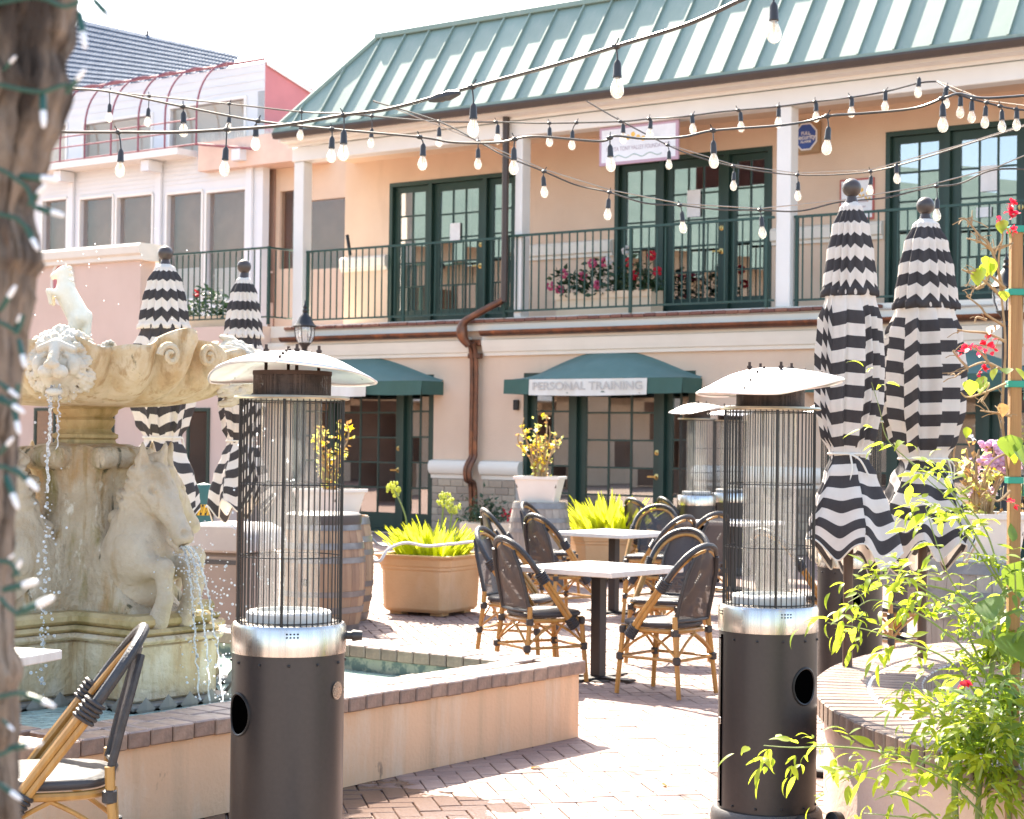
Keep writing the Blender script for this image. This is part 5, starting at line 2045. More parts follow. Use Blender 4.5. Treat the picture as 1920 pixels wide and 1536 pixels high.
def make_chair(name, label, loc, rz):
    """local +y is where the sitter faces"""
    c = thing(name, label, 'chair', loc, rz, CG)
    # seat: rounded black cushion of woven cloth
    out_ = []
    for k in range(40):
        t = 2 * PI * k / 40
        e = 2 / 3.2
        out_.append((.215 * abs(math.cos(t)) ** e * (1 if math.cos(t) >= 0 else -1) * (1 + .06 * math.sin(t)), .215 * abs(math.sin(t)) ** e * (1 if math.sin(t) >= 0 else -1)))
    mb = MB()
    vs = []
    for (s_, z) in ((.90, .425), (1.0, .435), (1.01, .45), (.97, .462), (.80, .468), (.40, .466), (.05, .464)):
        vs += [(x_ * s_, y_ * s_, z) for x_, y_ in out_]
    fs = [(i * 40 + k, i * 40 + (k + 1) % 40, (i + 1) * 40 + (k + 1) % 40, (i + 1) * 40 + k) for i in range(6) for k in range(40)]
    fs += [tuple(range(40))[::-1], tuple(range(240, 280))]
    mb.add(vs, fs).build('seat', M['fabric_dark'], c, smooth=60)
    # bamboo ring under the seat
    MB().tube([(x_ * .95, y_ * .95, .408) for x_, y_ in out_], .015, 8, closed=True).build('seat_ring', M['bamboo'], c)
    # the arch: wrapped hoop over the back, running down as double bamboo bars to the seat sides
    ap = []
    for k in range(27):
        t = PI * k / 26
        ap.append((.224 * math.cos(t), -.145 - .165 * abs(math.sin(t)) ** .8, .700 + .235 * abs(math.sin(t)) ** .8))
    MB().tube(ap, .019, 10).build('back_hoop', M['binding'], c)
    ip = [(x_ * .89, y_ + .010, .70 + (z_ - .70) * .90 - .012) for x_, y_, z_ in ap]
    MB().tube(ip, .011, 8).build('inner_hoop', M['bamboo'], c)
    wr = MB()
    for q in range(5):
        f = (q - 2) * .016
        cxp = Vector((0, -f * .57, f * .82))
        pts = [cxp + Vector((.020 * math.cos(2 * PI * k / 12), .034 * math.sin(2 * PI * k / 12) * .82, .034 * math.sin(2 * PI * k / 12) * .57)) for k in range(12)]
        wr.tube(pts, .0078, 6, closed=True)
    wrm = wr.mesh('wrapping', M['binding'])
    for sx in (-1, 1):
        bars = MB()
        for o_ in (-.0135, .0135):
            bars.tube([(sx * .224, -.140 + o_ * .8, .70 + o_ * .5), (sx * .226, -.01 + o_ * .8, .53 + o_ * .5), (sx * .226, .118 + o_ * .8, .36 + o_ * .5)], .0150, 8)
        br = bars.build('arm_bar', M['bamboo'], c, weld=False)
        ob('wrapping', wrm, br, (sx * .225, -.132, .690))
        ob('wrapping', wrm, br, (sx * .225, .092, .395))
        # legs
        MB().tube([(sx * .19, -.20, .50), (sx * .195, -.205, .40), (sx * .215, -.25, .004)], [.0165, .0165, .015], 9).build('leg', M['bamboo'], c)
        MB().tube([(sx * .185, .18, .43), (sx * .19, .185, .38), (sx * .205, .215, .004)], [.0165, .0165, .015], 9).build('leg', M['bamboo'], c)
        # back uprights, black sleeve
        MB().tube([(sx * .18, -.200, .47), (sx * .178, -.235, .62), (sx * .165, -.272, .76), (sx * .13, -.298, .86)], .0145, 8).build('back_upright', M['binding'], c)
    # back cloth
    def bk(a, b_):
        x_ = (2 * a - 1)
        z_ = .46 + .45 * b_
        hw = .182 if b_ < .5 else .182 * math.sqrt(max(0., 1 - ((b_ - .5) / .5) ** 2.2))
        yy = -.200 - .095 * (b_ ** 1.1) - .020 * (1 - x_ * x_) * (.4 + .6 * b_)
        return (x_ * max(hw, .004), yy, z_)
    MB().sheet(16, 18, bk).build('backrest', M['fabric_back'], c, smooth=80)
    MB().tube([(-.178, -.201, .472), (0, -.222, .470), (.178, -.201, .472)], .011, 8).build('back_rail', M['binding'], c)
    # stretchers and slanted struts
    L = [(.208, -.228, .235), (.197, .198, .235), (-.197, .198, .235), (-.208, -.228, .235)]
    for i in range(4):
        MB().tube([L[i], L[(i + 1) % 4]], .0095, 7).build('stretcher', M['bamboo'], c)
    for i in range(4):
        a_, b2 = L[i], L[(i + 1) % 4]
        mid = ((a_[0] + b2[0]) / 2 * .98, (a_[1] + b2[1]) / 2 * .98, .392)
        for q in (a_, b2):
            mm_ = ((q[0] + mid[0]) / 2, (q[1] + mid[1]) / 2, .335)
            MB().tube(smooth_path([(q[0], q[1], .25), mm_, mid], 4), .0085, 7).build('strut', M['bamboo'], c)
    jb = MB().tube([(0, 0, -.024), (0, 0, -.018), (0, 0, .018), (0, 0, .024)], [.0155, .025, .025, .0155], 9).mesh('binding', M['binding'])
    for (x_, y_, z_) in L:
        ob('binding', jb, c, (x_, y_, z_))
    for (x_, y_) in ((.193, -.202), (.188, .183), (-.188, .183), (-.193, -.202)):
        ob('binding', jb, c, (x_, y_, .402))
    return c


def make_table(name, label, loc, rz, size=.76):
    t = thing(name, label, 'table', loc, rz, TG)
    s_ = size / 2
    MB().box(-s_, s_, -s_, s_, .705, .742).build('tabletop', M['table_top'], t, bevel=.004)
    MB().box(-.038, .038, -.038, .038, .021, .69).build('leg', M['table_leg'], t, bevel=.004)
    MB().box(-.16, .16, -.16, .16, .69, .704).build('mounting_plate', M['table_leg'], t, bevel=.003)
    b_ = MB()
    b_.box(-.28, .28, -.04, .04, .006, .02)
    b_.box(-.04, .04, -.28, -.0405, .006, .0195).box(-.04, .04, .0405, .28, .006, .0195)
    b_.box(-.14, .14, -.14, .14, .002, .0055)
    b_.build('foot', M['table_leg'], t, smooth=None)
    return t


T1 = foot(1122, 1200, 12.0)
table = make_table('bistro_table', 'white square table nearest the fountain corner, set with four chairs', T1, rad(-40), .80)
ct = None


def seat_at(T, ang, dist, label, turn=0.):
    """a chair whose sitter faces the table's middle; ang = direction from the table to the chair"""
    global ct
    p_ = T + Vector((math.cos(ang), math.sin(ang), 0)) * dist
    rz_ = ang + PI / 2 + turn
    if ct is None:
        ct = make_chair('bistro_chair', label, p_, rz_)
        return ct
    return dup(ct, p_, rz_, label, CG)


def chair_px(px, Y, rz_, label):
    global ct
    p_ = foot(px, 1150, Y)
    if ct is None:
        ct = make_chair('bistro_chair', label, p_, rz_)
        return ct
    return dup(ct, p_, rz_, label, CG)


chair_px(1018, 11.9, rad(-62), 'front left chair at the nearest table, beside the basin corner')
chair_px(1246, 11.35, rad(52), 'front right chair at the nearest table, beside the right heater')
chair_px(975, 12.9, rad(-110), 'rear left chair of the nearest table, mostly hidden behind another chair')
chair_px(1250, 12.9, rad(146), 'rear right chair at the nearest table, its mesh back turned to us')
T2 = foot(1150, 1150, 16.6)
dup(table, T2, rad(-40), 'second white square table, between the nearest table and the grey barrel', TG)
chair_px(1052, 15.6, rad(-55), 'front left chair at the second table, its arch seen against the tabletop')
chair_px(965, 16.6, rad(-75), 'dark chair beside the terracotta lily planter, left of the second table')
chair_px(1035, 18.2, rad(-110), 'small chair back peeking out before the grey barrel')
chair_px(1232, 15.7, rad(48), 'front right chair at the second table, arm bars facing us')
chair_px(1218, 17.8, rad(160), 'rear right chair at the second table, rounded back by the far planter')
T3 = foot(1372, 1100, 19.2)
dup(table, T3, rad(-40), 'white table at the back behind the right heater cage', TG, None)
chair_px(1300, 16.6, rad(40), 'chair in front of the back table, just left of the right heater')
chair_px(1224, 20.2, rad(-60), 'small chair at the far end in front of the far lily planter')
chair_px(1284, 20.6, rad(-70), 'chair left of the far patio heaters at the back table')
T4 = foot(1690, 1100, 14.6)
dup(table, T4, rad(-38), 'white table glimpsed below the striped umbrellas', TG)
chair_px(1672, 12.6, rad(30), 'chair glimpsed through the vine below the striped umbrellas')
chair_px(1490, 13.4, rad(-60), 'chair seen through the right heater cage')
chair_px(1800, 13.9, rad(110), 'chair at the right behind the barrel with the flower pot')
# foreground chair and table at the lower left
fc = dup(ct, foot(90, 1450, 6.05), rad(103), 'foreground bamboo chair seen from the side beside the tree trunk', CG, .985)
Tf = foot(-172, 1260, 6.75)
dup(table, Tf, rad(-20), 'foreground white table, its corner showing behind the tree trunk', TG)

# ================================================================ STRIPED UMBRELLAS
UG = 'closed black and white striped umbrellas'


def make_umbrella(name, label, loc, rz, seed, H=2.70, bot=1.02, scale=1., wide=1., lean=0.):
    u_ = thing(name, label, 'umbrella', loc, rz, UG)
    rng = random.Random(seed)
    MB().tube([(0, 0, .05), (0, 0, H - .1)], .024, 12).build('pole', M['umbrella_pole'], u_)
    MB().lathe([(.0, .0), (.26, .0), (.27, .03), (.24, .06), (.06, .08), (.045, .32), (.03, .33), (0, .33)], 28).build('stand', M['black_metal'], u_, smooth=40)
    MB().ball((0, 0, H - .052), .046, 18, 12).tube([(0, 0, H - .16), (0, 0, H - .09)], [.045, .022], 14).build('finial', M['finial'], u_, smooth=60)
    T0 = H - .12                                   # top of the cloth
    Lc = T0 - bot
    nA, nV = 300, 160
    ph = [rng.uniform(0, 6.28) for _ in range(8)]
    prof = [(0, .035), (.02, .062), (.10, .098), (.20, .122), (.30, .138), (.345, .144), (.36, .138), (.42, .156), (.52, .170), (.62, .168), (.70, .140), (.745, .112), (.76, .110), (.80, .140), (.88, .190), (.95, .222), (1.0, .232)]

    def R(v):
        for i in range(len(prof) - 1):
            if v <= prof[i + 1][0]:
                f = (v - prof[i][0]) / (prof[i + 1][0] - prof[i][0])
                f = f * f * (3 - 2 * f)
                return prof[i][1] + (prof[i + 1][1] - prof[i][1]) * f
        return prof[-1][1]
    vs, band = [], []

    def pleats(n_):
        """irregular pleat boundaries round the pole, each pleat with its own slant, offset and depth"""
        w_ = [rng.uniform(.6, 1.5) for _ in range(n_)]
        t_ = sum(w_)
        edges, a_ = [0.], 0.
        for q_ in w_:
            a_ += q_ / t_
            edges.append(a_)
        return edges, [(rng.uniform(-.040, .040), rng.uniform(-.030, .030), rng.uniform(.05, .20) * rng.choice((-1, 1, 1))) for _ in range(n_)]
    mid_p, low_p, top_n = pleats(15), pleats(8), 15

    def pleat_at(P_, f):
        ed, pr_ = P_
        for q_ in range(len(pr_)):
            if f < ed[q_ + 1]:
                return (f - ed[q_]) / (ed[q_ + 1] - ed[q_]), pr_[q_], q_
        return 1., pr_[-1], len(pr_) - 1
    for j in range(nV + 1):
        v = j / nV
        for i in range(nA):
            a = 2 * PI * i / nA
            f = i / nA
            r_ = R(v) * wide
            vz = v * .26 / .35 if v < .35 else (.26 + (v - .35) * .45 / .402 if v < .752 else .71 + (v - .752) * .29 / .248)
            zz = T0 - vz * Lc
            lift = 0.
            # pleats soften where the cloth is tied
            if v <= .35:
                g = (f * top_n + .18 * math.sin(3 * a + ph[0])) % 1.0
                tri = abs(2 * g - 1)
                fold = (.5 - tri) * .20 * min(1., v / .06) + .05 * math.sin(3 * a + ph[1])
                amp_ = .019 * (v / .35) ** .8 + .003
                bv = vz * Lc + amp_ * (2 * tri - 1) * (.65 + .35 * math.sin(2 * a + ph[2]))
                if v > .30:
                    lift = -.014 * ((v - .30) / .05) * (1 - 2 * tri)
            else:
                fr2 = min(1., max(0., (v - .72) / .06))
                p1_, (sl1_, of1_, dp1_), k1_ = pleat_at(mid_p, (f + .012 * math.sin(v * 7 + ph[3])) % 1.0)
                p2_, (sl2_, of2_, dp2_), k2_ = pleat_at(low_p, (f + .02 * math.sin(v * 9 + ph[4])) % 1.0)
                e1 = min(1., (v - .35) / .06)
                tie_ = math.exp(-((v - .752) / .03) ** 2)
                f1_ = dp1_ * (p1_ - .5) * 1.5 + .05 * math.cos(2 * PI * p1_)
                f2_ = (.10 * math.cos(2 * PI * p2_) + dp2_ * (p2_ - .5)) * (.7 + 2.2 * max(0., v - .76))
                fold = (f1_ * (1 - fr2) + f2_ * fr2) * e1 * (1 - .55 * tie_) + .07 * math.sin(2 * a + ph[6]) * math.sin(min(1., (v - .35) / .4) * PI)
                bv = vz * Lc + ((sl1_ * (p1_ - .5) * 1.3 + of1_) * (1 - fr2) + (sl2_ * 2.4 * (p2_ - .5) + of2_ * .8) * fr2) * e1
                if v > .76:
                    k = (v - .76) / .24
                    fold += k * .16 * math.sin(a + ph[5]) + k * .12 * math.sin(3 * a + ph[7])
                    lift = k * k * (.050 * math.cos(2 * PI * p2_) + .06 * sl2_ * 10 * (p2_ - .5) + .05 * math.sin(a + ph[6]))
            rr_ = r_ * (1 + fold)
            if .325 < v < .352:
                rr_ *= 1.05
            vs.append((rr_ * math.cos(a), rr_ * math.sin(a), zz + lift))
            band.append(bv / .118 + .12)
    fs = [(j * nA + i, j * nA + (i + 1) % nA, (j + 1) * nA + (i + 1) % nA, (j + 1) * nA + i) for j in range(nV) for i in range(nA)]
    me = bpy.data.meshes.new('canopy')
    me.from_pydata(vs, [], fs)
    at_ = me.attributes.new('band', 'FLOAT', 'POINT')
    at_.data.foreach_set('value', band)
    me.polygons.foreach_set('use_smooth', [True] * len(me.polygons))
    me.materials.append(M['canvas'])
    ob('canopy', me, u_)
    hem = [vs[nV * nA + i] for i in range(nA)]
    MB().tube(hem, .0045, 5, closed=True).build('hem', M['trim'], u_)
    # tie round the waist
    jt = int(.752 * nV)
    tie = []
    for i in range(0, nA, 3):
        q = vs[jt * nA + i]
        tie.append((q[0] * 1.03, q[1] * 1.03, q[2]))
    tb_ = MB().tube(tie, .006, 5, closed=True)
    q = Vector(vs[jt * nA + int(nA * .70)]) * 1.0
    fr_ = Vector((q.x, q.y, 0)).normalized()
    q = q + fr_ * .012
    tb_.tube(smooth_path([q, q + fr_ * .02 + Vector((.01, 0, -.07)), q + fr_ * .015 + Vector((.0, 0, -.14)), q + fr_ * .03 + Vector((.02, 0, -.21))], 4), .005, 5)
    tb_.tube(smooth_path([q, q + fr_ * .03 + Vector((.05, 0, -.03)), q + fr_ * .03 + Vector((.09, 0, -.10))], 4), .005, 5)
    tb_.build('tie', M['trim'], u_)
    return u_


make_umbrella('patio_umbrella', 'taller right-hand striped umbrella, between the right heater and its twin', foot(1592, 900, 8.75), rad(10), 1, H=2.86, bot=1.02, wide=.86)
make_umbrella('patio_umbrella', 'striped umbrella nearest the red-flowered vine post', foot(1731, 900, 9.15), rad(75), 2, H=2.83, bot=1.00, wide=1.04)
make_umbrella('patio_umbrella', 'striped umbrella rising behind the fountain bowl, left of its twin', foot(306, 750, 11.1), rad(130), 3, H=2.74, bot=1.12, wide=1.0)
make_umbrella('patio_umbrella', 'striped umbrella seen between the fountain bowl and the left heater', foot(454, 750, 11.8), rad(200), 4, H=2.73, bot=1.10, wide=.82)

# ================================================================ BARRELS, POTS, PLANTERS
def make_barrel(name, label, loc, rz, wood='oak', lid=None):
    b_ = thing(name, label, 'barrel', loc, rz, 'wine barrels used as stands')

    def R(z):
        return .285 + .055 * (1 - ((z - .45) / .45) ** 2)
    n_ = 22
    stv = MB()
    e = .010
    rows = 9
    vs = []
    for j in range(rows + 1):
        z = .9 * j / rows
        for (k, rr_) in ((0, 0), (1, 0), (1, -.025), (0, -.025)):
            a = -PI / n_ + e / 2 if k == 0 else PI / n_ - e / 2
            vs.append(((R(z) + rr_) * math.cos(a), (R(z) + rr_) * math.sin(a), z))
    fs = []
    for j in range(rows):
        for k in range(4):
            fs.append((j * 4 + k, j * 4 + (k + 1) % 4, (j + 1) * 4 + (k + 1) % 4, (j + 1) * 4 + k))
    fs += [(3, 2, 1, 0), (rows * 4, rows * 4 + 1, rows * 4 + 2, rows * 4 + 3)]
    sm = stv.add(vs, fs).mesh('stave', M[wood], smooth=40)
    for k in range(n_):
        ob('stave', sm, b_, (0, 0, 0), (0, 0, 2 * PI * k / n_))
    for (z, h_) in ((.015, .06), (.17, .05), (.30, .045), (.57, .045), (.68, .05), (.83, .06)):
        MB().lathe([(R(z) + .001, z), (R(z) + .005, z), (R(z + h_) + .005, z + h_), (R(z + h_) + .001, z + h_), (R(z) + .001, z)], 40).build('hoop', M['hoop'], b_, smooth=40)
    MB().lathe([(0, .86), (.27, .86), (.27, .875), (0, .875)], 32).build('barrel_head', M[wood], b_)
    MB().lathe([(0, 0), (.028, .0), (.028, .006), (0, .006)], 16).build('bung_hole', M['black_hole'], b_, (R(.42) * math.cos(-1.0) - .003, R(.42) * math.sin(-1.0) - .003, .42), (0, PI / 2, -1.0))
    if lid:
        MB().lathe([(0, .876), (.30, .876), (.305, .89), (.305, .95), (.28, .965), (0, .97)], 40).build('lid', M[lid], b_, smooth=40)
    return b_


WPG = 'white square flower pots on barrels'


def make_pot(name, label, loc, rz, s0=.16, s1=.23, h_=.27):
    p_ = thing(name, label, 'flower pot', loc, rz, WPG)
    pr = [(s0, 0), (s1 * .97, h_ * .90), (s1 * 1.04, h_ * .901), (s1 * 1.05, h_), (s1 * .94, h_), (s1 * .90, h_ * .85)]
    mb = MB()
    vs = []
    for (s_, z) in pr:
        c_ = s_ * .92
        vs += [(-s_, -c_, z), (-c_, -s_, z), (c_, -s_, z), (s_, -c_, z), (s_, c_, z), (c_, s_, z), (-c_, s_, z), (-s_, c_, z)]
    fs = [(i * 8 + k, i * 8 + (k + 1) % 8, (i + 1) * 8 + (k + 1) % 8, (i + 1) * 8 + k) for i in range(len(pr) - 1) for k in range(8)]
    fs.append(tuple(range(8))[::-1])
    mb.add(vs, fs).build('pot', M['white_pot'], p_, smooth=None)
    MB().box(-s1 * .89, s1 * .89, -s1 * .89, s1 * .89, h_ * .6, h_ * .86).build('soil', M['soil'], p_, smooth=None)
    return p_


FLOWER = MB()
for k in range(5):
    a = 2 * PI * k / 5
    FLOWER.add([(0, 0, 0), (.5 * math.cos(a - .5), .5 * math.sin(a - .5), .2), (math.cos(a), math.sin(a), .15), (.5 * math.cos(a + .5), .5 * math.sin(a + .5), .2)], [(0, 1, 2, 3)])
FM = {}


def bloom(mat, size, loc, parent, rng, name='flower'):
    k = (mat, round(size, 3))
    if k not in FM:
        mb = MB()
        mb.v = [tuple(c * size for c in v) for v in FLOWER.v]
        mb.f = FLOWER.f
        FM[k] = mb.mesh(name, M[mat], smooth=None, weld=False)
    ob(name, FM[k], parent, loc, (rng.uniform(-1.2, 1.2), rng.uniform(-1.2, 1.2), rng.uniform(0, 6)))


def dry_plant(pot, label, seed, base_z, hgt, spread, n_stem, n_fl, cols, nm='flowering_plant', gname='plants in the white pots'):
    rng = random.Random(seed)
    loc = pot.location.copy()
    loc.z += base_z
    pl_ = thing(nm, label, 'plant', loc, 0, gname)
    tips = []
    for k in range(n_stem):
        a = rng.uniform(0, 2 * PI)
        q = rng.uniform(.2, 1)
        h_ = hgt * rng.uniform(.55, 1.)
        pts = smooth_path([(.08 * q * math.cos(a), .08 * q * math.sin(a), 0), (.5 * spread * q * math.cos(a), .5 * spread * q * math.sin(a), h_ * .45), (spread * q * math.cos(a + .2), spread * q * math.sin(a + .2), h_ * .8), (spread * q * math.cos(a + .3) * .95, spread * q * math.sin(a + .3) * .95, h_)], 5)
        MB().tube(pts, [.011 - .006 * i / len(pts) for i in range(len(pts))], 6).build('stem', M['twig'], pl_)
        tips.append(pts)
    for k in range(n_fl):
        pts = rng.choice(tips)
        p_ = pts[rng.randrange(len(pts) // 3, len(pts))] + Vector((rng.gauss(0, .035), rng.gauss(0, .035), rng.gauss(0, .03)))
        bloom(rng.choice(cols), rng.uniform(.030, .048), p_, pl_, rng)

    def fn(r):
        pts_ = r.choice(tips)
        return pts_[r.randrange(0, len(pts_))] + Vector((r.gauss(0, .03), r.gauss(0, .03), r.gauss(0, .03))), (r.uniform(-1, 1), r.uniform(-1, 1), r.uniform(-.5, 1))
    scatter_leaves(110, fn, .05, 'dry_leaf', 'dry_leaves', pl_, seed)
    scatter_leaves(70, fn, .055, 'seed_head', 'small_leaves', pl_, seed + 1)
    return pl_


b1 = make_barrel('wine_barrel', 'oak wine barrel with a pale round lid behind the left heater', foot(606, 1080, 14.7), rad(-50), 'oak', 'bin_dark')
b2 = make_barrel('wine_barrel', 'reddish oak barrel half hidden behind the lidded barrel', foot(627, 1060, 15.7), rad(10), 'oak')
b3 = make_barrel('wine_barrel', 'weathered grey barrel under the white pot of yellow flowers near the brick wall', foot(1012, 960, 19.8), rad(10), 'oak_grey')
b4 = make_barrel('wine_barrel', 'pale barrel under the pink flower pot at the right edge', foot(1838, 1150, 10.68), rad(30), 'oak_grey')
w1 = make_pot('flower_pot', 'white square pot behind the left heater cage', foot(613, 1000, 14.3) + Vector((0, 0, 1.0)), rad(-30), .18, .235, .25)
w1.location = Vector((b2.location.x - .05, b2.location.y, .876))
w2 = make_pot('flower_pot', 'white square pot standing on the weathered grey barrel', Vector((b3.location.x, b3.location.y, .876)), rad(-12), .18, .245, .30)
w3 = make_pot('flower_pot', 'white square pot of mixed flowers at the right by the vine', Vector((b4.location.x, b4.location.y, .876)), rad(-8), .19, .24, .30)
dry_plant(w1, 'yellow flowered plant in the white pot seen through the left heater cage', 5, .21, .62, .20, 10, 34, ['yellow_petal', 'yellow_petal', 'seed_head'])
dry_plant(w2, 'leggy dry plant with yellow blooms on the grey barrel', 8, .25, .72, .28, 13, 46, ['yellow_petal', 'yellow_petal', 'seed_head', 'white_petal'])
fp = dry_plant(w3, 'mixed plant of yellow and white blooms at the right by the vine', 15, .25, .45, .26, 12, 34, ['yellow_petal', 'seed_head', 'white_petal', 'mauve_petal'])
rng = random.Random(4)
for (dx, dz, s_) in ((.02, .40, .085), (.13, .33, .06)):
    hd = MB()
    for k in range(40):
        v = Vector((rng.gauss(0, 1), rng.gauss(0, 1), rng.gauss(0, 1))).normalized() * s_ * rng.uniform(.7, 1)
        hd.ball(v, .022, 5, 4, (1, 1, .7))
    h2 = hd.build('flower_head', M['mauve_petal'], fp, (dx, -.12, dz))
    h2['label'] = 'large pale mauve flower head'


def lily_planter(name, label, loc, rz, seed, s0, s1, h_, n_leaf, Ll, stalks, plabel):
    t = thing(name, label, 'planter', loc, rz, 'terracotta lily planters')
    pr = [(s0 * .93, .03), (s0, .06), (s1 * .94, h_ * .74), (s1 * .97, h_ * .76), (s1 * .97, h_ * .80), (s1 * 1.0, h_ * .82), (s1 * 1.03, h_ * .93), (s1 * 1.12, h_ * .97), (s1 * 1.14, h_), (s1 * .98, h_), (s1 * .92, h_ * .9)]
    vs = []
    for (s_, z) in pr:
        c_ = s_ * .80
        vs += [(-s_, -c_, z), (-c_, -s_, z), (c_, -s_, z), (s_, -c_, z), (s_, c_, z), (c_, s_, z), (-c_, s_, z), (-s_, c_, z)]
    fs = [(i * 8 + k, i * 8 + (k + 1) % 8, (i + 1) * 8 + (k + 1) % 8, (i + 1) * 8 + k) for i in range(len(pr) - 1) for k in range(8)]
    fs.append(tuple(range(8))[::-1])
    MB().add(vs, fs).build('pot', M['terracotta'], t, bevel=.004, smooth=None)
    ftm = MB()
    for sx in (-1, 1):
        for sy in (-1, 1):
            ftm.box(sx * s0 * .62 - .06, sx * s0 * .62 + .06, sy * s0 * .62 - .06, sy * s0 * .62 + .06, .002, .0295)
    ftm.build('feet', M['terracotta'], t, smooth=None, weld=False)
    MB().lathe([(0, h_ * .88), (s1 * .9, h_ * .88)], 16).build('soil', M['soil'], t)
    rng = random.Random(seed)
    pl_ = thing('lily_plant', plabel, 'plant', loc + Vector((0, 0, h_ * .9)), rz, 'lily plants in the terracotta planters')
    variants = []
    for q in range(5):
        bend = .25 + .22 * q
        L2 = Ll * (1 - .06 * q)
        vs, m_ = [], 7
        for j in range(m_ + 1):
            f = j / m_
            w_ = .026 * math.sin(PI * min(1, f * .8 + .22)) * (1 if f < 1 else .15)
            y_ = L2 * math.sin(bend * f ** 1.3) * .75
            z_ = L2 * f * (1 - .30 * bend * f)
            vs += [(-w_, y_, z_), (0, y_ + .006, z_ - .004), (w_, y_, z_)]
        fs = []
        for j in range(m_):
            for k in (0, 1):
                fs.append((j * 3 + k, j * 3 + k + 1, (j + 1) * 3 + k + 1, (j + 1) * 3 + k))
        variants.append(MB().add(vs, fs).mesh('leaf', M['lily_leaf'], smooth=60, weld=False))
    for k in range(n_leaf):
        a = rng.uniform(0, 2 * PI)
        rr_ = s1 * .82 * math.sqrt(rng.random())
        ob('leaf', variants[min(4, int(rr_ / s1 * 4 + rng.random() * 1.6))], pl_, (rr_ * math.cos(a), rr_ * math.sin(a), 0), (rng.uniform(-.15, .15), rng.uniform(-.15, .15), a - PI / 2 + rng.uniform(-.7, .7)), rng.uniform(.7, 1.12))
    for (dx, dy, hz, lean) in stalks:
        tip = Vector((dx + lean, dy, hz))
        MB().tube(smooth_path([(dx, dy, 0), (dx + lean * .3, dy, hz * .6), tip], 4), .008, 6).build('stalk', M['green_stem'], pl_)
        hd = MB()
        for k in range(34):
            v = Vector((rng.gauss(0, 1), rng.gauss(0, 1), rng.gauss(0, 1))).normalized()
            hd.tube([tip, tip + v * .055], .002, 3).ball(tip + v * .065, .0125, 5, 4, (1, 1, 1.3))
        hd.build('seed_head', M['seed_head'], pl_, weld=False)
    return t


lily_planter('lily_planter', 'square terracotta planter with clipped corners beside the barrels, white hose on its rim', foot(808, 1100, 16.4), rad(-27), 21, .335, .37, .54, 210, .43,
             [(-.22, 0, .62, -.18), (.04, .1, .54, .03), (.15, .05, .48, .04)], 'bright lime lily leaves with pale seed heads by the barrels')
lily_planter('lily_planter', 'far terracotta planter behind the bistro tables', foot(1140, 1000, 20.6), rad(10), 33, .42, .48, .56, 170, .56, [], 'dense lime lily leaves behind the bistro tables')
# white hose looped round the planter rim to the barrel
hp = [at(690, 1050, 15.75), at(712, 1052, 15.7), at(728, 1030, 15.75), at(760, 1018, 15.8), at(800, 1024, 15.85), at(850, 1020, 15.85), at(900, 1016, 16.0), at(912, 1032, 16.1), at(922, 1075, 16.2), at(930, 1140, 16.2)]
tag(MB().tube(smooth_path(hp, 6), .014, 8).build('hose', M['hose'], None), 'white hose looped over the rim of the lily planter', 'hose')
chn = MB()
for k in range(26):
    f = k / 25
    p_ = at(690 + 34 * f, 1000 + 24 * f + 8 * math.sin(f * PI), 15.7)
    chn.ball(p_, .012, 6, 4, (1.2, .6, .8))
tag(chn.build('chain', M['chain'], None, weld=False), 'short metal chain between the barrels and the lily planter', 'chain')
# low shrub bed at the brick wall
sb = thing('low_planter_box', 'low tan box with a dark green shrub against the brick wall', 'planter', foot(925, 975, 24.5))
MB().box(-.45, .45, -.2, .2, 0, .45).build('box', M['cream_box'], sb, bevel=.01)


def fn(r):
    return (r.gauss(-.12, .16), r.gauss(0, .1), .45 + abs(r.gauss(.05, .14))), (r.uniform(-1, 1), r.uniform(-1, 1), r.uniform(-.2, 1))


scatter_leaves(420, fn, .07, 'shrub_leaf', 'foliage', sb, 44)


def fn(r):
    return (r.gauss(.28, .08), r.gauss(0, .1), .45 + abs(r.gauss(.02, .08))), (r.uniform(-1, 1), r.uniform(-1, 1), r.uniform(-.2, 1))


scatter_leaves(80, fn, .07, 'red_petal', 'red_flowers', sb, 45)

# ================================================================ BOLLARD, LAMPS, BIN
bo = thing('bollard', 'green bollard with a yellow and black hazard band behind the fountain', 'bollard', foot(382, 950, 15.2))
MB().lathe([(0, 0), (.085, 0), (.085, 1.12), (.06, 1.165), (0, 1.18)], 24).build('post', M['bollard_green'], bo, smooth=40)
MB().lathe([(.086, .91), (.0885, .91), (.0885, 1.0), (.086, 1.0), (.086, .91)], 24).build('hazard_band', M['chevron_yellow'], bo)
hz = MB()
for k in range(14):
    a = 2 * PI * k / 14
    hz.add([(.0892 * math.cos(a + q), .0892 * math.sin(a + q), z) for q, z in ((0, .912), (.2, .912), (.42, .998), (.22, .998))], [(0, 1, 2, 3)])
hz.build('hazard_stripes', M['black_metal'], bo, smooth=None, weld=False)
MB().lathe([(.086, .80), (.12, .80), (.125, .82), (.12, .85), (.086, .85)], 24).build('collar', M['hoop'], bo)

LG = 'black lantern lamps on posts'


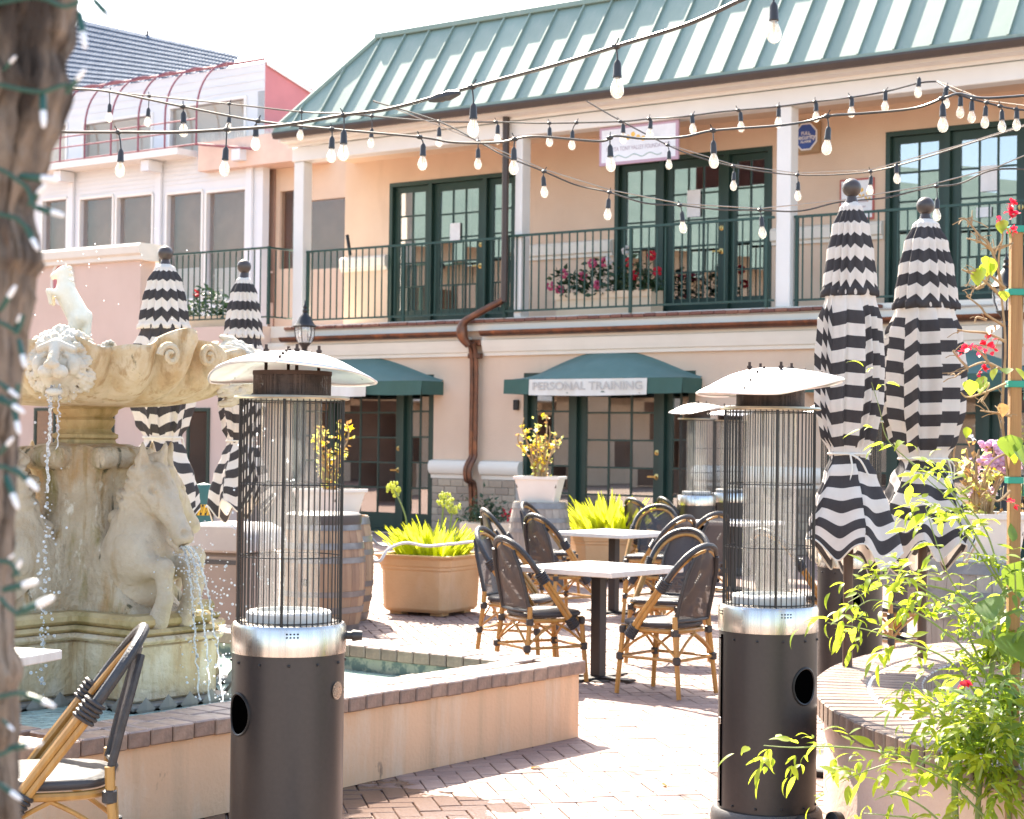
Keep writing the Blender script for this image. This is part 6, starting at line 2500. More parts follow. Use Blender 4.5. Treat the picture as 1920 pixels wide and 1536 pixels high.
def make_lamp(name, label, loc, htop, k_=.74):
    l = thing(name, label, 'street lamp', loc, 0, LG, k_)
    htop /= k_
    hb = htop - .80
    MB().lathe([(0, 0), (.13, 0), (.13, .05), (.09, .12), (.075, .5), (.05, .55), (.045, hb - .06), (.065, hb - .05), (.05, hb), (0, hb)], 20).build('post', M['lamp_black'], l, smooth=40)
    MB().lathe([(0, hb + .001), (.04, hb + .001), (.055, hb + .05), (.10, hb + .10), (.115, hb + .115), (0, hb + .115)], 20).build('cup', M['lamp_black'], l, smooth=40)
    MB().lathe([(.105, hb + .12), (.145, hb + .22), (.155, hb + .30), (.15, hb + .36)], 24).build('lantern_glass', M['lamp_glass'], l)
    rb_ = MB()
    for k in range(6):
        a = 2 * PI * k / 6 + .3
        rb_.tube([((r_ + .006) * math.cos(a), (r_ + .006) * math.sin(a), hb + z) for r_, z in ((.105, .12), (.145, .22), (.155, .30), (.15, .365))], .008, 6)
    rb_.build('lantern_rib', M['lamp_black'], l)
    MB().lathe([(0, hb + .366), (.185, hb + .366), (.19, hb + .385), (.14, hb + .44), (.10, hb + .52), (.06, hb + .57), (.035, hb + .60), (.045, hb + .63), (.025, hb + .66), (.035, hb + .69), (.012, hb + .73), (.006, hb + .80), (0, hb + .80)], 24).build('lantern_cap', M['lamp_black'], l, smooth=45)
    MB().lathe([(0, hb + .13), (.045, hb + .13), (.045, hb + .33), (0, hb + .35)], 14).build('lamp_core', M['white_pot'], l)
    return l


make_lamp('lantern_lamp', 'black lantern lamp rising behind the left heater reflector', foot(571, 640, 21.5), at(571, 563, 21.5).z)
make_lamp('lantern_lamp', 'black lantern lamp behind the vine post at the right', foot(1886, 640, 13.5), at(1886, 470, 13.5).z, .66)

bn = thing('litter_bin', 'taupe rounded litter bin behind the fountain horse', 'bin', foot(428, 1080, 12.6), rad(-20))
MB().box(-.27, .27, -.25, .25, .03, .78).build('bin_body', M['bin_taupe'], bn, bevel=.03)
MB().prism([(-.31, .781), (.31, .781), (.31, .86), (.27, .93), (.18, .97), (-.18, .97), (-.27, .93), (-.31, .86)], 'y', -.29, .29).build('bin_lid', mk('bin_lid', (.42, .38, .36), None, 4, .5), bn, bevel=.015)
MB().box(-.22, .22, -.256, -.251, .70, .73).build('bin_handle', M['bin_dark'], bn, smooth=None)
MB().box(-.26, .26, -.24, .24, 0, .0295).build('bin_base', M['bin_dark'], bn, smooth=None)
bn2 = thing('litter_bin', 'dark taupe cabinet bin at the left of the rounded bin', 'bin', foot(400, 1080, 13.3), rad(-20))
MB().box(-.30, .30, -.28, .28, 0, .86).build('bin_body', M['bin_dark'], bn2, bevel=.06, seg=2)

# ================================================================ STRING LIGHTS
sk_pts = [(0, 0), (.006, 0), (.011, -.008), (.013, -.014), (.0145, -.05), (.0155, -.052), (.0155, -.058), (.013, -.060), (0, -.060)]
sock = MB().lathe([(r, z) for r, z in sk_pts[::-1]], 14).mesh('bulb_socket', M['black_rubber'], smooth=40)
gp = [(.012, -.058), (.0125, -.066), (.018, -.078), (.0225, -.092), (.0235, -.104), (.021, -.116), (.014, -.125), (.006, -.129), (0, -.130)]
glass = MB().lathe(gp[::-1], 18).mesh('glass_bulb', M['bulb_glass'], smooth=80)
fil = MB().tube([(-.004, 0, -.060), (-.005, 0, -.098), (0, 0, -.104), (.005, 0, -.098), (.004, 0, -.060)], .0012, 4).mesh('filament', M['filament'])


def string_light(name, label, pts, bulbs, r=.0065, guide=None, knot=None):
    """pts: (px, py, depth) along the cable; bulbs: (px, py of the bulb's bottom)"""
    W = [at(*p) for p in pts]
    path = smooth_path(W, 8)
    s_ = thing(name, label, 'string light', W[0], 0, 'bulb string lights over the courtyard')
    o_ = W[0]
    MB().tube([p - o_ for p in path], r, 6).build('cable', M['cable'], s_)
    if guide:
        MB().tube([at(*p) - o_ for p in guide], .0035, 5).build('guide_wire', M['guide_wire'], s_)
    R_ = RM.transposed()

    def px_of(p):
        d = R_ @ (p - CAM)
        return 960 + F * d.x / -d.z, 768 - F * d.y / -d.z
    cp = [(px_of(p), p) for p in path]
    cl_ = MB()
    for (bx, by) in bulbs:
        q = min(cp, key=lambda t: abs(t[0][0] - bx))[1]
        low = at(bx, by, q.y)
        drop = max(.0, q.z - low.z - .130)
        ln = Vector((low.x - q.x, 0, 0))
        ln.x = max(-.03, min(.03, ln.x))
        top = Vector((q.x + ln.x, q.y, low.z + .130))
        b_ = ob('bulb_socket', sock, s_, top - o_, (ln.x * 1.5, random.uniform(-.1, .1), random.uniform(0, 6)))
        ob('glass_bulb', glass, b_)
        ob('filament', fil, b_)
        if drop > .004:
            cl_.tube([q - o_, (q + top) / 2 - o_ + Vector((ln.x * .2, 0, 0)), top - o_], .0035, 5)
        cl_.ball(q - o_, .013, 8, 5, (1.3, 1, .9)).tube([q - o_ + Vector((0, 0, .004)), q - o_ + Vector((random.uniform(-.02, .02), 0, .028))], .003, 4)
    cl_.build('clips', M['black_rubber'], s_, weld=False)
    if knot:
        k0, k1 = at(*knot[0]) - o_, at(*knot[1]) - o_
        pts_ = [k0.lerp(k1, i / 8) for i in range(9)]
        MB().tube(pts_, [.008, .014, .017, .02, .018, .021, .017, .013, .008], 7).build('taped_joint', M['black_rubber'], s_)
    return s_


string_light('string_light', 'nearest and thickest bulb string, sweeping up across the green roof',
             [(1700, -160, 5.0), (1450, -28, 5.6), (1385, 2, 5.7), (1290, 45, 5.85), (1155, 87, 6.1), (1040, 122, 6.4), (885, 163, 6.9), (735, 203, 7.2), (645, 216, 7.45), (530, 235, 7.7), (425, 243, 7.95), (330, 248, 8.1), (222, 248, 8.3), (100, 247, 8.6), (-60, 240, 9)],
             [(1450, 83), (1157, 185), (887, 258), (644, 303), (423, 331), (226, 333)], .0075, knot=((805, 188, 6.98), (862, 174, 6.9)))
string_light('string_light', 'bulb string drooping across the upper balcony from the tree to the right edge',
             [(20, 150, 9.4), (133, 166, 9.2), (205, 172, 9.1), (343, 200, 9), (484, 227, 8.9), (622, 242, 8.8), (787, 257, 8.7), (850, 267, 8.65), (935, 267, 8.6), (1000, 256, 8.55), (1123, 265, 8.5), (1152, 255, 8.5), (1207, 260, 8.5), (1280, 257, 8.4), (1337, 245, 8.4), (1455, 236, 8.3), (1512, 228, 8.3), (1557, 217, 8.2), (1615, 213, 8.2), (1715, 203, 8.1), (1772, 183, 8.0), (1800, 176, 8), (1847, 184, 7.9), (1960, 176, 7.8)],
             [(343, 258), (479, 283), (622, 306), (793, 320), (963, 328), (1143, 323), (1337, 316), (1553, 291), (1767, 249)], .006)
string_light('string_light', 'upper thin bulb string running below the roof gutter to the right corner',
             [(60, 158, 12.6), (133, 163, 12.5), (205, 172, 12.4), (280, 180, 12.3), (430, 195, 12.1), (565, 210, 12), (640, 213, 11.9), (697, 218, 11.9), (823, 228, 11.8), (930, 229, 11.8), (1030, 231, 11.7), (1163, 228, 11.6), (1217, 223, 11.6), (1280, 219, 11.5), (1360, 209, 11.5), (1460, 200, 11.4), (1528, 191, 11.4), (1595, 183, 11.3), (1660, 172, 11.3), (1723, 156, 11.2), (1757, 153, 11.2)],
             [(113, 222), (205, 230), (278, 238), (430, 250), (565, 263), (697, 278), (823, 276), (933, 271), (1030, 276), (1073, 282), (1168, 270), (1220, 262), (1297, 252), (1388, 248), (1460, 240), (1530, 230), (1597, 221), (1660, 210), (1723, 184)], .0055)
string_light('string_light', 'short bulb string falling from the corner joint to the right edge',
             [(1757, 153, 10.6), (1800, 178, 10.4), (1850, 193, 10.3), (1905, 205, 10.2), (1990, 212, 10)],
             [(1773, 204), (1801, 222), (1822, 231), (1848, 241), (1878, 249), (1906, 246)], .006, guide=[(1757, 152, 10.62), (1850, 189, 10.32), (1990, 207, 10.02)])
string_light('string_light', 'lower bulb string with guide wire dipping past the middle door and umbrellas',
             [(700, 190, 11.4), (823, 228, 11.2), (905, 270, 11), (945, 292, 10.9), (1020, 322, 10.8), (1080, 347, 10.8), (1143, 361, 10.7), (1210, 381, 10.6), (1275, 385, 10.6), (1350, 393, 10.5), (1425, 394, 10.5), (1500, 396, 10.4), (1575, 379, 10.4), (1660, 371, 10.3), (1740, 352, 10.2), (1800, 344, 10.1), (1868, 318, 10), (1980, 320, 9.9)],
             [(896, 318), (1018, 371), (1141, 413), (1278, 438), (1427, 448), (1757, 415)], .005,
             guide=[(700, 188, 11.42), (905, 268, 11.02), (1020, 318, 10.82), (1143, 356, 10.72), (1278, 382, 10.62), (1425, 391, 10.52), (1575, 376, 10.42), (1735, 349, 10.22), (1868, 314, 10.02), (1990, 262, 9.8)])
string_light('string_light', 'bulb string with pale guide wire crossing the alarm box wall and poster',
             [(1100, 190, 12.8), (1168, 229, 12.6), (1262, 277, 12.4), (1320, 298, 12.3), (1375, 312, 12.2), (1440, 323, 12.1), (1495, 328, 12), (1560, 328, 11.9), (1632, 322, 11.8), (1700, 306, 11.7), (1800, 275, 11.6), (1990, 215, 11.4)],
             [(1254, 318), (1376, 358), (1496, 377), (1633, 367), (1680, 345)], .005, guide=[(1262, 274, 12.42), (1375, 309, 12.22), (1495, 325, 12.02), (1632, 319, 11.82), (1800, 272, 11.62), (1990, 212, 11.42)])

# ================================================================ TREE TRUNK WITH MINI LIGHTS (left foreground)
TY = 2.05
edge = [(-200, 168), (-60, 152), (0, 140), (60, 130), (110, 116), (170, 120), (230, 104), (290, 78), (340, 66), (400, 52), (450, 66), (490, 72), (520, 52), (580, 40), (640, 32), (700, 24), (800, 24), (900, 24), (1000, 20), (1100, 18), (1200, 20), (1260, 36), (1300, 22), (1400, 22), (1500, 30), (1600, 34), (1900, 30)]
tr = thing('tree_trunk', 'rough brown tree trunk wrapped in green mini lights at the left edge', 'tree', (at(-90, 800, TY).x, TY, 0))
mb = MB()
vs, nA = [], 160
rows = []
for i in range(len(edge) - 1):
    for k in range(8):
        f = k / 8
        y = edge[i][0] + (edge[i + 1][0] - edge[i][0]) * f
        x = edge[i][1] + (edge[i + 1][1] - edge[i][1]) * (f * f * (3 - 2 * f))
        rows.append((x, y))
for (x, y) in rows[::-1]:
    e_ = at(x, y, TY)
    c = at(-95 - .02 * (y - 700), y, TY)
    R_ = e_.x - c.x
    for j in range(nA):
        a = 2 * PI * j / nA
        d_ = Vector((math.cos(a), math.sin(a), 0))
        n1 = noise.noise((d_.x * 2.6, d_.y * 2.6, e_.z * 3.2)) * .012 + noise.noise((d_.x * 7, d_.y * 7, e_.z * 16)) * .007 - max(0., .12 - abs(noise.noise((d_.x * 4.5 + noise.noise((d_.x * 3, d_.y * 3, e_.z * 9)) * .5, d_.y * 4.5, e_.z * 4.0)))) * .16 + noise.noise((d_.x * 20, d_.y * 20, e_.z * 26)) * .004
        if abs(a) < .2 or abs(a - 2 * PI) < .2:
            n1 *= .4
        base_r = .095 + (R_ - .095) * max(0, math.cos(a)) ** 1.5
        vs.append(Vector((c.x + (base_r + n1) * d_.x, c.y + (base_r * .95 + n1) * d_.y, e_.z)) - Vector((tr.location.x, TY, 0)))
nr_ = len(rows)
fs = [(i * nA + j, i * nA + (j + 1) % nA, (i + 1) * nA + (j + 1) % nA, (i + 1) * nA + j) for i in range(nr_ - 1) for j in range(nA)]
zlow = vs[0].z
# run the trunk on to the ground and up out of view
bot = [Vector((v.x * 1.15, v.y * 1.15, -.01)) for v in vs[:nA]]
topv = [Vector((v.x * .8, v.y * .8, 3.4)) for v in vs[-nA:]]
o_ = len(vs)
vs += bot + topv
fs += [(o_ + j, o_ + (j + 1) % nA, (j + 1) % nA, j) for j in range(nA)]
t_ = (nr_ - 1) * nA
fs += [(t_ + j, t_ + (j + 1) % nA, o_ + nA + (j + 1) % nA, o_ + nA + j) for j in range(nA)]
mb.add(vs, fs).build('trunk', M['bark'], tr, smooth=80)
ml = thing('mini_lights', 'green wire of clear mini lights wound round the tree trunk', 'mini lights', (tr.location.x, TY, 0))
O_ = Vector((tr.location.x, TY, 0))
tipm = MB().tube([(0, 0, .021), (0, 0, .026), (0, 0, .036), (0, 0, .044), (0, 0, .046)], [.0032, .0042, .0040, .0026, .0008], 8).mesh('light_tip', M['mini_tip'], smooth=60)
sckm = MB().tube([(0, 0, -.004), (0, 0, .002), (0, 0, .02), (0, 0, .024)], [.0028, .0042, .0046, .0044], 8).mesh('light_socket', M['mini_green'], smooth=60)


def mini(px, py, tx, ty, dY=0.):
    p_ = at(px, py, TY - .08 + dY)
    q_ = at(tx, ty, TY - .09 + dY)
    d_ = (q_ - p_).normalized()
    s_ = ob('light_socket', sckm, ml, p_ - O_, d_.to_track_quat('Z', 'Y').to_euler(), (q_ - p_).length / .046)
    ob('light_tip', tipm, s_)


wires = [[(-60, 20), (60, -5), (120, 12), (150, 2)], [(-60, 160), (0, 160), (40, 168), (80, 172), (112, 162), (128, 160)], [(-60, 300), (0, 318), (30, 336), (52, 355), (62, 385), (72, 390)],
         [(-60, 395), (0, 402), (30, 410), (48, 425), (62, 442)], [(-60, 590), (0, 605), (25, 618), (33, 622), (45, 590)], [(-60, 740), (0, 752), (25, 755), (35, 720)], [(-60, 880), (0, 875), (18, 880), (40, 890)],
         [(-60, 1050), (0, 1052), (22, 1058), (35, 1080)], [(0, 1120), (15, 1138), (35, 1150), (45, 1138)], [(-40, 1310), (0, 1306), (30, 1300), (50, 1302)], [(-40, 1420), (0, 1415), (25, 1404)]]
wm = MB()
for wv in wires:
    pts = smooth_path([at(x, y, TY - .085) for x, y in wv], 5)
    wm.tube([p - O_ for p in pts], .0026, 6)
wm.build('wire', M['mini_green'], ml)
for m_ in [(178, 2, 220, 48), (150, 28, 160, 92), (127, 172, 160, 128), (80, 175, 82, 240), (8, 130, 30, 105), (42, 330, 112, 338), (55, 382, 86, 345), (70, 390, 122, 405), (48, 425, 72, 470), (2, 580, 30, 535), (28, 618, 38, 590), (36, 640, 47, 690), (0, 718, 35, 745), (2, 745, 46, 775), (26, 765, 36, 815), (0, 850, 25, 820), (30, 880, 72, 920), (12, 895, 34, 955), (8, 1055, 26, 1040), (25, 1080, 40, 1050), (10, 1105, 72, 1090), (36, 1150, 102, 1120), (55, 1305, 104, 1325), (5, 1350, 26, 1370), (20, 1403, 80, 1393), (0, 1470, 40, 1500)]:
    mini(*m_)

# ================================================================ VINE, POST AND BOUGAINVILLEA (right foreground)
VY = 6.1
vp = at(1903, 700, VY)
st = thing('wooden_stake', 'square wooden stake with green ties at the right edge', 'stake', (vp.x, VY, 0))
ztop_ = at(1900, 425, VY).z
MB().box(-.019, .019, -.019, .019, 0, ztop_).build('post', M['post_wood'], st, bevel=.003)
for (py, sq) in ((430, 1.), (548, 1.15), (720, 1.1), (900, 1.)):
    z = at(1900, py, VY).z
    MB().box(-.026 * sq, .026 * sq, -.026, .026, z - .012, z + .010).box(.026 * sq, .029 * sq, -.02, .0, z - .055, z - .013).build('tie', M['ribbon'], st, bevel=.002)

LM = {}


def leaf_mesh(kind, q):
    """a pointed leaflet that curls down along its length"""
    if (kind, q) in LM:
        return LM[(kind, q)]
    vs, n_ = [], 6
    wmax = (.13, .155, .23)[q % 3] if kind == 'slim' else .62
    curl = (.9, 1.5, .4)[q % 3] if kind == 'slim' else (.5, .3, .8)[q % 3]
    for j in range(n_ + 1):
        f = j / n_
        w_ = wmax * math.sin(PI * f ** .8) ** .9 * (1 - .35 * f)
        an = curl * f
        y_ = math.sin(an) / curl
        z_ = -(1 - math.cos(an)) / curl
        vs += [(-w_, y_, z_ + .10 * w_), (0, y_, z_ - .10 * w_), (w_, y_, z_ + .10 * w_)]
    fs = []
    for j in range(n_):
        for k in (0, 1):
            fs.append((j * 3 + k, j * 3 + k + 1, (j + 1) * 3 + k + 1, (j + 1) * 3 + k))
    LM[(kind, q)] = (vs, fs)
    return LM[(kind, q)]


VINE_LEAVES = []        # (matrix-like placement, kind, q, material, size)


def sprout(p, d, rng, size, n=5, mat='vine_leaf'):
    """a pinnate spray: paired leaflets along a short drooping stalk and one at its tip"""
    d = d.normalized()
    side = d.cross(Vector((0, 0, 1)))
    side = side.normalized() if side.length > .01 else Vector((1, 0, 0))
    L2 = size * 1.7
    for k in range(n):
        f = (k // 2 + 1) / (n // 2 + 1) if k < n - 1 else 1.
        q = p + d * (L2 * f) + Vector((0, 0, -.35 * L2 * f * f))
        if k < n - 1:
            dr = (d * .7 + side * (1 if k % 2 else -1) + Vector((0, 0, -.15))).normalized()
        else:
            dr = (d + Vector((0, 0, -.5))).normalized()
        dr = (dr + Vector((rng.gauss(0, .2), rng.gauss(0, .2), rng.gauss(0, .2)))).normalized()
        VINE_LEAVES.append((q, dr, rng.uniform(-.7, .7), 'slim', rng.randrange(3), mat, size * rng.uniform(.75, 1.25) * (1.25 if k == n - 1 else 1.)))


rng = random.Random(77)
vine = thing('jasmine_vine', 'sprawling yellow green vine with arching leafy shoots before the round planter', 'vine', (at(1790, 1500, 6.0).x, 6.0, 0))
VO = Vector((at(1790, 1500, 6.0).x, 6.0, 0))
stems = MB()


def shoot(pts, r0, n_sp, size, mat='vine_leaf', start=.15, taper=.75, rnd=.04, nl=5):
    W = smooth_path([at(*p) for p in pts], 8)
    stems.tube([p - VO for p in W], [r0 * (1 - taper * i / len(W)) for i in range(len(W))], 5)
    for k in range(n_sp):
        f = start + (1 - start) * (k + rng.random() * .6) / n_sp
        i = min(len(W) - 2, int(f * (len(W) - 1)))
        d = (W[i + 1] - W[i]).normalized()
        a = rng.uniform(0, 2 * PI)
        o1 = d.orthogonal().normalized()
        o2 = d.cross(o1)
        out_d = d * .45 + o1 * math.cos(a) + o2 * math.sin(a)
        out_d.z += .25
        sprout(W[i] + Vector((rng.gauss(0, rnd * .2),) * 3), out_d, rng, size * rng.uniform(.8, 1.15), nl, mat)
    sprout(W[-1], (W[-1] - W[-4]), rng, size, 3, mat)


S_ = .058
# arching shoots to the left
shoot([(1840, 1500, 6.0), (1760, 1440, 6.05), (1650, 1410, 6.1), (1560, 1400, 6.1), (1490, 1402, 6.1), (1432, 1398, 6.1)], .006, 17, S_)
shoot([(1850, 1330, 6.0), (1780, 1240, 6.1), (1700, 1205, 6.15), (1620, 1180, 6.2), (1552, 1168, 6.2)], .005, 12, S_)
shoot([(1860, 1300, 6.0), (1800, 1160, 6.1), (1740, 1110, 6.15), (1680, 1080, 6.2), (1610, 1085, 6.2)], .005, 17, S_)
shoot([(1880, 1250, 6.0), (1820, 1130, 6.1), (1720, 1095, 6.1), (1650, 1100, 6.15), (1590, 1130, 6.2)], .005, 11, S_ * .9)
shoot([(1880, 1300, 5.9), (1800, 1210, 6.0), (1720, 1150, 6.1), (1640, 1125, 6.1), (1600, 1145, 6.1)], .005, 11, S_ * .9)
shoot([(1870, 1060, 6.0), (1840, 980, 6.1), (1770, 910, 6.1), (1700, 860, 6.2), (1662, 820, 6.2), (1650, 770, 6.2), (1634, 717, 6.2)], .0035, 5, S_ * .9, start=.3, nl=3)
shoot([(1870, 1080, 6.0), (1800, 960, 6.1), (1740, 900, 6.15), (1690, 850, 6.2)], .0035, 7, S_, start=.2, nl=3)
shoot([(1880, 1100, 6.0), (1850, 1040, 6.0), (1800, 950, 6.1), (1760, 880, 6.15), (1745, 865, 6.2)], .004, 9, S_)
shoot([(1890, 1120, 6.0), (1830, 1030, 6.0), (1780, 960, 6.0), (1730, 945, 6.1)], .004, 9, S_)
shoot([(1860, 1180, 6.0), (1790, 1100, 6.1), (1760, 1030, 6.1), (1735, 950, 6.2)], .004, 7, S_, nl=3)
shoot([(1850, 1420, 6.0), (1760, 1330, 6.0), (1700, 1280, 6.1), (1690, 1330, 6.1)], .004, 7, S_ * .9)
shoot([(1850, 1536, 5.9), (1780, 1470, 5.9), (1700, 1430, 5.95), (1640, 1440, 6.0), (1570, 1470, 6.0)], .005, 10, S_)
shoot([(1820, 1600, 5.9), (1740, 1520, 5.9), (1680, 1490, 5.9), (1640, 1500, 6.0)], .005, 9, S_)
shoot([(1800, 1600, 5.9), (1720, 1540, 5.9), (1670, 1530, 5.9), (1620, 1525, 6.0)], .005, 6, S_)
# the dense body of the vine climbing the stake and hanging over
for k in range(31):
    x0 = rng.uniform(1800, 1940)
    y0 = rng.uniform(1080, 1580)
    if y0 < 1250:
        x0 = rng.uniform(1820, 1935)
    dx = rng.uniform(-85, 30)
    dy = rng.uniform(-120, 40)
    yy = rng.uniform(5.75, 6.35)
    shoot([(x0, y0, yy), (x0 + dx * .5, y0 + dy * .6, yy - .03), (x0 + dx, y0 + dy, yy - .02)], .004, 9, S_ * rng.uniform(.85, 1.2), 'vine_leaf' if rng.random() < .60 else 'vine_leaf_dark', start=.1)
for k in range(16):
    x0, y0, yy = rng.uniform(1850, 1930), rng.uniform(1050, 1400), rng.uniform(5.8, 6.2)
    p_ = at(x0, y0, yy)
    VINE_LEAVES.append((p_, Vector((rng.uniform(-1, .4), rng.uniform(-.8, .2), rng.uniform(-1, 0))).normalized(), rng.uniform(-.6, .6), 'broad', rng.randrange(3), 'vine_leaf_dark', rng.uniform(.09, .13)))
# main stems down to the ground
for (pts, r_) in (([(1800, 1640, 6.0), (1790, 1500, 6.0), (1800, 1420, 6.02), (1850, 1300, 6.05), (1885, 1100, 6.1)], .013), ([(1830, 1640, 6.05), (1840, 1450, 6.05), (1890, 1250, 6.1), (1905, 1000, 6.1)], .010), ([(1900, 1640, 6.05), (1890, 1450, 6.05), (1915, 1250, 6.1)], .009)):
    W = smooth_path([at(*p) for p in pts], 6)
    W = [Vector((W[0].x + .02, W[0].y, 0.0))] + W
    stems.tube([p - VO for p in W], [r_ * (1 - .4 * i / len(W)) for i in range(len(W))], 7)
stems.build('stem', M['green_stem'], vine, smooth=60, weld=False)
VINE_LEAVES.sort(key=lambda t: -t[6] / t[0].y)
CACHE = {}
rest_l = {}
for i, (p_, d_, roll, kind, q, mat, s_) in enumerate(VINE_LEAVES):
    rot = d_.to_track_quat('Y', 'Z') @ Euler((0, roll, 0)).to_quaternion()
    if i < 300:
        if (kind, q, mat) not in CACHE:
            vs, fs = leaf_mesh(kind, q)
            CACHE[(kind, q, mat)] = MB().add(vs, fs).mesh('leaf', M[mat], smooth=70, weld=False)
        o = ob('leaf', CACHE[(kind, q, mat)], vine, p_ - VO, (0, 0, 0), s_)
        o.rotation_euler = rot.to_euler()
    else:
        vs, fs = leaf_mesh(kind, q)
        rest_l.setdefault(mat, MB()).add([p_ - VO + rot @ (Vector(v) * s_) for v in vs], fs)
for mat, mb in rest_l.items():
    o = mb.build('foliage', M[mat], vine, smooth=70, weld=False)
    o['kind'] = 'stuff'
print('vine leaves', len(VINE_LEAVES))

# bougainvillea: bare tan twigs with a few leaves and red bracts
bg = thing('bougainvillea', 'bare twiggy climber with red flowers on the wooden stake', 'plant', (vp.x, VY, 0))
BO = Vector((vp.x, VY, 0))
tw = MB()
TW = [[(1905, 1000, 6.1), (1880, 800, 6.1), (1885, 640, 6.08), (1872, 500, 6.08), (1880, 440, 6.05), (1870, 410, 6.05)],
      [(1885, 560, 6.08), (1860, 470, 6.0), (1835, 440, 6.0), (1812, 412, 6.0), (1798, 410, 6.0)], [(1820, 420, 6.0), (1823, 405, 6.0)],
      [(1866, 475, 6.02), (1840, 455, 6.0), (1812, 447, 6.0)], [(1862, 470, 6.02), (1885, 462, 6.0), (1900, 455, 6.0)],
      [(1880, 560, 6.08), (1850, 530, 6.0), (1825, 515, 6.0), (1803, 505, 6.0)], [(1850, 530, 6.0), (1830, 542, 6.0), (1845, 538, 6.0)], [(1885, 540, 6.05), (1850, 512, 6.0), (1810, 508, 6.0)],
      [(1882, 610, 6.06), (1850, 590, 6.0), (1838, 575, 6.0), (1812, 555, 6.0)], [(1850, 600, 6.0), (1832, 595, 6.0), (1828, 605, 6.0)], [(1884, 640, 6.05), (1850, 625, 6.0), (1815, 622, 6.0), (1795, 618, 6.0)],
      [(1890, 700, 6.05), (1850, 680, 6.0), (1815, 690, 6.0), (1790, 708, 6.0)], [(1815, 690, 6.0), (1800, 675, 6.0), (1786, 658, 6.0)], [(1862, 690, 6.02), (1842, 665, 6.0), (1828, 650, 6.0)],
      [(1885, 720, 6.05), (1850, 735, 6.0), (1815, 745, 6.0), (1802, 736, 6.0)], [(1852, 735, 6.0), (1840, 755, 6.0)], [(1895, 780, 6.05), (1870, 775, 6.0), (1838, 770, 6.0)],
      [(1900, 860, 6.05), (1890, 850, 6.0), (1860, 865, 6.0), (1845, 895, 6.0)], [(1915, 650, 6.1), (1918, 540, 6.1), (1925, 470, 6.1)], [(1895, 920, 6.0), (1870, 940, 6.0), (1850, 920, 6.0)]]
for w_ in TW:
    W = smooth_path([at(*p) for p in w_], 5)
    tw.tube([p - BO for p in W], [.0055 * (1 - .6 * i / len(W)) for i in range(len(W))], 5)
for k in range(90):
    w_ = rng.choice(TW[1:])
    a_ = rng.randrange(len(w_) - 1)
    f = rng.random()
    p0_ = at(*w_[a_]).lerp(at(*w_[a_ + 1]), f)
    dv = Vector((rng.uniform(-1, .6), rng.uniform(-.6, .6), rng.uniform(-.8, .9))).normalized() * rng.uniform(.02, .07)
    tw.tube([p0_ - BO, p0_ - BO + dv * .6 + Vector((0, 0, .004)), p0_ - BO + dv], .0018, 4)
tw.build('twigs', M['twig'], bg, weld=False)
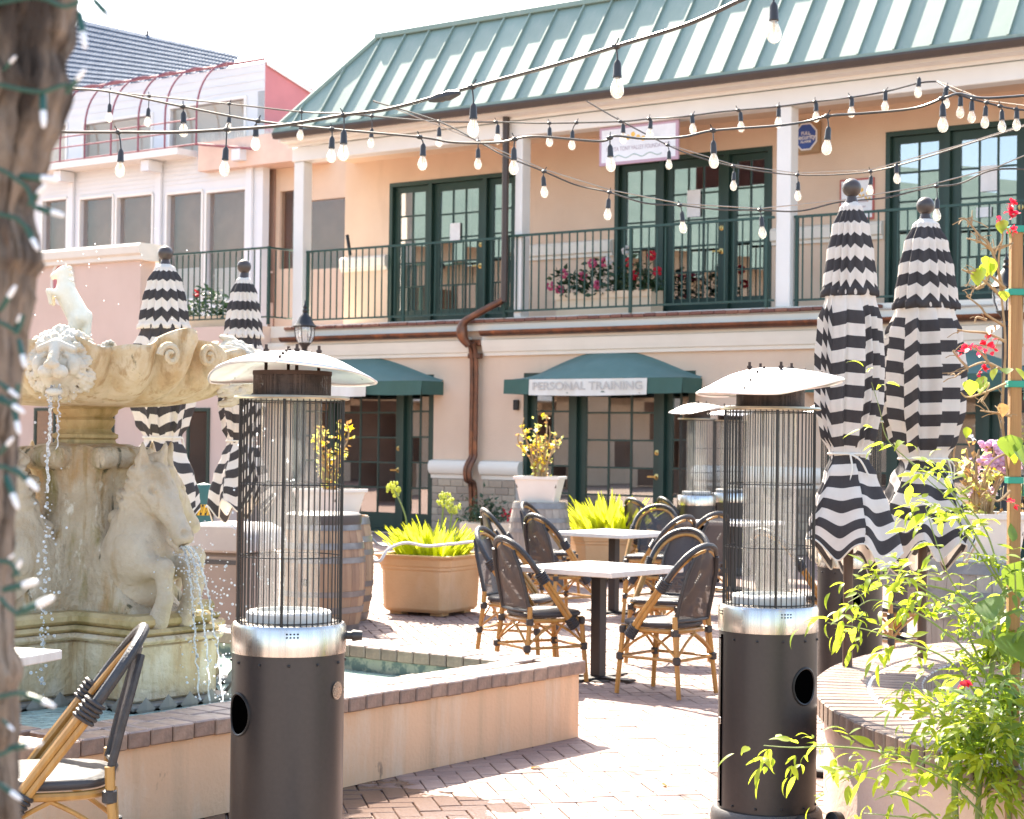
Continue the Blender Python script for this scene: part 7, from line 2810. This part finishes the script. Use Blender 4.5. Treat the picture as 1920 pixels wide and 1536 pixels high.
for (px, py, s_, mat) in [(1848, 480, .075, 'vine_leaf'), (1840, 500, .07, 'vine_leaf'), (1852, 492, .05, 'vine_leaf'), (1882, 412, .05, 'vine_leaf'), (1886, 425, .05, 'vine_leaf_dark'), (1818, 712, .055, 'vine_leaf'), (1845, 705, .05, 'vine_leaf'), (1850, 715, .055, 'vine_leaf'), (1868, 690, .045, 'vine_leaf'), (1880, 545, .04, 'vine_leaf'), (1868, 610, .05, 'dry_leaf'), (1905, 830, .10, 'vine_leaf_dark'), (1895, 815, .08, 'vine_leaf_dark'), (1888, 690, .04, 'vine_leaf_dark'), (1905, 690, .05, 'vine_leaf'), (1812, 800, .04, 'vine_leaf'), (1895, 845, .05, 'vine_leaf'), (1878, 755, .05, 'dry_leaf')]:
    vs, fs = leaf_mesh('broad', rng.randrange(3))
    k_ = ('broad', 'b', mat)
    if k_ not in CACHE:
        CACHE[k_] = MB().add(vs, fs).mesh('leaf', M[mat], smooth=70, weld=False)
    o = ob('leaf', CACHE[k_], bg, at(px, py, 5.98) - BO, (0, 0, 0), s_)
    o.rotation_euler = Vector((rng.uniform(-.6, .6), rng.uniform(-.5, .1), rng.uniform(-1, -.2))).to_track_quat('Y', 'Z').to_euler()


def bract(px, py, n, s_, Y=6.0):
    c = at(px, py, Y)
    mb = MB()
    for k in range(n):
        o3 = Vector((rng.gauss(0, 1), rng.gauss(0, .8), rng.gauss(0, 1))) * s_ * .45
        d = (o3.normalized() + Vector((0, -.3, .3))).normalized()
        vs, fs = leaf_mesh('broad', k % 3)
        q = d.to_track_quat('Y', 'Z') @ Euler((0, rng.uniform(-1, 1), 0)).to_quaternion()
        mb.add([o3 * .5 + q @ (Vector(v) * s_) for v in vs], fs)
    o = mb.build('flower_bract', M['red_petal'], bg, c - BO, smooth=70, weld=False)
    return o


for a_ in [(1896, 385, 9, .022), (1900, 402, 10, .024), (1892, 396, 7, .020), (1897, 432, 9, .021), (1878, 412, 6, .024), (1852, 640, 8, .030), (1808, 662, 8, .026), (1824, 650, 4, .018), (1860, 655, 5, .020), (1842, 660, 6, .020), (1844, 695, 6, .020), (1833, 700, 4, .016), (1897, 945, 5, .024)]:
    bract(a_[0], a_[1], a_[2], a_[3] * .8)
b_ = bract(1805, 1272, 6, .026, 5.75)
b_['label'] = 'pink bract low in the vine'
# fallen leaves by the basin wall and at the foot of the heater
lf = MB()
rng = random.Random(9)
for (px, py) in [(400, 1530), (385, 1526), (1010, 1443), (690, 1395), (1240, 1475), (760, 1440)]:
    p_ = gnd(px, py)
    vs, fs = leaf_mesh('broad', rng.randrange(3))
    q = Euler((rng.uniform(-.2, .2), rng.uniform(-.2, .2), rng.uniform(0, 6))).to_quaternion()
    sc__ = rng.uniform(.03, .05)
    lf.add([p_ + Vector((0, 0, .012)) + q @ (Vector(v) * sc__) for v in vs], fs)
o = lf.build('fallen_leaves', M['dry_leaf'], None, smooth=70, weld=False)
o['kind'] = 'stuff'
